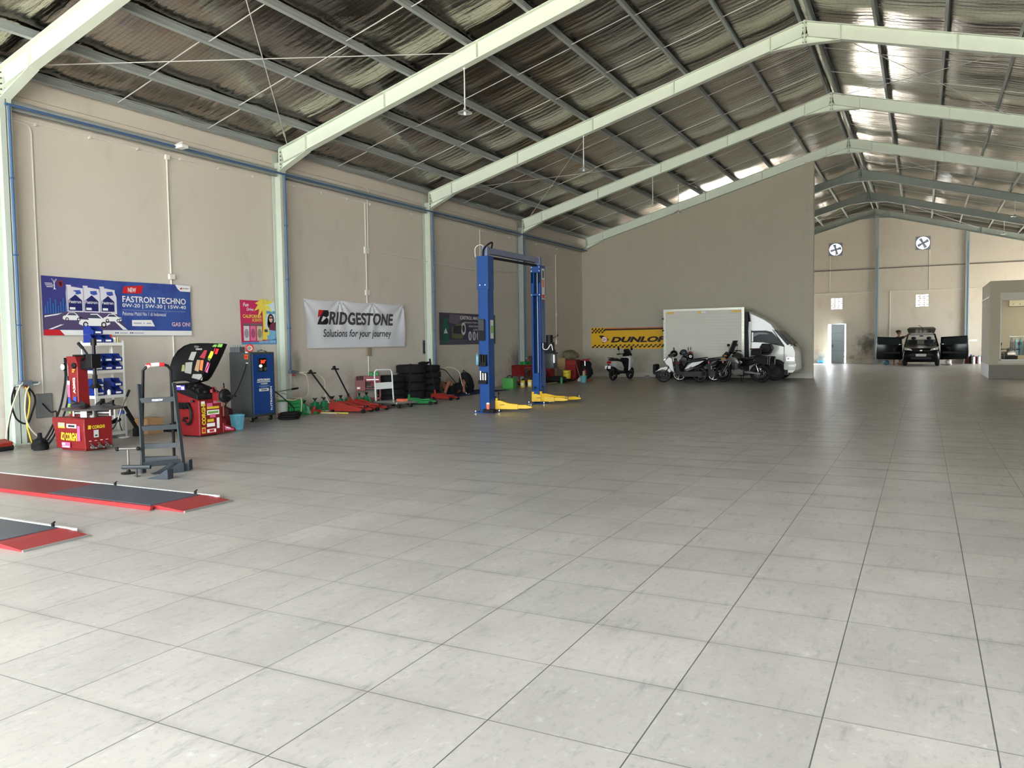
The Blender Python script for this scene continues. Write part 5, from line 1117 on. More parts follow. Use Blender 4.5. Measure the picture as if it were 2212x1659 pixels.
def hand(t, w, d, up, m, curl=.5, s=1.):
    """palm and five separate bent fingers from wrist w along d"""
    w = Vector(w); d = Vector(d).normalized(); up = Vector(up); up = (up - d * up.dot(d)).normalized(); sd = d.cross(up)
    w = w - d * .022 * s; b = MB(); c = w + d * .05 * s; F = Matrix((( sd.x, d.x, up.x, c.x), (sd.y, d.y, up.y, c.y), (sd.z, d.z, up.z, c.z), (0, 0, 0, 1)))
    b.ell((0, 0, 0), (.042 * s, .055 * s, .018 * s), 12, 8, F)
    for k, (o, l) in enumerate(((-.03, .065), (-.01, .078), (.011, .072), (.03, .056))):
        p0 = w + d * .095 * s + sd * o * s; p1 = p0 + (d - up * curl * .4) * l * .5 * s; p2 = p1 + (d * .7 - up * curl) * l * .5 * s; b.tube([p0 - d * .02 * s, p0, p1, p2], [.010 * s, .0095 * s, .009 * s, .007 * s], 7)
    p0 = w + d * .03 * s - sd * .035 * s; b.tube([p0, p0 - sd * .03 * s + d * .03 * s, p0 - sd * .03 * s + d * .06 * s - up * .015 * s], [.011 * s, .010 * s, .008 * s], 7)
    return b.build('hand', m, t)
def head(t, c, face, up, m, hair=True, s=1.):
    c = Vector(c); f = Vector(face).normalized(); up = Vector(up); up = (up - f * up.dot(f)).normalized(); sd = f.cross(up)
    F = Matrix(((sd.x, f.x, up.x, c.x), (sd.y, f.y, up.y, c.y), (sd.z, f.z, up.z, c.z), (0, 0, 0, 1)))
    b = MB(); b.ell((0, 0, .0), (.078 * s, .098 * s, .118 * s), 18, 12, F); b.ell((0, .07 * s, -.06 * s), (.048 * s, .035 * s, .045 * s), 12, 8, F)
    b.ell((0, .1 * s, -.01 * s), (.014 * s, .022 * s, .026 * s), 8, 6, F)
    b.tube([c - up * .07 * s - f * .01, c - up * .15 * s - f * .02, c - up * .27 * s - f * .02], [.05 * s, .052 * s, .07 * s], 12)
    for q in (-1, 1): b.ell((q * .078 * s, 0, -.01 * s), (.012 * s, .02 * s, .032 * s), 8, 6, F)
    h = b.build('head', m, t)
    e = MB()
    for q in (-1, 1): e.ell((q * .032 * s, .088 * s, .014 * s), (.013 * s, .008 * s, .007 * s), 8, 5, F)
    e.ell((0, .099 * s, -.055 * s), (.024 * s, .006 * s, .006 * s), 8, 5, F); sub(e, 'eyes_and_mouth', h, HAIRM)
    if hair: e = MB(); e.ell((0, -.012 * s, .028 * s), (.087 * s, .104 * s, .105 * s), 18, 8, F, lo=-.25); e.ell((0, -.05 * s, -.02 * s), (.08 * s, .065 * s, .09 * s), 14, 8, F); sub(e, 'hair', h, HAIRM)
    return h
# person lying on the blue mat, knees drawn up, phone held over the face
t = thing('person', 'person in dark clothes lying on the blue mat, knees up, holding a phone', 'person', (-12.2, 19.9, 0))
X = -12.25
body('body', [(X, 19.72, .12, .135), (X, 19.95, .14, .13), (X, 20.2, .15, .15), (X, 20.36, .16, .07), (X + .1, 19.68, .12, .095), (X + .13, 19.42, .44, .068), (X + .12, 19.18, .08, .045), (X - .1, 19.68, .12, .095), (X - .12, 19.38, .4, .068), (X - .1, 19.12, .08, .045),
              (X + .17, 20.22, .14, .06), (X + .24, 20.05, .06, .046), (X + .2, 20.12, .3, .036), (X - .18, 20.22, .14, .06), (X - .26, 20.02, .08, .045), (X - .2, 20.0, .24, .036)],
     [(0, 1), (1, 2), (2, 3), (0, 4), (4, 5), (5, 6), (0, 7), (7, 8), (8, 9), (2, 10), (10, 11), (11, 12), (2, 13), (13, 14), (14, 15)], SKIN, t)
b = MB(); b.tube([(X, 19.6, .115), (X, 19.75, .125), (X, 19.95, .145), (X, 20.15, .155), (X, 20.28, .15), (X, 20.33, .15)], [.14, .165, .165, .19, .18, .1], 14); 
for q in (1, -1): b.tube([(X + q * .13, 20.24, .15), (X + q * .2, 20.16, .12), (X + q * .24, 20.08, .08)], [.085, .075, .062], 10)
b.build('shirt', NAVYC, t)
b = MB()
for q in (1, -1): b.tube([(X + q * .08, 19.74, .12), (X + q * .1, 19.64, .16), (X + q * .115, 19.52, .32)], [.115, .108, .088], 12)
b.build('shorts', mat('cloth_black', (20, 20, 22), .9, var=.15), t)
head(t, (X, 20.5, .2), (0, -.35, .94), (0, 1, .3), SKIN)
h_ = hand(t, (X + .2, 20.12, .3), (-.1, .02, 1), (0, 1, 0), SKIN, .6); b = MB(); b.cb((X + .17, 20.16, .42), (.075, .012, .15)); b.build('phone', BLK, t, bevel=.004)
hand(t, (X - .2, 20.0, .24), (.5, -.3, .2), (0, 0, 1), SKIN, .4)
for q, y0 in ((.12, 19.14), (-.1, 19.08)): b = MB(); b.loft([[(X + q - .04, y0 + .1, .0), (X + q + .04, y0 + .1, .0), (X + q + .035, y0 + .1, .1), (X + q - .035, y0 + .1, .1)], [(X + q - .045, y0 - .0, .0), (X + q + .045, y0 - .0, .0), (X + q + .035, y0, .065), (X + q - .035, y0, .065)], [(X + q - .03, y0 - .14, .0), (X + q + .03, y0 - .14, .0), (X + q + .025, y0 - .14, .025), (X + q - .025, y0 - .14, .025)]]); b.build('foot', SKIN, t, bevel=.012, seg=2)
b = MB(); b.box(-12.75, -11.62, 18.95, 22.2, .0, .008); tag(b.build('floor_mat', mat('mat_blue', (36, 48, 96), .8, var=.15)), 'dark blue mat spread on the floor under the lying person', 'mat')
t = thing('backpack', 'black backpack standing on the blue mat behind the lying person', 'backpack', (-12.4, 20.9, 0)); BP = mat('bag_black', (22, 22, 25), .8, var=.15, scale=14)
b = MB(); b.loft([[(-12.6 + a, 20.72 + c, z) for a, c in ((.02 * k, .0), (.36 - .02 * k, 0), (.38 - .03 * k, .26 - .02 * k), (.0 + .03 * k, .26 - .02 * k))] for z, k in ((.008, 0), (.2, -1), (.42, .5), (.55, 2.5), (.62, 5))]); b.build('bag_body', BP, t, bevel=.03, seg=3)
b = MB(); b.box(-12.52, -12.3, 20.66, 20.73, .06, .28); pk = b.build('front_pocket', BP, t, bevel=.02, seg=2); b = MB(); b.box(-12.5, -12.47, 20.65, 20.662, .2, .25); sub(b, 'zip_tag', pk, W_INK)
b = MB(); b.tube(crv([(-12.5, 20.84, .6), (-12.46, 20.8, .68), (-12.38, 20.84, .6)], 5), .012); b.build('carry_loop', BP, t)
# ------------------------------------------------------------------ two post lift
LB = mat('lift_blue', (18, 62, 122), .4, var=.04); LY = mat('lift_yellow', (214, 172, 36), .42, var=.06)
t = thing('two_post_lift', 'blue two-post vehicle lift with yellow arms standing on the tiles', 'vehicle lift', (-8.35, 16.2, 0))
def post(yb, yo, mirror):
    """closed back at yb, open side at yo"""
    x0, x1 = -8.52, -8.27; s = 1 if yo > yb else -1
    b = MB(); b.box(x0, x1, yb, yb + s * .012, .02, 2.95); b.box(x0, x0 + .012, yb, yo, .02, 2.95); b.box(x1 - .012, x1, yb, yo, .02, 2.95)
    b.box(x0, x0 + .05, yo - s * .012, yo, .02, 2.95); b.box(x1 - .05, x1, yo - s * .012, yo, .02, 2.95)
    p = b.build('post', LB, t, bevel=.004)
    b = MB(); e = .012; b.box(x0 - e, x1 + e, yb - s * e, yb, 2.66, 3.37); b.box(x0 - e, x0, yb, yo, 2.66, 3.37); b.box(x1, x1 + e, yb, yo, 2.66, 3.37); b.box(x0, x1, yo, yo + s * e, 3.2, 3.37); b.box(x0, x1, yo, yo + s * e, 2.64, 2.69)
    b.box(x0 + .05, x0 + .07, yb + s * .05, yo, 2.7, 3.3); b.build('post_extension', LB, t, bevel=.004)
    b = MB(); b.box(x0 - .12, x1 + .12, min(yb, yo) - .08, max(yb, yo) + .06, 0, .018); bp = b.build('base_plate', LB, t, bevel=.004)
    b = MB()
    for x in (x0 - .08, x1 + .08):
        for y in (min(yb, yo) - .05, max(yb, yo) + .03): b.cyl((x, y, .018), (x, y, .05), .016, n=6)
    for x in (x0 - .06, x1 + .06): pass
    o = sub(b, 'anchor_bolt', bp, CHROME); o['kind'] = 'thing'
    b = MB(); fy = yb - s * .014 if s > 0 else yo - .014
    for x in (x0 + .06, x1 - .06) if s > 0 else (x0 + .02, x1 - .02):
        for z in ((2.75,) if s > 0 else (2.66, 3.24, 3.33)): b.cyl((x, fy, z), (x, fy - .012, z), .014, n=10)
    sub(b, 'bolt_heads', p, W_INK)
    b = MB(); xm = (x0 + x1) / 2; yc = yo - s * .05; b.box(x0 + .055, x1 - .055, yb + s * .05, yo + s * .03, .12, .75); b.box(x0 + .02, x1 - .02, yo, yo + s * .1, .05, .34); c = b.build('carriage', LB, t, bevel=.006)
    b = MB(); b.cyl((xm + .03, yb + s * .1, .5), (xm + .03, yb + s * .1, 3.2), .022, n=12); b.build('hydraulic_cylinder', BLKM, t); b = MB(); b.cyl((xm - .04, yb + s * .08, .7), (xm - .04, yb + s * .08, 3.25), .012, n=8); b.build('chain', STEEL, t)
    return xm, yo
def lift_arm(p0, p1, wide=.14):
    p0 = Vector(p0); p1 = Vector(p1); d = (p1 - p0); L = d.length; a = math.atan2(d.y, d.x); M = Matrix.Translation(p0) @ Matrix.Rotation(a, 4, 'Z'); w = wide / 2
    b = MB(M); b.prism([(-.02, .0), (L * .62, .0), (L * .62, .11), (L * .35, .13), (.1, .19), (-.02, .19)], -w, w, XZ); b.cyl((.0, 0, -.01), (0, 0, .24), .035, n=14); o = b.build('lift_arm', LY, t, bevel=.005)
    b = MB(M); b.prism([(L * .55, .015), (L * .86, .015), (L, .03), (L, .06), (L * .84, .095), (L * .55, .095)], -w * .75, w * .75, XZ); sub(b, 'arm_extension', o, LY, bevel=.004)
    b = MB(M); b.lathe([(.02, .04), (.02, .12), (.055, .125), (.06, .14), (.0, .14)], (L * .97, 0, 0), n=18); sub(b, 'lift_pad', o, STEEL)
    b = MB(M); b.cyl((.05, 0, .19), (.05, 0, .33), .008, n=6); b.ell((.05, 0, .345), .022, 10, 6); sub(b, 'arm_lock_knob', o, BLK)
    s = Art(M @ frame((L * .12, -w - .001, .06), (1, 0, 0), (0, 0, 1), (0, -1, 0))); s.rect(.0, .1, .03, .042, K_INK, .001); sub(s, 'printed_mark', o)
xm, yo1 = post(14.88, 15.12, 0); xm2, yo2 = post(17.75, 17.5, 1)
lift_arm((-8.28, 15.2, .06), (-7.5, 15.38, .05)); lift_arm((-8.45, 15.25, .06), (-8.62, 16.1, .05))
lift_arm((-8.46, 17.4, .06), (-7.62, 17.62, .05)); lift_arm((-8.25, 17.42, .07), (-7.48, 18.05, .06))
BG = mat('beam_blue_grey', (112, 120, 146), .4, .3, var=.06)
b = MB(); x = -8.38; b.box(x - .06, x - .052, 14.98, 17.62, 3.43, 3.56); b.box(x - .06, x + .05, 14.98, 17.62, 3.55, 3.56); b.box(x + .045, x + .052, 14.98, 17.62, 3.43, 3.56)
for y, y2 in ((14.94, 15.06), (17.56, 17.7)): b.box(x - .07, x + .07, y, y2, 3.36, 3.58)
b.build('overhead_beam', BG, t, bevel=.004)
b = MB(); b.tube([(x + .0, 15.15, 3.36), (x, 17.5, 3.37)], .03, 10); b.build('shut_off_bar', BLK, t)
b = MB(); b.tube(crv([(x - .02, 14.93, 3.3), (x + .0, 14.9, 3.5), (x + .08, 14.98, 3.62), (x + .12, 15.08, 3.66), (x + .08, 15.12, 3.55)], 5), .02); b.build('hydraulic_hose', RUB, t)
b = MB(); b.tube(crv([(x - .2, 14.9, 3.36), (x - .2, 14.9, 3.55), (x - .1, 14.95, 3.62), (x, 15.0, 3.55)], 5), .008); b.build('control_cable', PVC, t)
b = MB(); b.box(-8.49, -8.35, 14.8, 14.88, 1.56, 2.02); cb_ = b.build('cylinder_cover', mat('cover_dark', (54, 56, 58), .5), t, bevel=.012); b = MB(); b.box(-8.49, -8.35, 14.795, 14.802, 1.56, 1.78); sub(b, 'cover_flap', cb_, BLK)
for z, n in ((1.04, 0), (.66, 1)):
    b = MB(); b.box(-8.5, -8.31, 14.865, 14.88, z - .03, z + .22); b.box(-8.5, -8.31, 14.79, 14.88, z - .03, z - .01); b.box(-8.5, -8.31, 14.79, 14.8, z - .01, z + .05); rk = b.build('adapter_rack', BLK, t)
    for k in range(3):
        b = MB(); xx = -8.46 + k * .06; b.cyl((xx, 14.83, z), (xx, 14.83, z + .2 + (.05 if (k == 0 and n) else 0)), .016, n=12); sub(b, 'adapter_pin', rk, mat('pin_white', (226, 226, 214), .4, .2) if n else BLKM)
b = MB(); b.box(-8.36, -8.1, 14.72, 14.86, .02, .09); b.build('pedal_box', BLK, t, bevel=.006)
s = Art(LEFT(17.54, 2.55, -8.257)); s.rect(.0, .18, .0, .75, mat('label_pale', (196, 196, 190), .4), .001); s.rect(.03, .15, .3, .48, ink('sticker_orange', 220, 120, 70), .003); s.rect(.03, .15, .03, .12, REDS, .003); s.rect(.05, .13, .52, .7, K_INK, .003); s.build('warning_label', None, t)
s = Art(LEFT(14.95, 1.6, -8.268)); s.rect(.0, .14, .0, .4, mat('label_pale', (196, 196, 190), .4), .001); s.rect(.02, .12, .12, .28, GRNS, .003); s.build('warning_label', None, t)
b = MB(); b.cyl((-8.1, 17.62, 1.3), (-8.1, 17.62, 1.68), .085, n=18); b.box(-8.2, -7.98, 17.52, 17.72, 1.22, 1.32); b.box(-8.25, -7.99, 17.56, 17.68, 1.3, 1.5); pu = b.build('power_unit', BLK, t, bevel=.008)
b = MB(); b.box(-8.19, -7.95, 17.52, 17.74, .86, 1.24); sub(b, 'oil_tank', pu, mat('tank_dark', (48, 50, 50), .35), bevel=.02, seg=2)
b = MB(); b.tube(crv([(-8.22, 17.5, 1.48), (-8.2, 17.47, 1.35), (-8.1, 17.48, 1.33), (-8.0, 17.49, 1.45), (-7.96, 17.5, 1.3)], 5), .01); sub(b, 'white_hose', pu, W_INK)
b = MB(); b.box(-7.96, -7.93, 17.52, 17.56, 1.0, 1.2); sub(b, 'level_tube', pu, W_INK); b = MB(); b.tube([(-8.0, 17.6, 1.6), (-7.86, 17.55, 1.66)], .008); b.ell((-7.85, 17.545, 1.665), .022, 8, 6); b.tube([(-8.0, 17.55, 1.26), (-7.87, 17.53, 1.24)], .008); b.ell((-7.86, 17.525, 1.24), .022, 8, 6); sub(b, 'lever', pu, BLK)
t = thing('water_bottle', 'clear blue plastic water bottle in the rack on the nearer lift post', 'bottle', (-8.47, 14.83, 1.04)); b = MB(); b.lathe([(.03, 0), (.034, .02), (.034, .16), (.03, .2), (.013, .24), (.013, .26)], (-8.485, 14.745, 1.04), n=14); b.build('bottle', mat('bottle_blue', (120, 190, 210), .15, trans=.5), t); b = MB(); b.cyl((-8.485, 14.745, 1.26), (-8.485, 14.745, 1.285), .015); b.build('cap', BLUS, t)
t = thing('drink_cup', 'small orange capped drink bottle on the pedal box at the lift foot', 'bottle', (-8.25, 14.8, .09)); b = MB(); b.cyl((-8.26, 14.78, .09), (-8.26, 14.78, .2), .035, .04); b.build('cup', mat('orange_red', (216, 110, 84), .5), t); b = MB(); b.ell((-8.26, 14.78, .2), (.04, .04, .035), 12, 6, lo=0); b.build('cap', W_INK, t)
# ------------------------------------------------------------------ wall junk between the lift posts
t = thing('jerrycan', 'green plastic jerrycan on the floor before the farther red tool cart', 'jerrycan', (-12.0, 22.9, 0)); b = MB(); b.box(-12.15, -11.75, 22.7, 23.0, .0, .36); b.build('can_body', mat('can_green', (78, 150, 74), .45, var=.06), t, bevel=.03, seg=2); b = MB(); b.tube(crv([(-12.05, 22.85, .36), (-12.0, 22.85, .42), (-11.9, 22.85, .42), (-11.85, 22.85, .36)], 4), .014); b.build('handle', BLK, t)
for k, (x, y, c, n) in enumerate(((-11.85, 23.6, (216, 196, 70), 'yellow oil bottle just right of the green jerrycan'), (-11.75, 23.95, (226, 206, 90), 'second yellow oil bottle, beside the first yellow one'), (-11.8, 24.4, (176, 40, 36), 'red oil bottle right of the two yellow bottles'))):
    t = thing('oil_bottle', n, 'bottle', (x, y, 0), 0, 'oil bottles by the green jerrycan'); b = MB(); b.box(x - .07, x + .07, y - .05, y + .05, 0, .24); b.build('body', mat('oil_plastic%d' % k, c, .4), t, bevel=.02, seg=2); b = MB(); b.cyl((x + .03, y, .24), (x + .03, y, .3), .022); b.build('cap', BLK, t); b = MB(); b.box(x - .05, x + .05, y - .052, y + .052, .06, .16); b.build('label', W_INK if k < 2 else BLK, t)
SACK = mat('sack_brown', (98, 82, 64), .9, var=.2, scale=9, bump=.3)
def lump(c, r, m, label, cat, name, seed=1, n=18, amp=.18):
    rr = random.Random(seed); ph = [(rr.uniform(0, 6), rr.uniform(2, 5), rr.uniform(2, 5)) for _ in range(5)]
    b = MB(); rings = []
    for i in range(11):
        tt = -PI / 2 + PI * i / 10; ring_ = []
        for j in range(n):
            a = 2 * PI * j / n; k = 1 + amp * sum(math.sin(p[0] + p[1] * a + p[2] * tt) for p in ph) / 2.5
            z = c[2] + r[2] * math.sin(tt) * k; ring_.append((c[0] + r[0] * math.cos(tt) * math.cos(a) * k, c[1] + r[1] * math.cos(tt) * math.sin(a) * k, max(z, .002)))
        rings.append(ring_)
    b.loft(rings); return tag(b.build(name, m), label, cat)
lump((-12.4, 25.6, .14), (.45, .4, .15), SACK, 'low brown sack at the bottom of the pile by the fourth column', 'sack', 'sack', 2)
lump((-12.45, 26.0, .36), (.36, .3, .15), SACK, 'upper brown sack lying on the low one by the fourth column', 'sack', 'sack', 5)
b = MB(); rr = random.Random(5)
for k in range(26):
    y = 25.5 + .03 * k * .8 + rr.uniform(-.03, .03); b.tube(crv([(-12.6, 25.6 + rr.uniform(-.12, .12), 1.0), (-12.55, y, .95), (-12.5 + rr.uniform(-.06, .06), y + rr.uniform(-.1, .1), .6), (-12.48, y + rr.uniform(-.15, .15), .44)], 3), .012, 5)
tag(b.build('hose_bundle', mat('hose_brown', (96, 84, 68), .7, var=.2)), 'thick bundle of brown hoses and rope hung on the fourth column', 'hose bundle')
b = MB(); b.box(-12.65, -12.35, 26.9, 27.3, 0, .68); b.box(-12.67, -12.33, 26.88, 27.32, .66, .7); tag(b.build('steel_cabinet', RED, None, bevel=.006), 'narrow red steel cabinet half hidden behind the farther lift post', 'cabinet')
b = MB(); b.bar((-12.0, 25.2, .02), (-11.9, 26.5, .02), .05, .03); tag(b.build('wooden_batten', mat('batten_yellow', (176, 160, 100), .7)), 'pale wooden batten lying on the floor before the sacks', 'batten')
# corner pile
P_ = fl(1225, 822)
t = thing('yellow_pail', 'tall yellow plastic pail in the corner pile left of the red cabinet', 'pail', fl(1225, 822)); c = fl(1225, 822); b = MB(); b.lathe([(.14, 0.0), (.16, .38), (.17, .39), (.155, .4), (.0, .39)], c, n=20); b.build('pail_body', mat('pail_yellow', (216, 190, 50), .45), t); b = MB(); b.tube(crv([c + Vector((-.16, 0, .36)), c + Vector((-.1, -.2, .3)), c + Vector((.1, -.2, .3)), c + Vector((.16, 0, .36))], 4), .006); b.build('wire_handle', BLKM, t)
t = thing('roller_cabinet', 'red roller cabinet in the corner pile carrying a camouflage bag', 'cabinet', (-12.2, 28.7, 0)); 
b = MB(); b.box(-12.42, -12.0, 28.5, 29.0, .05, .8); cb2 = b.build('cabinet', RED, t, bevel=.008); b = MB(); b.box(-12.38, -12.04, 28.49, 28.5, .6, .76); b.build('drawer', JACKRED, t)
for x in (-12.38, -12.05): b = MB(); b.cyl((x, 28.55, .03), (x, 28.6, .03), .03); b.build('castor', RUB, t)
CAMO = mat('camo_cloth', (112, 104, 80), .9, var=.55, scale=14, bump=.3)
lump((-12.3, 28.7, .98), (.34, .26, .19), CAMO, 'camouflage pattern bag lying on top of the red roller cabinet', 'bag', 'duffel_bag', 7, amp=.12)
b = MB(); b.box(-12.8, -12.48, 28.6, 28.64, .4, .86); b.bar((-12.78, 28.62, 0), (-12.78, 28.62, .5), .04, .03); b.bar((-12.5, 28.62, 0), (-12.5, 28.62, .5), .04, .03); tag(b.build('wooden_board', mat('board_wood', (150, 128, 88), .7, var=.2, scale=8, stretch=(8, 8, 1))), 'upright wooden board on legs behind the yellow pail', 'board')
c = fl(1261, 826); t = thing('teal_bucket', 'teal plastic bucket on the floor in front of the dark jacket', 'bucket', c); b = MB(); b.lathe([(.09, 0), (.125, .24), (.135, .25), (.12, .25), (.085, .02), (.0, .02)], c, n=20, caps=False); b.build('bucket_body', mat('teal_plastic', (90, 156, 160), .45), t); b = MB(); b.cyl(c + Vector((.0, 0, .03)), c + Vector((.01, .0, .42)), .05, .045, 12); b.build('brush_in_bucket', mat('brush_pale', (170, 158, 110), .7), t)
lump((-11.98, 29.3, .36), (.36, .3, .38), mat('jacket_dark', (30, 28, 34), .9, var=.25, scale=10, bump=.3), 'dark jacket heaped over a box behind the teal bucket', 'jacket', 'jacket', 11)
lump((-12.1, 26.7, .1), (.6, .5, .12), mat('junk_black', (30, 30, 30), .8, var=.4, scale=14, bump=.4), 'low heap of black scrap and rubber on the floor by the far lift post', 'scrap heap', 'scrap_heap', 13, 26, .3)
c = fl(1213, 829); can(c.x, c.y, 0, .05, .28, mat('bottle_green', (40, 120, 66), .3), 'green glass bottle standing before the black scrap heap', BLK, 'glass_bottle')
c = fl(1245, 825) + Vector((.1, .15, 0)); t = thing('mop', 'mop with white rag head leaning against the red roller cabinet', 'mop', c); b = MB(); b.tube([c + Vector((0, 0, .12)), (-12.0, 28.46, .75)], .013); b.build('handle', ALU, t); b = MB()
for k in range(14): a = k * .45; b.tube(crv([c + Vector((0, 0, .18)), c + Vector((.06 * math.cos(a), .06 * math.sin(a), .12)), c + Vector((.1 * math.cos(a), .1 * math.sin(a), .015))], 3), .018, 6)
b.build('mop_head', mat('mop_white', (190, 188, 180), .9, var=.2), t)
c = fl(1264, 823); t = thing('transmission_jack', 'red pedestal transmission jack standing by the partition corner', 'jack', c)
b = MB(); 
for k in range(4): a = k * PI / 2 + .6; b.bar(c + Vector((0, 0, .05)), c + Vector((.3 * math.cos(a), .3 * math.sin(a), .025)), .05, .05)
b.cyl(c + Vector((0, 0, .03)), c + Vector((0, 0, .5)), .05, n=14); b.build('pedestal', JACKRED, t)
b = MB(); b.cyl(c + Vector((0, 0, .48)), c + Vector((0, 0, .78)), .022, n=10); b.build('ram', CHROME, t); b = MB(); b.prism([(-.1, -.03), (.12, -.05), (.16, .0), (.05, .07), (-.08, .05)], .76, .83, Matrix.Translation((c.x, c.y, 0))); b.bar(c + Vector((0, 0, .82)), c + Vector((.2, .05, .85)), .04, .03); b.build('saddle', JACKRED, t)
b = MB(); b.box(c.x - .09, c.x + .06, c.y - .06, c.y + .06, .44, .58); b.tube([c + Vector((.05, 0, .56)), c + Vector((.22, 0, .66))], .01); b.tube([c + Vector((-.05, 0, .56)), c + Vector((-.14, 0, .62))], .01); b.build('pump', BLK, t)
lump(tuple(fl(1398, 817) + Vector((0, 0, .02))), (.14, .1, .09), mat('shoe_grey', (120, 118, 112), .8), 'small pale bundle on the floor by the partition beside the scooter', 'bundle', 'rag_bundle', 3)
t = thing('low_stool', 'low dark brown seat lying by the partition left of the parked scooters', 'seat', fl(1415, 820)); c = fl(1415, 818); b = MB(); b.box(c.x - .1, c.x + .55, c.y + .2, c.y + .7, .14, .26); b.build('seat', mat('seat_brown', (62, 46, 42), .7, var=.15), t, bevel=.03, seg=2); b = MB(); b.box(c.x - .16, c.x - .02, c.y + .2, c.y + .7, .16, .56); b.build('backrest', mat('seat_black', (34, 30, 30), .7), t, bevel=.05, seg=3); b = MB(); b.box(c.x - .05, c.x + .5, c.y + .25, c.y + .65, 0, .14); b.build('base', BLK, t)
# ------------------------------------------------------------------ box truck parked along the partition
GLASSD = mat('dark_glass', (26, 32, 32), .15, spec=.05)
TW_ = mat('truck_white', (216, 214, 204), .32, var=.04, coat=.4); CORR = mat('box_panel', (206, 204, 190), .45, var=.05, scale=2)
YS = 29.6; YB = 31.2
def tp(px, py, y=YS): p = at(px, py, y=y); return (p.x, p.z)
t = thing('box_truck', 'white box truck with ribbed cargo body parked along the partition', 'truck', (-7, 30.4, 0))
xa, xb = tp(1433, 670)[0], tp(1608, 665)[0]; zt = tp(1608, 665)[1]; zb_ = .74
b = MB().use(CORR)
n = 16
for k in range(n):                                                    # horizontally ribbed side panels
    z0 = zb_ + .06 + (zt - zb_ - .12) * k / n; z1 = zb_ + .06 + (zt - zb_ - .12) * (k + 1) / n; zm = z0 + (z1 - z0) * .82
    for y, s in ((YS, -1), (YB, 1)):
        yo = y + s * .0; yi = y - s * .004
        q = [(xa, yo, z0), (xb, yo, z0), (xb, yo, zm), (xa, yo, zm), (xa, yi, z1), (xb, yi, z1)]
        b.add(q, [(0, 1, 2, 3), (3, 2, 5, 4)] if s < 0 else [(3, 2, 1, 0), (4, 5, 2, 3)])
b.box(xa + .02, xb - .02, YS + .02, YB - .02, zb_, zt)
bx = b.build('cargo_body', None, t)
FRM = mat('box_frame_alu', (206, 208, 192), .35, .3, var=.04)
b = MB()
for x in (xa, xb - .1):
    for y in (YS - .012, YB - .012): b.box(x, x + .1, y, y + .024, zb_ - .02, zt + .02)
for z in (zb_ - .03, zt - .05):
    for y in (YS - .014, YB - .012): b.box(xa, xb, y, y + .026, z, z + .08)
b.box(xa, xa + .03, YS, YB, zb_, zt + .02); b.box(xb - .02, xb, YS, YB, zt - .06, zt + .03)
sub(b, 'edge_frame', bx, FRM, bevel=.004)
s = Art(frame((xa, YS - .016, 0), (1, 0, 0), (0, 0, 1), (0, -1, 0))); YR = mat('reflector_yellow', (232, 176, 50), .35); L_ = xb - xa
for u0, u1 in ((.14, .42), (L_ / 2 - .2, L_ / 2 + .1), (L_ - .45, L_ - .12)): s.rect(u0, u1, zt - .14, zt - .08, YR, .001)
s.rect(L_ / 2 - .06, L_ / 2 + .1, zt - .14, zt - .08, W_INK, .002); s.rect(L_ - .85, L_ - .6, zb_ + .02, zb_ + .08, YR, .001); sub(s, 'reflector_tape', bx)
b = MB()
for k in range(14):
    for x in (xa + .05, xb - .05): b.cyl((x, YS - .014, zb_ + .1 + k * .13), (x, YS - .022, zb_ + .1 + k * .13), .01, n=6)
o = sub(b, 'rivets', bx, BLKM); o['kind'] = 'stuff'
for z in (zt - .35, zt - .8, zt - 1.35): b = MB(); b.box(xa - .04, xa + .02, YS - .03, YS + .05, z, z + .06); sub(b, 'door_hinge', bx, BLKM)
b = MB(); b.box(xa + .1, xb + 1.5, YS + .3, YS + .38, .5, .62); b.box(xa + .1, xb + 1.5, YB - .38, YB - .3, .5, .62); b.box(xa + .2, xb, YS + .02, YS + .06, .56, .66); b.build('chassis', BLKM, t)
b = MB(); b.box(xa + .4, xb - .3, YS, YS + .03, .58, .64); b.build('side_guard', REDS, t)
# cab side outline, closed loop of sight points on the near side plane
CAB = [(1618, 803), (1616, 712), (1617, 695), (1623, 694), (1647, 701), (1669, 711), (1678, 713), (1706, 743), (1712, 748), (1717, 760), (1718, 785), (1718, 799), (1712, 805), (1697, 805), (1695, 801)]
C0 = [tp(*p) for p in CAB]; cx0 = sum(p[0] for p in C0) / len(C0)
def cr(y, k, drop=0): return [(cx0 + (x - cx0) * k + (0 if x < cx0 else 0), y, z - (drop if z > 1.9 else 0)) for x, z in C0]
b = MB(); b.loft([cr(YS + .05, .985), cr(YS + .01, .998), cr(YS + .12, 1.012), cr(YS + .8, 1.03), cr(YB - .12, 1.012), cr(YB, .99)], smooth=True)
cab_ = b.build('cab', TW_, t, sharp=40)
# roof deflector
DEF = [(1616, 673), (1622, 676), (1646, 687), (1665, 699), (1672, 709), (1676, 713), (1648, 712), (1619, 712), (1619, 690)]
D0 = [tp(*p) for p in DEF]; dcx = tp(1655, 700)[0]; dz0 = tp(1655, 712)[1]
def dr_(y, k): return [(dcx + (x - dcx) * k, y, dz0 + (z - dz0) * k) for x, z in D0]
b = MB(); b.loft([dr_(YS + .04, .9), dr_(YS + .1, 1.0), dr_(YS + .8, 1.04), dr_(YB - .12, 1.0), dr_(YB - .04, .9)], smooth=True); b.build('wind_deflector', TW_, t, sharp=45)
b = MB(); b.box(xb + .02, tp(1615, 700)[0], YS + .08, YB - .08, .8, zt - .15); b.build('cab_gap_panel', BLK, t)
s = Art(frame((0, YS + .003, 0), (1, 0, 0), (0, 0, 1), (0, -1, 0)))
def on(pts, m, z): s.poly([tp(*p) for p in pts], m, z)
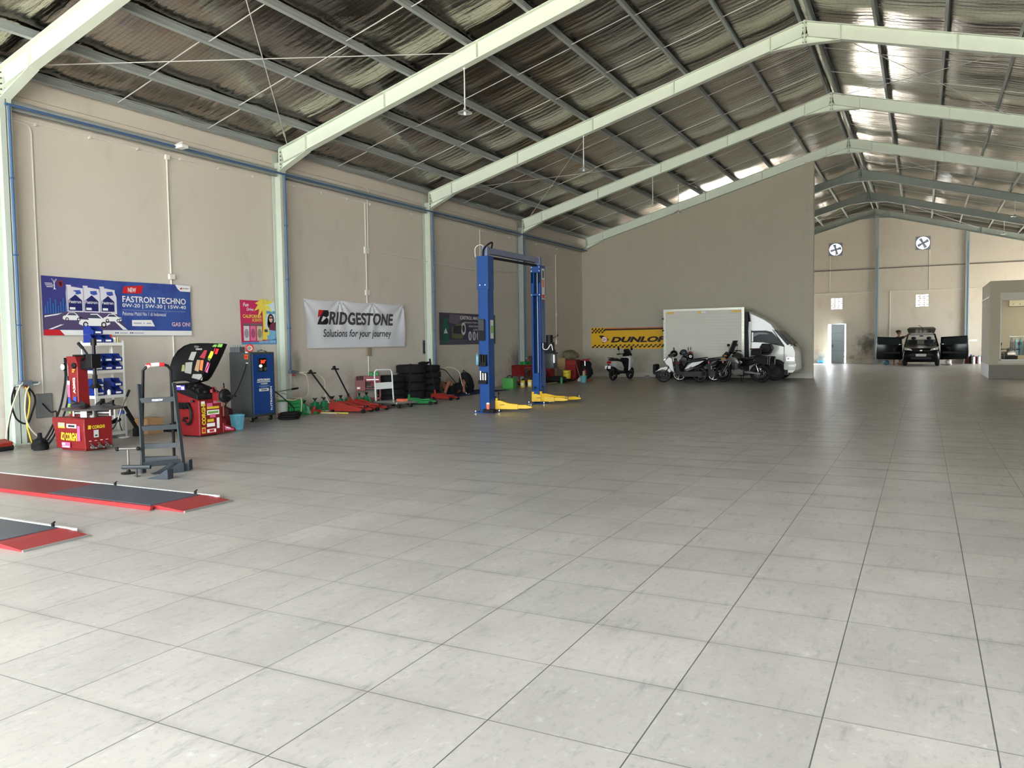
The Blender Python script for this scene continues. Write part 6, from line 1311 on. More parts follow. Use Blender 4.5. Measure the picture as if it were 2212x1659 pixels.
on([(1623, 739), (1623, 714.5), (1655, 714), (1667, 717), (1680, 730), (1693, 749), (1672, 744), (1648, 740)], GLASSD, .012); sub(s, 'side_window', cab_)
s = Art(frame((0, YS + .003, 0), (1, 0, 0), (0, 0, 1), (0, -1, 0))); on([(1624, 738), (1624, 718), (1627, 718), (1627, 738)], TW_, .016); on([(1627.5, 728), (1627.5, 719.5), (1640, 718), (1655, 719), (1662, 722), (1640, 722)], mat('glass_sheen', (74, 82, 82), .25), .0161); sub(s, 'window_bar_and_sheen', cab_)  # white window bar, plus a pale polygon painting a sheen on the glass
s = Art(frame((0, YS + .003, 0), (1, 0, 0), (0, 0, 1), (0, -1, 0)))
for q in ([(1622.2, 712), (1623, 712), (1622, 790), (1621.4, 790)], [(1693.3, 748), (1694, 748), (1694, 802), (1693.3, 802)], [(1621, 801), (1694, 800), (1694, 801.2), (1621, 802)], [(1668, 712), (1669.5, 712), (1694.5, 748), (1693, 749)]): on(q, BLK, .0125)
sub(s, 'door_shut_line', cab_)
p1, p2 = tp(1679, 714), tp(1707, 743)
b = MB(); b.add([(p1[0] + .03, YS + .16, p1[1]), (p1[0] + .05, YB - .16, p1[1]), (p2[0] + .06, YB - .1, p2[1]), (p2[0] + .04, YS + .1, p2[1])], [(0, 1, 2, 3), (3, 2, 1, 0)]); b.build('windscreen', GLASSD, t)
s = Art(frame((0, YS + .003, 0), (1, 0, 0), (0, 0, 1), (0, -1, 0))); on([(1671.5, 712), (1678, 712.5), (1706, 743), (1701, 746)], GLASSD, .013); sub(s, 'windscreen_edge', cab_)
b = MB(); q = tp(1704, 776); b.box(q[0] - .1, q[0] + .2, YS - .012, YS + .1, q[1] - .07, q[1] + .08); hl_ = b.build('headlight', mat('headlight', (216, 216, 210), .12, .5), t, bevel=.01); b = MB(); b.cyl((q[0] - .02, YS - .014, q[1] + .02), (q[0] - .02, YS - .03, q[1] + .02), .045, n=14); sub(b, 'lamp_lens', hl_, W_INK)
q = tp(1712, 786); b = MB(); b.box(q[0] - .3, q[0] + .1, YS - .02, YB + .02, q[1] - .22, q[1] + .04); b.build('front_bumper', TW_, t, bevel=.03, seg=2)
q = tp(1710, 747); b = MB(); b.tube(crv([(q[0] - .05, YS - .02, q[1] + .0), (q[0] + .1, YS - .12, q[1] + .04), (q[0] + .2, YS - .14, q[1] - .02)], 3), .012); b.box(q[0] + .1, q[0] + .16, YS - .2, YS - .06, q[1] - .02, q[1] + .1); b.build('wing_mirror', BLK, t)
def road_wheel(M, R, w, t, name='wheel', rim=None, m=None):
    b = MB(M); pr = [(R * .62, -w * .4), (R * .72, -w * .5), (R * .93, -w * .5), (R, -w * .32), (R, w * .32), (R * .93, w * .5), (R * .72, w * .5), (R * .62, w * .4)]
    b.lathe(pr + [pr[0]], (0, 0, 0), (0, 1, 0), 30, caps=False); o = b.build(name, TYRE, t)
    b = MB(M); b.lathe([(.0, -w * .2), (R * .3, -w * .24), (R * .6, -w * .42), (R * .64, -w * .42), (R * .64, w * .42), (R * .6, w * .42), (R * .3, w * .24), (0, w * .2)], (0, 0, 0), (0, 1, 0), 26); sub(b, 'rim', o, rim or ALU); return o
p = at(1676, 800, y=YS + .15); b = MB(); AR = [(p.x + .43 * math.cos(PI * k / 16), .34 + .43 * math.sin(PI * k / 16)) for k in range(17)] + [(p.x - .43, .2), (p.x + .43, .2)]
xz(b, AR, YS - .006, YS + .3); b.build('wheel_arch', BLK, t)
for px_, lab in ((1676, 0), (1480, 1)):
    p = at(px_, 800, y=YS + .15)
    for y in (YS + .07, YB - .14): road_wheel(Matrix.Translation((p.x, y, .33)), .33, .2, t, 'wheel', BLKM)
# ------------------------------------------------------------------ scooters and motorcycles
def shell(b, pts, hw, k=.82, y=0., mid=.55):
    n = len(pts); cx = sum(p[0] for p in pts) / n; cz = sum(p[1] for p in pts) / n
    R_ = lambda yy, kk: [(cx + (p[0] - cx) * kk, y + yy, cz + (p[1] - cz) * kk) for p in pts]
    return b.loft([R_(-hw, k), R_(-hw * mid, 1), R_(hw * mid, 1), R_(hw, k)], smooth=True)
def bike_wheel(M, x, R, w, t, rimm, name, spokes=5):
    T = M @ Matrix.Translation((x, 0, R)); b = MB(T); pr = [(R * .8, -w * .5), (R * .94, -w * .48), (R, -w * .15), (R, w * .15), (R * .94, w * .48), (R * .8, w * .5)]
    b.lathe(pr + [pr[0]], (0, 0, 0), (0, 1, 0), 30, caps=False); o = b.build(name, TYRE, t)
    b = MB(T); b.lathe([(R * .74, -w * .4), (R * .82, -w * .42), (R * .82, w * .42), (R * .74, w * .4), (R * .74, -w * .4)], (0, 0, 0), (0, 1, 0), 30, caps=False); b.cyl((0, -w * .7, 0), (0, w * .7, 0), R * .14)
    for k in range(spokes): a = 2 * PI * k / spokes; b.bar((R * .1 * math.cos(a), 0, R * .1 * math.sin(a)), (R * .77 * math.cos(a), 0, R * .77 * math.sin(a)), .022, .03, (0, 1, 0))
    sub(b, 'rim', o, rimm)
    b = MB(T); b.ring((0, w * .62, 0), (0, 1, 0), R * .4, .012, 24, 6); b.ring((0, -w * .62, 0), (0, 1, 0), R * .4, .012, 24, 6); sub(b, 'brake_disc', o, STEEL); return o
SCW = mat('scooter_white', (206, 204, 196), .3, var=.03, coat=.2); SCB = mat('scooter_black', (14, 14, 16), .3, var=.1, spec=.2); SEATM = mat('seat_vinyl', (17, 17, 18), .6, var=.1); RIMB = mat('rim_black', (24, 24, 25), .45, .4)
LAMPL = mat('lamp_lens', (224, 226, 224), .1, spec=.8); REDL = mat('tail_lens', (170, 24, 24), .2)
def helmet(name, c, m, yaw, label):
    t = thing(name, label, 'helmet', c, 0, 'helmets on the parked scooters'); M = rotz(yaw, c)
    b = MB(M); b.ell((0, 0, .12), (.14, .115, .125), 18, 10, lo=-.75); b.build('shell', m, t); b = MB(M); b.ell((.035, 0, .1), (.122, .11, .07), 16, 8, lo=-.7, hi=.75); b.build('visor', GLASSD, t); b = MB(M); b.cyl((0, -.112, .1), (0, -.124, .1), .03, n=12); b.cyl((0, .112, .1), (0, .124, .1), .03, n=12); b.build('visor_pivot', STEEL, t)
def scooter(pf, pr, label, white=True, rimm=None, rear_body=None, screen=False, name='scooter'):
    pf = Vector(pf); pr = Vector(pr); d = pf - pr; L = d.length; M = rotz(math.atan2(d.y, d.x), (pf + pr) / 2); h = L / 2
    t = thing(name, label, 'motor scooter', (pf + pr) / 2, math.atan2(d.y, d.x)); R = .265
    bw = SCW if white else SCB
    bike_wheel(M, h, R, .09, t, rimm or RIMB, 'front_wheel'); bike_wheel(M, -h, R, .1, t, rimm or RIMB, 'rear_wheel')
    b = MB(M); shell(b, [(h - .3, .42), (h - .1, .57), (h + .12, .52), (h + .3, .38), (h + .2, .42), (h + .04, .47), (h - .12, .44), (h - .22, .34)], .065, .9); b.build('front_fender', bw, t, sharp=50)
    b = MB(M)
    for s in (-1, 1): b.tube([(h - .22, s * .05, .62), (h - .02, s * .065, R)], .02)
    b.build('fork', BLKM, t)
    b = MB(M); shell(b, [(h - .4, .3), (h - .34, .6), (h - .3, .9), (h - .16, .95), (h + .02, .78), (h - .04, .66), (h - .16, .58), (h - .24, .4)], .2, .78, mid=.35); fp = b.build('front_panel', bw, t, sharp=50)
    b = MB(M)
    for s in (-1, 1): b.prism([(h - .28, .62), (h - .1, .72), (h + .0, .74), (h - .12, .82), (h - .26, .74)], s * .15 - .004, s * .15 + .016, XZ) if False else shell(b, [(h - .26, .66), (h - .1, .74), (h - .01, .76), (h - .14, .82), (h - .27, .76)], .02, .9, s * .155)
    sub(b, 'panel_trim', fp, SCB)
    b = MB(M); shell(b, [(h - .5, .24), (h - .42, .3), (h - .36, .85), (h - .46, .85), (h - .56, .4), (-.1, .34), (-.1, .26)], .17, .9); b.build('floorboard', BLK, t, sharp=50)
    b = MB(M); shell(b, [(-h - .22, .74), (-h - .3, .7), (-h - .1, .56), (-.16, .36), (-.02, .34), (.02, .44), (-.18, .7), (-.4, .76)], .15, .8); rb = b.build('rear_body', rear_body or SCB, t, sharp=50)
    b = MB(M)
    for s in (-1, 1): shell(b, [(-.08, .46), (-.22, .6), (-.36, .7), (-h - .14, .76), (-h + .04, .64), (-.38, .54), (-.3, .56), (-.24, .5)], .012, .95, s * .142)
    sub(b, 'side_panel', rb, bw)
    b = MB(M); shell(b, [(.04, .66), (.06, .73), (-.1, .77), (-.34, .77), (-.42, .82), (-h - .2, .83), (-h - .24, .77), (-.4, .73), (-.1, .68)], .13, .85); b.build('seat', SEATM, t, sharp=60)
    b = MB(M); shell(b, [(h - .42, .9), (h - .4, 1.0), (h - .28, 1.05), (h - .16, .98), (h - .14, .9)], .1, .75); b.tube([(h - .42, -.33, .98), (h - .36, -.12, 1.0), (h - .36, .12, 1.0), (h - .42, .33, .98)], .016); hb = b.build('handlebar', BLK, t, sharp=50)
    for s in (-1, 1): b = MB(M); b.tube([(h - .42, s * .33, .98), (h - .4, s * .22, .99)], .024); sub(b, 'grip', hb, RUB)
    for s in (-1, 1):
        b = MB(M); b.tube([(h - .36, s * .24, 1.0), (h - .36, s * .28, 1.14)], .007); b.cb((h - .36, s * .29, 1.19), (.02, .085, .1)); b.build('mirror', BLK, t, bevel=.004)
    b = MB(M); shell(b, [(h - .12, .78), (h - .05, .88), (h + .03, .8), (h - .0, .75)], .12, .8); b.build('headlight', LAMPL, t)
    b = MB(M); b.box(-h - .33, -h - .28, -.08, .08, .66, .74); b.build('tail_light', REDL, t, bevel=.008)
    b = MB(M); b.box(-h - .4, -h - .385, -.12, .12, .46, .58); b.build('number_plate', W_INK, t); b = MB(M); b.bar((-h - .28, 0, .6), (-h - .42, 0, .4), .18, .015, (0, 1, 0)); b.build('rear_fender', BLK, t)
    b = MB(M); b.tube([(-.1, -.14, .28), (-h + .05, -.16, .3), (-h - .24, -.17, .4)], [.03, .05, .06], 10); b.box(-h - .05, -.02, .08, .16, .2, .38); b.build('engine_and_exhaust', BLKM, t)
    b = MB(M); b.tube([(-.05, .12, .26), (-.12, .3, .0)], .012); b.build('side_stand', BLKM, t)
    b = MB(M); b.tube([(-.42, -.11, .82), (-h - .22, -.1, .87), (-h - .28, 0, .87), (-h - .22, .1, .87), (-.42, .11, .82)], .014); b.build('grab_rail', BLKM, t)
    if screen: b = MB(M); shell(b, [(h - .22, .98), (h - .3, 1.18), (h - .24, 1.2), (h - .06, .98), (h - .02, .84)], .13, .7); b.build('windshield', mat('screen_smoke', (36, 38, 38), .1, spec=.8), t, sharp=50)
    return t, M, h
scooter((-10.22, 29.75, 0), (-10.45, 28.5, 0), 'white scooter parked alone by the yellow banner, seen from behind', True, rear_body=SCW, screen=True)
t1, M1, h1 = scooter((-8.25, 27.72, 0), (-7.05, 28.12, 0), 'black scooter with white slashed panels, first of the row before the truck')
t2, M2, h2 = scooter((-7.9, 28.55, 0), (-6.66, 28.68, 0), 'all black scooter with silver wheels, wedged behind the white panelled one', False, rimm=mat('rim_silver', (150, 150, 148), .35, .4))
def on_bike(M, x, y, z): p = M @ Vector((x, y, z)); return (p.x, p.y, p.z)
helmet('helmet', on_bike(M1, .27, 0, .9), mat('helmet_black', (16, 16, 18), .15, coat=.6), PI - .2, 'large black helmet hung over the handlebar of the white panelled scooter')
helmet('helmet', on_bike(M2, .48, -.02, .92), mat('helmet_grey', (60, 62, 64), .25), 3.0, 'dark grey helmet between the two scooters, under the raised mirror')
helmet('helmet', on_bike(M2, .24, .0, .84), mat('helmet_red', (150, 36, 34), .2, coat=.5), 2.6, 'red helmet resting on the seat of the rear black scooter')
helmet('helmet', on_bike(M1, -.3, .0, .8), mat('helmet_black', (16, 16, 18), .15), 2.4, 'black helmet with round white emblem on the front scooter seat')
s = Art(frame(on_bike(M1, -.3, .128, .92), tuple(M1.to_3x3() @ Vector((-1, 0, 0))), (0, 0, 1), tuple(M1.to_3x3() @ Vector((0, 1, 0))))); s.disc(0, 0, .05, .05, W_INK, .004); s.disc(0, 0, .03, .03, mat('helmet_grey', (60, 62, 64), .25), .006)
he = [o for o in bpy.data.objects if o.name.startswith('helmet') and o.type == 'EMPTY'][-1]; s.build('emblem', None, he)
def motorcycle(pf, pr, label, tankm, topbox=False, sidebox=False, tall=False):
    pf = Vector(pf); pr = Vector(pr); d = pf - pr; L = d.length; a = math.atan2(d.y, d.x); M = rotz(a, (pf + pr) / 2); h = L / 2
    t = thing('motorcycle', label, 'motorcycle', (pf + pr) / 2, a); R = .305
    bike_wheel(M, h, R, .1, t, RIMB, 'front_wheel', 6); bike_wheel(M, -h, R, .13, t, RIMB, 'rear_wheel', 6)
    b = MB(M)
    for s in (-1, 1): b.tube([(h - .36, s * .09, 1.0), (h - .22, s * .09, .66)], .022); b.tube([(h - .22, s * .09, .66), (h, s * .09, R)], .028)
    b.build('fork', CHROME, t)
    b = MB(M); shell(b, [(h - .26, .5), (h - .08, .66), (h + .14, .62), (h + .27, .46), (h + .2, .5), (h + .05, .58), (h - .1, .56)], .07, .9); b.build('front_fender', SCB, t, sharp=50)
    b = MB(M); shell(b, [(h - .46, .78), (h - .36, .98), (h - .5, 1.06), (-.0, .96), (-.06, .84), (.1, .76)], .16, .72); b.build('fuel_tank', tankm, t, sharp=50)
    b = MB(M)
    for s in (-1, 1): shell(b, [(h - .2, .78), (h - .3, .92), (h - .55, .86), (.05, .68), (.1, .62), (h - .5, .66)], .025, .85, s * .15)
    b.build('tank_shroud', mat('shroud_silver', (104, 104, 100), .35, .3), t, sharp=50)
    b = MB(M); shell(b, [(-.02, .82), (-.1, .86), (-.3, .82), (-.4, .88), (-h - .1, .94), (-h - .12, .88), (-.4, .8), (-.1, .76)], .13, .85); b.build('seat', SEATM, t, sharp=60)
    b = MB(M); shell(b, [(-.05, .76), (-.3, .78), (-h - .22, .92), (-h - .24, .86), (-.5, .68), (-.2, .56), (-.06, .56)], .12, .8); b.build('tail_panel', SCB, t, sharp=50)
    b = MB(M); b.box(-.08, .26, -.13, .13, .26, .44); b.cyl((.06, -.16, .38), (.06, .16, .38), .1, n=18)
    for k in range(7): b.box(.1, .28, -.1, .1, .44 + k * .03, .455 + k * .03)
    b.box(.14, .25, -.07, .07, .44, .66); b.build('engine', STEEL, t, bevel=.008)
    b = MB(M); b.tube([(h - .36, 0, .96), (.1, 0, .78), (-.14, 0, .72), (-.16, 0, .34), (.1, 0, .24), (.28, 0, .32), (h - .42, 0, .84)], .022); b.tube([(-.14, .1, .72), (-h - .1, .1, .84)], .016); b.tube([(-.14, -.1, .72), (-h - .1, -.1, .84)], .016); b.build('frame', BLKM, t)
    b = MB(M)
    for s in (-1, 1): b.bar((-.14, s * .1, .36), (-h, s * .09, R), .03, .05)
    b.build('swing_arm', STEEL, t)
    b = MB(M)
    for s in (-1, 1):
        b.tube([(-h + .22, s * .13, .8), (-h + .06, s * .13, .38)], .012); b.tube(crv([p for k in range(13) for p in [(-h + .2 - .012 * k + .022 * math.cos(k * 2.1), s * .13 + .022 * math.sin(k * 2.1), .74 - .024 * k)]], 2), .007, 5)
    b.build('shock_absorber', CHROME, t)
    b = MB(M); b.tube(crv([(.24, -.06, .6), (.34, -.1, .45), (.28, -.12, .27), (.0, -.14, .24), (-.3, -.16, .3), (-h - .05, -.17, .4)], 5), .024); b.tube([(-.34, -.165, .31), (-h - .16, -.18, .44)], [.045, .055], 12); b.build('exhaust', BLKM, t)
    b = MB(M); b.tube(crv([(h - .5, -.4, 1.08), (h - .42, -.3, 1.1), (h - .38, -.1, 1.05), (h - .38, .1, 1.05), (h - .42, .3, 1.1), (h - .5, .4, 1.08)], 4), .014); hb = b.build('handlebar', BLKM, t)
    for s in (-1, 1): b = MB(M); b.tube([(h - .5, s * .4, 1.08), (h - .45, s * .32, 1.098)], .022); sub(b, 'grip', hb, RUB)
    for s in (-1, 1): b = MB(M); b.tube([(h - .4, s * .3, 1.1), (h - .36, s * .34, 1.26)], .007); b.cb((h - .36, s * .35, 1.3), (.025, .11, .08)); b.build('mirror', BLK, t, bevel=.006)
    b = MB(M); shell(b, [(h - .3, .82), (h - .34, 1.02), (h - .2, 1.06), (h - .06, .92), (h - .1, .84)], .12, .75); b.build('headlight_cowl', SCB, t, sharp=50); b = MB(M); b.ell((h - .1, 0, .9), (.06, .09, .06), 12, 8); b.build('headlight', LAMPL, t)
    if tall:
        b = MB(M); b.grid(lambda u, v: (h - .16 - .2 * v - .12 * (2 * u - 1) ** 2, (2 * u - 1) * (.2 - .05 * v), 1.0 + .46 * v), 10, 8); b.grid(lambda u, v: (h - .166 - .2 * v - .12 * (2 * u - 1) ** 2, (1 - 2 * u) * (.2 - .05 * v), 1.0 + .46 * v), 10, 8); b.build('windscreen', mat('screen_smoke2', (70, 70, 66), .1, trans=.5), t)
    b = MB(M); b.box(-h - .3, -h - .25, -.06, .06, .84, .9); b.build('tail_light', REDL, t, bevel=.006); b = MB(M); b.bar((-h - .2, 0, .86), (-h - .4, 0, .5), .16, .015, (0, 1, 0)); b.build('rear_fender', BLK, t)
    b = MB(M); b.tube([(-.1, .12, .26), (-.16, .34, .0)], .013); b.build('side_stand', BLKM, t)
    for s in (-1, 1): b = MB(M); b.tube([(h - .2, s * .1, .92), (h - .2, s * .22, .93)], .008); b.ell((h - .2, s * .24, .93), (.04, .03, .025), 8, 6); b.build('turn_signal', mat('amber_lens', (210, 130, 40), .25), t)
    if sidebox: 
        for s in (1, -1): b = MB(M); shell(b, [(-h - .36, .62), (-h - .38, .9), (-h + .14, .92), (-h + .12, .66)], .1, .88, s * .25); q = b.build('side_case', BLK, t, sharp=45); b = MB(M); b.tube([(-h - .34, s * .352, .64), (-h - .36, s * .352, .88)], .012); sub(b, 'case_trim', q, STEEL)
    if topbox: b = MB(M); shell(b, [(-h - .42, 1.0), (-h - .5, 1.16), (-h - .44, 1.32), (-h - .14, 1.34), (-h - .06, 1.2), (-h - .1, 1.0)], .2, .8); b.build('top_case', BLK, t, sharp=45); b = MB(M); b.box(-h - .4, -h + .05, -.08, .08, .94, 1.0); b.build('luggage_rack', BLKM, t)
    return t, M, h
TANKM = mat('tank_dark_brown', (56, 48, 46), .2, .3, coat=.6)
_, M3, h3 = motorcycle((-6.28, 28.38, 0), (-4.92, 28.12, 0), 'black touring motorcycle with side cases and tall windscreen, nearest of its pair', TANKM, sidebox=True, tall=True)
_, M4, h4 = motorcycle((-6.52, 29.1, 0), (-5.17, 28.98, 0), 'black motorcycle with round top case, half hidden beside the truck door', SCB, topbox=True)
p = on_bike(M3, -.5, -.02, .93); t = thing('seat_bag', 'dark strapped bag on the rear seat of the nearer motorcycle', 'bag', p); b = MB(rotz(0, p)); b.box(-.16, .16, -.13, .13, 0, .2); b.build('bag_body', BP, t, bevel=.04, seg=2); b = MB(rotz(0, p)); b.box(-.19, .2, -.15, .15, .2, .25); b.build('bag_flap', mat('bag_maroon', (60, 36, 40), .8), t, bevel=.02, seg=2)
# ------------------------------------------------------------------ wheel alignment runways on the floor, lower left
RW = mat('runway_red', (112, 34, 36), .4, var=.08, scale=4); RWB = mat('runway_red_edge', (142, 42, 44), .45, var=.05); PLT = mat('runway_grey', (66, 71, 80), .38, var=.05, scale=3)
def runway(x0, xj, x1, y0, y1, label, plate0):
    t = thing('alignment_runway', label, 'ramp', ((x0 + x1) / 2, (y0 + y1) / 2, 0), 0, 'red and grey runways on the floor'); H_ = .035
    b = MB(); b.box(x0, xj, y0, y1, .0, H_); b.build('deck', RW, t, bevel=.004)
    b = MB(); b.box(x0, xj + .05, y0 - .035, y0, 0, .028); b.box(x0, xj + .05, y0 - .03, y0 + .01, .02, H_ + .004); b.build('side_rail', RWB, t, bevel=.004)
    b = MB(); b.box(plate0, xj, y0 + .02, y1 - .02, H_, H_ + .006); b.build('slip_plate', PLT, t)
    b = MB(); xz(b, [(xj, 0), (x1, 0), (x1, .012), (xj + .1, H_), (xj, H_)], y0 + .04, y1 - .0); b.build('entry_ramp', RWB, t, bevel=.003)
    b = MB(); b.box(x1 - .004, x1 + .012, y0 + .04, y1, 0, .016); b.build('front_edge', ALU, t)
    b = MB(); b.box(x0, x1 - .2, y1, y1 + .03, 0, .04); b.build('rear_rail', SW, t)
    for x in (plate0 + .25, xj - .08):
        if x > x0 + .2: b = MB(); b.cyl((x, y1 - .01, H_), (x, y1 - .01, H_ + .03), .014, n=8); b.tube([(x, y1 - .01, H_ + .03), (x + .03, y1 - .01, H_ + .045)], .007, 6); b.build('lock_pin', BLKM, t)
runway(-10.4, -6.42, -6.0, 4.95, 5.56, 'red runway with grey slip plate on the floor, farther of two', -7.98)
runway(-10.4, -6.35, -5.97, 3.46, 4.04, 'red runway with grey slip plate at the left edge, nearer of two', -8.2)
# ------------------------------------------------------------------ far wall fittings
YW = YF
FANB = mat('fan_frame', (132, 138, 152), .5, .2)
for (x, z), n in zip(FAN, ('left exhaust fan high on the far wall, above the open door', 'right exhaust fan high on the far wall, right of the ridge column')):
    t = thing('exhaust_fan', n, 'fan', (x, YW, z), 0, 'exhaust fans in the far wall'); y = YW + .02
    b = MB(frame((x, y, z), (1, 0, 0), (0, 0, 1), (0, -1, 0)))
    N_ = 32; q = .37; R0 = .33; sq = []
    for k in range(N_):
        a = 2 * PI * k / N_; m_ = max(abs(math.cos(a)), abs(math.sin(a))); sq.append((q * math.cos(a) / m_, q * math.sin(a) / m_))
    for k in range(N_):
        a0, a1 = 2 * PI * k / N_, 2 * PI * (k + 1) / N_; i0, i1 = (R0 * math.cos(a0), R0 * math.sin(a0)), (R0 * math.cos(a1), R0 * math.sin(a1)); b.prism([i0, i1, sq[(k + 1) % N_], sq[k]], 0, .03)
    b.build('square_frame', FANB, t)
    b = MB(frame((x, y + .05, z), (1, 0, 0), (0, 0, 1), (0, -1, 0))); b.cyl((0, 0, -.06), (0, 0, .06), .075, n=16); b.bar((-.33, 0, -.08), (.33, 0, -.08), .02, .012); b.bar((0, -.33, -.08), (0, .33, -.08), .02, .012); b.build('motor_hub', FANB, t)
    for k in range(4):
        a = k * PI / 2 + (.25 if x < -1 else .5); c_, s_ = math.cos(a), math.sin(a)
        b = MB(frame((x, y + .05, z), (c_, 0, s_), (-s_, 0, c_), (0, -1, 0))); b.add([(.05, -.06, -.02), (.31, -.1, -.03), (.31, .1, .03), (.05, .06, .02), (.05, -.06, -.012), (.31, -.1, -.022), (.31, .1, .038), (.05, .06, .028)], [(3, 2, 1, 0), (4, 5, 6, 7), (0, 1, 5, 4), (1, 2, 6, 5), (2, 3, 7, 6), (3, 0, 4, 7)]); b.build('blade', FANB, t)
for k, (x0, x1, z0, z1) in enumerate(VENT):
    b = MB(); w = (x1 - x0) / 3; h = (z1 - z0) / 3; y0, y1 = YW - .004, YW + .1
    for i in range(4): b.box(x0 + i * w - .024, x0 + i * w + .024, y0, y1, z0 - .02, z1 + .02); b.box(x0, x1, y0 + .003, y1, z0 + i * h - .024, z0 + i * h + .024)
    for i in range(3):
        for j in range(3): b.box(x0 + i * w + w * .42, x0 + (i + 1) * w, y0 + .02, y0 + .09, z0 + j * h + h * .36, z0 + j * h + h * .64)
    struct(b, 'window_%d' % (k + 1), WALLF)
# open steel door
t = MB(); x0, x1, _, z1 = DOOR
b = MB(); b.box(x0, x0 + .05, YW - .01, YW + .16, 0, z1); b.box(x1 - .05, x1, YW - .01, YW + .16, 0, z1); b.box(x0, x1, YW - .01, YW + .16, z1 - .05, z1); struct(b, 'trim_3', mat('door_frame_white', (206, 206, 198), .5))
DM = rotz(math.radians(180 + 42), (x1 - .12, YW - .06, 0))
b = MB(DM); b.box(0, .88, -.02, .02, .03, z1 - .06); dl = struct(b, 'door_1', mat('door_grey', (158, 168, 170), .5, var=.05)); dl['label'] = 'grey steel door leaf standing ajar in the far wall'
b = MB(DM)
for z in (.75, 1.3, 1.75): b.box(0, .88, -.024, .024, z, z + .012)
b.box(.78, .82, -.07, .07, .95, 1.1); q = b.build('door_seam', GREYBOX); q.parent = dl
for z in (.35, 1.15, 1.95):
    b = MB(); b.cyl((x1 - .085, YW - .04, z), (x1 - .085, YW - .04, z + .1), .022, n=8); q = b.build('hinge', BLKM); q.parent = dl
b = MB(); b.box(-5.75, -3.7, YW - .55, YW - .02, 0, .03); tag(b.build('door_step', mat('step_tile', (220, 214, 200), .3, var=.04)), 'pale tiled step along the far wall below the open door', 'step')
b = MB(); b.lathe([(.16, 0), (.26, .14), (.275, .15), (.255, .15), (.15, .02), (0, .02)], (-5.25, YW - .3, .03), n=24, caps=False); tag(b.build('wash_basin', mat('basin_blue', (86, 170, 226), .4)), 'light blue plastic basin on the step left of the open door', 'basin')
b = MB(); b.tube([(-5.45, YW - .05, .03), (-5.5, YW - .03, 1.1)], .014); b.ell((-5.45, YW - .06, .09), (.1, .03, .07), 8, 5); tag(b.build('floor_brush', mat('brush_handle', (186, 150, 130), .6)), 'long handled brush leaning on the far wall beside the basin', 'brush')
b = MB()
for x, y0, z0 in ((-3.9, 0, 0),): pass
GIR = mat('girt_dark', (110, 100, 90), .6, var=.1)
b = MB(); b.box(-12.9, 7.9, YW - .045, YW, 5.36, 5.4); struct(b, 'trim_4', GIR)
b = MB(); b.cyl((-12.9, YW - .02, 4.05), (3.2, YW - .02, 4.08), .014, n=6); tag(b.build('conduit', PVC), 'white conduit running level across the far wall below the fans', 'conduit', None)
for x, z0, z1_, n in ((-4.85, 4.05, 6.25, 'short white conduit dropping from the left exhaust fan'), (.27, 4.07, 6.3, 'short white conduit dropping from the right exhaust fan'), (-1.68, 1.0, 4.05, 'long white conduit dropping down behind the black car')):
    b = MB(); b.cyl((x, YW - .02, z0), (x, YW - .02, z1_), .018, n=8); tag(b.build('conduit', PVC), n, 'conduit', 'conduits on the far wall')
for x, n in ((-2.36, 'grey steel wind post on the far wall under the roof ridge'), (2.09, 'grey steel wind post on the far wall left of the office box')):
    t = thing('wind_post', n, 'steel post', (x, YW - .12, 0), 0, 'wind posts on the far wall'); b = MB(); zt_ = roof_z(x) - .38; b.box(x - .09, x + .09, YW - .2, YW - .19, 0, zt_); b.box(x - .09, x + .09, YW - .012, YW - .002, 0, zt_); b.box(x - .006, x + .006, YW - .19, YW - .01, 0, zt_); b.build('column', mat('wind_post_grey', (160, 168, 166), .55, var=.08), t)
    b = MB(); b.cyl((x + .05, YW - .22, 1.25), (x + .05, YW - .22, 6.6), .02, n=8); b.box(x - .03, x + .14, YW - .25, YW - .2, 1.15, 1.25); b.build('drop_pipe', mat('pale_blue_pipe', (120, 160, 190), .5), t)
hose('air_hose', [(-2.3, YW - .24, 1.15), (-2.2, YW - .3, .8), (-2.3, YW - .3, .3), (-2.6, YW - .3, .05), (-3.3, YW - .35, .015), (-4.0, YW - .3, .015)], .014, HC[2][1], 'pale hose falling from the ridge wind post onto the far floor', None)
b = MB(); b.box(1.75, 2.55, YW - .58, YW - .29, 1.2, 1.25); b.box(2.2, 2.6, YW - .52, YW - .31, 1.25, 1.31); b.tube([(2.2, YW - .45, 1.2), (1.95, YW - .5, .0)], .02); tag(b.build('wall_bench', W_INK), 'narrow white shelf on one leg at the right wind post', 'shelf')
b = MB(); b.box(2.05, 3.2, YW - .5, YW - .1, 0, .38); tag(b.build('storage_bin', mat('bin_maroon', (110, 36, 40), .6, var=.1), None, bevel=.02), 'long maroon storage bin against the far wall beside the office', 'bin')
for x, c, n in ((2.42, W_INK, 'white bottle standing before the maroon bin, left of the pair'), (2.68, W_INK, 'white bottle with teal cap before the maroon bin, right of the pair')):
    can(x, YW - .62, 0, .075, .44, c, n, BLK if x < 2.5 else mat('teal_plastic', (90, 156, 160), .45), 'cleaner_bottle')
can(2.3, YW - .68, 0, .07, .5, BLK, 'black bottle standing leftmost before the maroon bin', BLUS, 'cleaner_bottle')
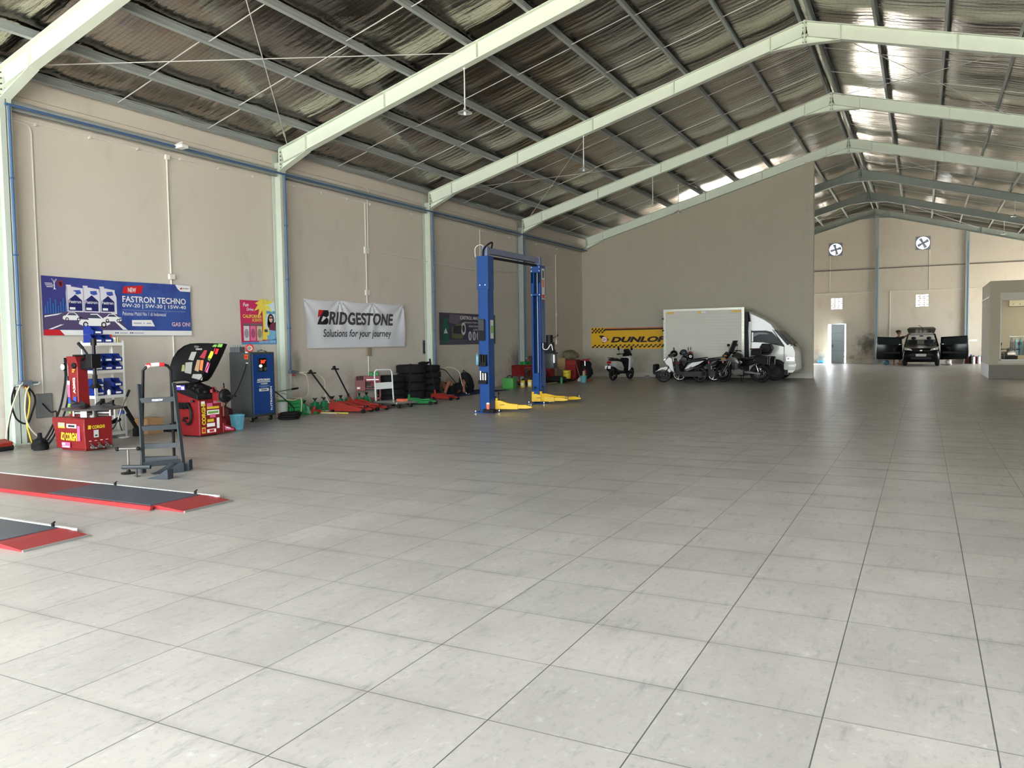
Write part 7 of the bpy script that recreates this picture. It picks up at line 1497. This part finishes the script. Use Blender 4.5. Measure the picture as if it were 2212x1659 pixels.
# ------------------------------------------------------------------ black car with doors and tailgate open
CB = mat('car_black', (12, 15, 15), .18, spec=.2); CIN = mat('car_interior', (42, 42, 44), .8, var=.1); CGL = mat('car_glass_clear', (206, 214, 210), .03, trans=1.0)
t = thing('car', 'black car seen from the front with both front doors and tailgate open', 'car', (-.08, 47, 0)); cx = -.08
def cring(y, w, z0, z1, r=.12, wt=None):
    wt = wt or w * .93; zs = z0 + (z1 - z0) * .55
    return [(cx - w * .86, y, z0), (cx - w, y, z0 + r), (cx - w, y, zs), (cx - wt, y, z1 - r * .6), (cx - wt * .82, y, z1), (cx + wt * .82, y, z1), (cx + wt, y, z1 - r * .6), (cx + w, y, zs), (cx + w, y, z0 + r), (cx + w * .86, y, z0)]
b = MB(); b.loft([cring(44.96, .5, .42, .6), cring(45.0, .68, .32, .72), cring(45.06, .78, .25, .82), cring(45.14, .83, .2, .89), cring(45.5, .86, .2, .98), cring(46.05, .86, .2, 1.06), cring(46.12, .86, .2, .92), cring(48.3, .86, .2, .92), cring(48.75, .84, .22, .98), cring(48.85, .8, .28, .9)]); b.build('body', CB, t, sharp=30)
b = MB()                                                                # roof panel and pillars of the greenhouse
b.loft([[(cx - .62, y, z), (cx - .5, y, z + .05), (cx + .5, y, z + .05), (cx + .62, y, z), (cx + .6, y, z - .03), (cx - .6, y, z - .03)] for y, z in ((46.72, 1.60), (47.2, 1.645), (48.0, 1.65), (48.5, 1.62))])
for s in (-1, 1):
    b.bar((cx + s * .76, 46.02, 1.03), (cx + s * .61, 46.74, 1.62), .07, .05); b.bar((cx + s * .8, 47.4, .92), (cx + s * .62, 47.45, 1.62), .08, .05); b.bar((cx + s * .8, 48.7, .95), (cx + s * .62, 48.45, 1.6), .1, .08)
b.build('roof_and_pillars', CB, t, sharp=30)
b = MB(); b.add([(cx - .74, 46.04, 1.05), (cx + .74, 46.04, 1.05), (cx + .58, 46.74, 1.61), (cx - .58, 46.74, 1.61)], [(0, 1, 2, 3)]); b.build('windscreen', mat('windscreen_clear', (215, 222, 216), .02, trans=1.0, ior=1.15), t)
b = MB(); b.tube([(cx - .3, 46.0, 1.09), (cx + .05, 46.12, 1.2)], .008); b.tube([(cx + .2, 46.0, 1.09), (cx + .52, 46.12, 1.2)], .008); b.build('wiper', BLK, t)
for s in (-1, 1):
    b = MB(); b.loft([[(cx + s * .38 + a - .24, 47.1 + q, z) for a, q in ((.0, .0), (.44, .0), (.44, .14), (.0, .14))] for z in (.7, 1.2)]); b.ell((cx + s * .36, 47.2, 1.3), (.13, .07, .1), 12, 8); b.box(cx + s * .38 - .24, cx + s * .38 + .2, 46.75, 47.15, .6, .75); b.build('front_seat', CIN, t, bevel=.02)
b = MB(); b.box(cx - .72, cx + .72, 46.15, 46.5, .85, 1.05); b.ring((cx + .36, 46.62, 1.02), (0, -.9, .4), .17, .016); b.build('dashboard', CIN, t, bevel=.02)
b = MB(); b.box(cx - .09, cx + .09, 46.7, 46.73, 1.48, 1.54); b.build('rear_view_mirror', BLK, t)
for s in (-1, 1):
    b = MB(); b.loft([[(cx + s * .4, 45.09, .78), (cx + s * .74, 45.14, .82), (cx + s * .74, 45.14, .93), (cx + s * .46, 45.09, .87)], [(cx + s * .4, 45.03, .79), (cx + s * .76, 45.08, .83), (cx + s * .77, 45.12, .95), (cx + s * .46, 45.04, .88)]] if s > 0 else [[(cx + s * .4, 45.03, .79), (cx + s * .76, 45.08, .83), (cx + s * .77, 45.12, .95), (cx + s * .46, 45.04, .88)], [(cx + s * .4, 45.09, .78), (cx + s * .74, 45.14, .82), (cx + s * .74, 45.14, .93), (cx + s * .46, 45.09, .87)]], smooth=False); hq = b.build('headlight', mat('headlight', (216, 216, 210), .12, .5), t); b = MB(); b.ell((cx + s * .58, 45.05, .865), (.05, .03, .035), 10, 6); sub(b, 'lamp_lens', hq, W_INK)
b = MB(); xg = cx; b.box(xg - .45, xg + .45, 44.955, 45.06, .34, .47); b.box(xg - .42, xg + .42, 45.02, 45.06, .72, .8); b.build('grille', BLK, t, bevel=.01)
b = MB(); b.ring((cx, 45.02, .79), (0, 1, 0), .05, .01, 20, 6); b.tube([(cx - .045, 45.02, .79), (cx + .045, 45.02, .79)], .012); b.build('oval_emblem', CHROME, t)
b = MB(); b.box(cx - .23, cx + .23, 44.93, 44.96, .5, .62); np_ = b.build('number_plate', mat('plate_white', (206, 206, 190), .5), t); s = Art(FRONT(cx - .23, .5, 44.928)); s.txt('L 1402 NAB', .03, .045, K_INK, w=.4, h=.05, bold=.02, z=.0015); sub(s, 'plate_lettering', np_)
for x in (cx - .74, cx + .74):
    for y in (45.75, 48.2): road_wheel(rotz(PI / 2, (x, y, .29)) @ Matrix.Identity(4), .29, .18, t, 'wheel', ALU)
for x, y in ((cx - .74, 0), ):
    pass
def car_door(s, lab):
    hx = cx + s * .87; ox = cx + s * 2.12; y0, y1 = 46.1, 46.22
    DR = Matrix.Translation((hx, y0, 0)) @ Matrix.Rotation(-s * .2, 4, 'Z') @ Matrix.Translation((-hx, -y0, 0)); b = MB(DR)
    P_ = [(hx, .3), (ox, .34), (ox + s * .02, .7), (ox - s * .0, 1.05), (ox - s * .03, 1.52), (hx + s * .02, 1.46), (hx, 1.0)]
    b.prism(P_, -y1, -y0, XZ); d_ = b.build('door', CB, t, bevel=.02, seg=2)
    s_ = MB(DR); s_.prism([(hx + s * .1, 1.08), (ox - s * .08, 1.1), (ox - s * .1, 1.45), (hx + s * .1, 1.4)], -y0 - .001, -y0 + .006, XZ); sub(s_, 'door_window', d_, mat('door_glass', (24, 34, 34), .12, spec=.2))
    s_ = MB(DR); s_.box(hx + s * .12, ox - s * .1, y0 - .03, y0, .62, .72); s_.box(hx + s * .3, hx + s * .5, y0 - .04, y0, .9, .94); sub(s_, 'door_trim', d_, CIN)
    s_ = MB(DR); s_.ell((hx + s * .12, y0 - .04, 1.1), (.13, .05, .075), 12, 8); sub(s_, 'door_mirror', d_, CB)
    s_ = MB(DR); s_.ell((hx + s * .12, y0 - .085, 1.1), (.06, .008, .03), 10, 6); sub(s_, 'mirror_glint', d_, CHROME)
car_door(-1, ''); car_door(1, '')
b = MB(); b.loft([[(cx - .62, 48.5, 1.66), (cx + .62, 48.5, 1.66), (cx + .6, 48.52, 1.6), (cx - .6, 48.52, 1.6)], [(cx - .7, 49.0, 1.93), (cx + .7, 49.0, 1.93), (cx + .7, 49.03, 1.86), (cx - .7, 49.03, 1.86)], [(cx - .6, 49.3, 2.02), (cx + .6, 49.3, 2.02), (cx + .6, 49.33, 1.97), (cx - .6, 49.33, 1.97)]], smooth=False); tg = b.build('tailgate', CB, t, bevel=.015)
b = MB(); b.box(cx - .5, cx + .5, 48.6, 49.0, 1.6, 1.62) if False else b.tube([(cx - .52, 48.5, 1.55), (cx - .6, 49.0, 1.86)], .012); b.tube([(cx + .52, 48.5, 1.55), (cx + .6, 49.0, 1.86)], .012); sub(b, 'gas_strut', tg, STEEL); b = MB(); b.tube(crv([(cx + .05, 49.1, 1.97), (cx - .04, 49.12, 2.05), (cx - .14, 49.14, 2.12)], 4), .014); sub(b, 'rear_wiper', tg, BLK)
# person reaching over the car roof from behind the open left door
t = thing('person', 'person in dark clothes standing behind the open car door, arm stretched over the roof', 'person', (-1.2, 46.75, 0)); X, Y = -1.22, 46.8
body('body', [(X, Y, .92, .13), (X + .01, Y, 1.12, .13), (X + .03, Y, 1.36, .15), (X + .05, Y, 1.5, .06), (X + .06, Y, 1.58, .055), (X - .12, Y - .02, .88, .095), (X - .14, Y - .06, .5, .068), (X - .15, Y, .09, .045), (X + .12, Y + .02, .88, .095), (X + .12, Y - .03, .5, .068), (X + .13, Y + .03, .09, .045),
              (X + .2, Y, 1.42, .06), (X + .4, Y - .05, 1.52, .045), (X + .66, Y - .08, 1.66, .034), (X - .17, Y, 1.4, .06), (X - .22, Y - .08, 1.16, .045), (X - .05, Y - .24, 1.1, .034)],
     [(0, 1), (1, 2), (2, 3), (3, 4), (0, 5), (5, 6), (6, 7), (0, 8), (8, 9), (9, 10), (2, 11), (11, 12), (12, 13), (2, 14), (14, 15), (15, 16)], SKIN, t)
b = MB(); b.tube([(X, Y, .82), (X, Y, .95), (X + .01, Y, 1.15), (X + .03, Y, 1.38), (X + .05, Y, 1.48)], [.17, .165, .16, .185, .1], 14)
b.tube([(X + .14, Y, 1.4), (X + .26, Y - .02, 1.45), (X + .34, Y - .04, 1.49)], [.09, .075, .066], 10); b.tube([(X - .12, Y, 1.4), (X - .19, Y - .04, 1.28), (X - .21, Y - .06, 1.22)], [.09, .075, .066], 10); b.build('shirt', NAVYC, t)
b = MB()
for s, dx in ((-1, -.12), (1, .12)): b.tube([(X + dx * .6, Y, .95), (X + dx, Y - .02, .8), (X + dx * 1.15, Y - .05, .45)], [.13, .115, .09], 12)
b.build('shorts', mat('cloth_black', (20, 20, 22), .9, var=.15), t)
head(t, (X + .09, Y - .02, 1.72), (.8, -.45, .05), (0, 0, 1), SKIN)
b = MB(); b.ell((X + .06, Y, 1.77), (.12, .12, .09), 16, 8); 
for k in range(9): a = k * .7; b.ell((X + .06 + .09 * math.cos(a), Y + .09 * math.sin(a), 1.78 + .02 * math.sin(k * 2)), .05, 8, 5)
b.build('bushy_hair', HAIRM, t)
hand(t, (X + .66, Y - .08, 1.66), (.9, 0, .15), (0, 0, 1), SKIN, .5); hand(t, (X - .05, Y - .24, 1.1), (.6, -.5, -.1), (0, 0, 1), SKIN, .6)
for dx, yy in ((-.15, 0), (.13, .03)): b = MB(); b.loft([[(X + dx - .045, Y + yy + .08, 0), (X + dx + .045, Y + yy + .08, 0), (X + dx + .04, Y + yy + .08, .11), (X + dx - .04, Y + yy + .08, .11)], [(X + dx - .05, Y + yy - .06, 0), (X + dx + .05, Y + yy - .06, 0), (X + dx + .04, Y + yy - .06, .08), (X + dx - .04, Y + yy - .06, .08)], [(X + dx - .04, Y + yy - .18, 0), (X + dx + .04, Y + yy - .18, 0), (X + dx + .035, Y + yy - .18, .03), (X + dx - .035, Y + yy - .18, .03)]]); b.build('foot', SKIN, t, bevel=.012, seg=2)
lump((-.95, 46.5, .1), (.2, .16, .12), mat('rag_tan', (120, 92, 76), .9, var=.3, scale=12), 'tan cloth heap on the floor beside the car, under its left door', 'rag', 'rag_heap', 4)
lump((-1.75, 47.2, .12), (.16, .14, .14), mat('rag_teal', (86, 120, 130), .9, var=.2), 'blue grey cloth bag on the floor behind the left car door', 'bag', 'cloth_bag', 6)
lump((1.18, 46.5, .14), (.15, .12, .15), mat('rag_white', (196, 184, 174), .9, var=.2, scale=10), 'whitish bundled rag on the floor under the right car door', 'rag', 'rag_bundle', 9)
hose('water_hose', [(.85, 46.9, .02), (1.0, 46.6, .02), (1.15, 46.35, .03), (1.3, 46.6, .02), (1.6, 47.5, .02), (2.0, 48.9, .02)], .016, mat('hose_dark', (60, 50, 46), .6), 'dark hose on the floor right of the car', None)
# ------------------------------------------------------------------ glazed office box on the right
OW = mat('office_wall', (174, 164, 140), .7, var=.03); OP = mat('office_plinth', (110, 102, 86), .5, var=.05, scale=3); ox, oy0, oy1, oz = 2.06, 32.2, 36.4, 3.39
wx0, wz0, wz1 = 2.36, .62, 2.97
t = thing('office_box', 'beige flat roofed office box with a large window at the right edge', 'office', (ox + 2.9, 34, 0))
b = MB(); b.box(ox, ox + .18, oy0, oy1, 0, oz); b.box(ox + .18, wx0, oy0, oy0 + .18, 0, oz); b.box(wx0, 7.9, oy0, oy0 + .18, 0, wz0); b.box(wx0, 7.9, oy0, oy0 + .18, wz1, oz); b.box(ox, 7.9, oy1 - .15, oy1, 0, oz); b.build('walls', OW, t)
b = MB(); b.box(ox + .19, 7.88, oy0 + .19, oy1 - .16, oz - .12, oz - .005); b.build('roof_slab', OW, t)
b = MB(); b.box(ox - .012, 7.9, oy0 - .012, oy0, 0, .48); b.build('front_plinth', OP, t); b = MB(); b.box(ox - .012, ox, oy0, oy1, 0, .48); b.build('side_plinth', mat('plinth_tile', (176, 172, 160), .35, var=.04), t)
b = MB(); b.box(ox - .03, ox, oy0 + .15, oy1 - .2, 2.82, 2.87); b.build('ledge_strip', mat('ledge_pale', (206, 200, 184), .5), t)
b = MB(); b.box(wx0 - .04, 7.9, oy0 - .05, oy0 + .06, wz0 - .08, wz0); b.box(wx0 - .0, 7.9, oy0 + .02, oy0 + .12, wz1 - .26, wz1); b.build('window_sill', mat('sill_pale', (190, 184, 164), .5), t)
b = MB()
for x in (wx0 + .01, wx0 + 1.08, wx0 + 2.2, wx0 + 3.3, wx0 + 4.4): b.box(x - .025 if x > wx0 + .1 else x, x + .035, oy0 + .05, oy0 + .11, wz0, wz1 - .26)
b.box(wx0, 7.9, oy0 + .05, oy0 + .11, wz0, wz0 + .05); b.build('window_frame', mat('frame_alu_grey', (140, 138, 128), .4, .3), t)
b = MB(); b.box(wx0, 7.9, oy0 + .075, oy0 + .081, wz0 + .05, wz1 - .26); b.build('window_glass', mat('office_glass', (244, 246, 242), .01, trans=1.0, ior=1.08), t)
lamp('office_fill_light', 'AREA', (4.4, 34.2, oz - .14), (0, 0, 0), 85, (1, .95, .82), shape='RECTANGLE', size=3.5, size_y=.4)  # added lamp without a fitting, brightens the office interior
t = thing('socket_panel', 'cream panel with four holes high on the office back wall', 'panel', (3.1, 36.2, 2.75)); b = MB(); b.box(2.95, 3.5, 36.17, 36.25, 2.62, 2.98); b.build('panel', mat('panel_cream', (226, 220, 186), .5), t, bevel=.006); b = MB()
for x in (3.08, 3.3): 
    for z in (2.7, 2.88): b.cyl((x, 36.172, z), (x, 36.165, z), .022, n=10)
b.build('hole', GREYBOX, t)
t = thing('clothes_rack', 'metal clothes rack hung with shirts inside the office', 'clothes rack', (3.4, 35.3, 0)); b = MB()
for x in (2.95, 4.3): b.tube([(x, 35.3, 0), (x, 35.3, 1.45)], .016); b.tube([(x, 35.05, .03), (x, 35.55, .03)], .016)
b.tube([(2.9, 35.3, 1.45), (4.35, 35.3, 1.45)], .016); b.build('rack_frame', ALU, t)
for k, c in enumerate(((96, 98, 94), (110, 150, 160), (60, 110, 120), (206, 206, 200), (80, 100, 120), (150, 44, 50), (130, 40, 46), (60, 66, 80), (170, 160, 150))):
    x = 2.98 + k * .14; g_ = thing('hanging_shirt', '%s shirt, number %d from the left' % ('', k), 'shirt'); bpy.data.objects.remove(g_)
    nm = ('grey', 'pale blue', 'teal', 'white', 'slate blue', 'bright red', 'dark red', 'navy', 'beige')[k]
    b = MB(); b.loft([[(x - .045, 35.08, .75), (x + .055, 35.08, .75), (x + .055, 35.52, .75), (x - .045, 35.52, .75)], [(x - .04, 35.08, 1.25), (x + .05, 35.08, 1.25), (x + .05, 35.52, 1.25), (x - .04, 35.52, 1.25)], [(x, 35.24, 1.4), (x + .015, 35.24, 1.4), (x + .015, 35.36, 1.4), (x, 35.36, 1.4)]], smooth=False)
    tag(b.build('hanging_shirt', mat('shirt_%d' % k, c, .9, var=.12)), '%s shirt hanging on the clothes rack inside the office' % nm, 'shirt', 'shirts on the office rack')
scooter((2.85, 33.75, 0), (2.75, 35.0, 0), 'dark scooter parked inside the office behind the window', False)
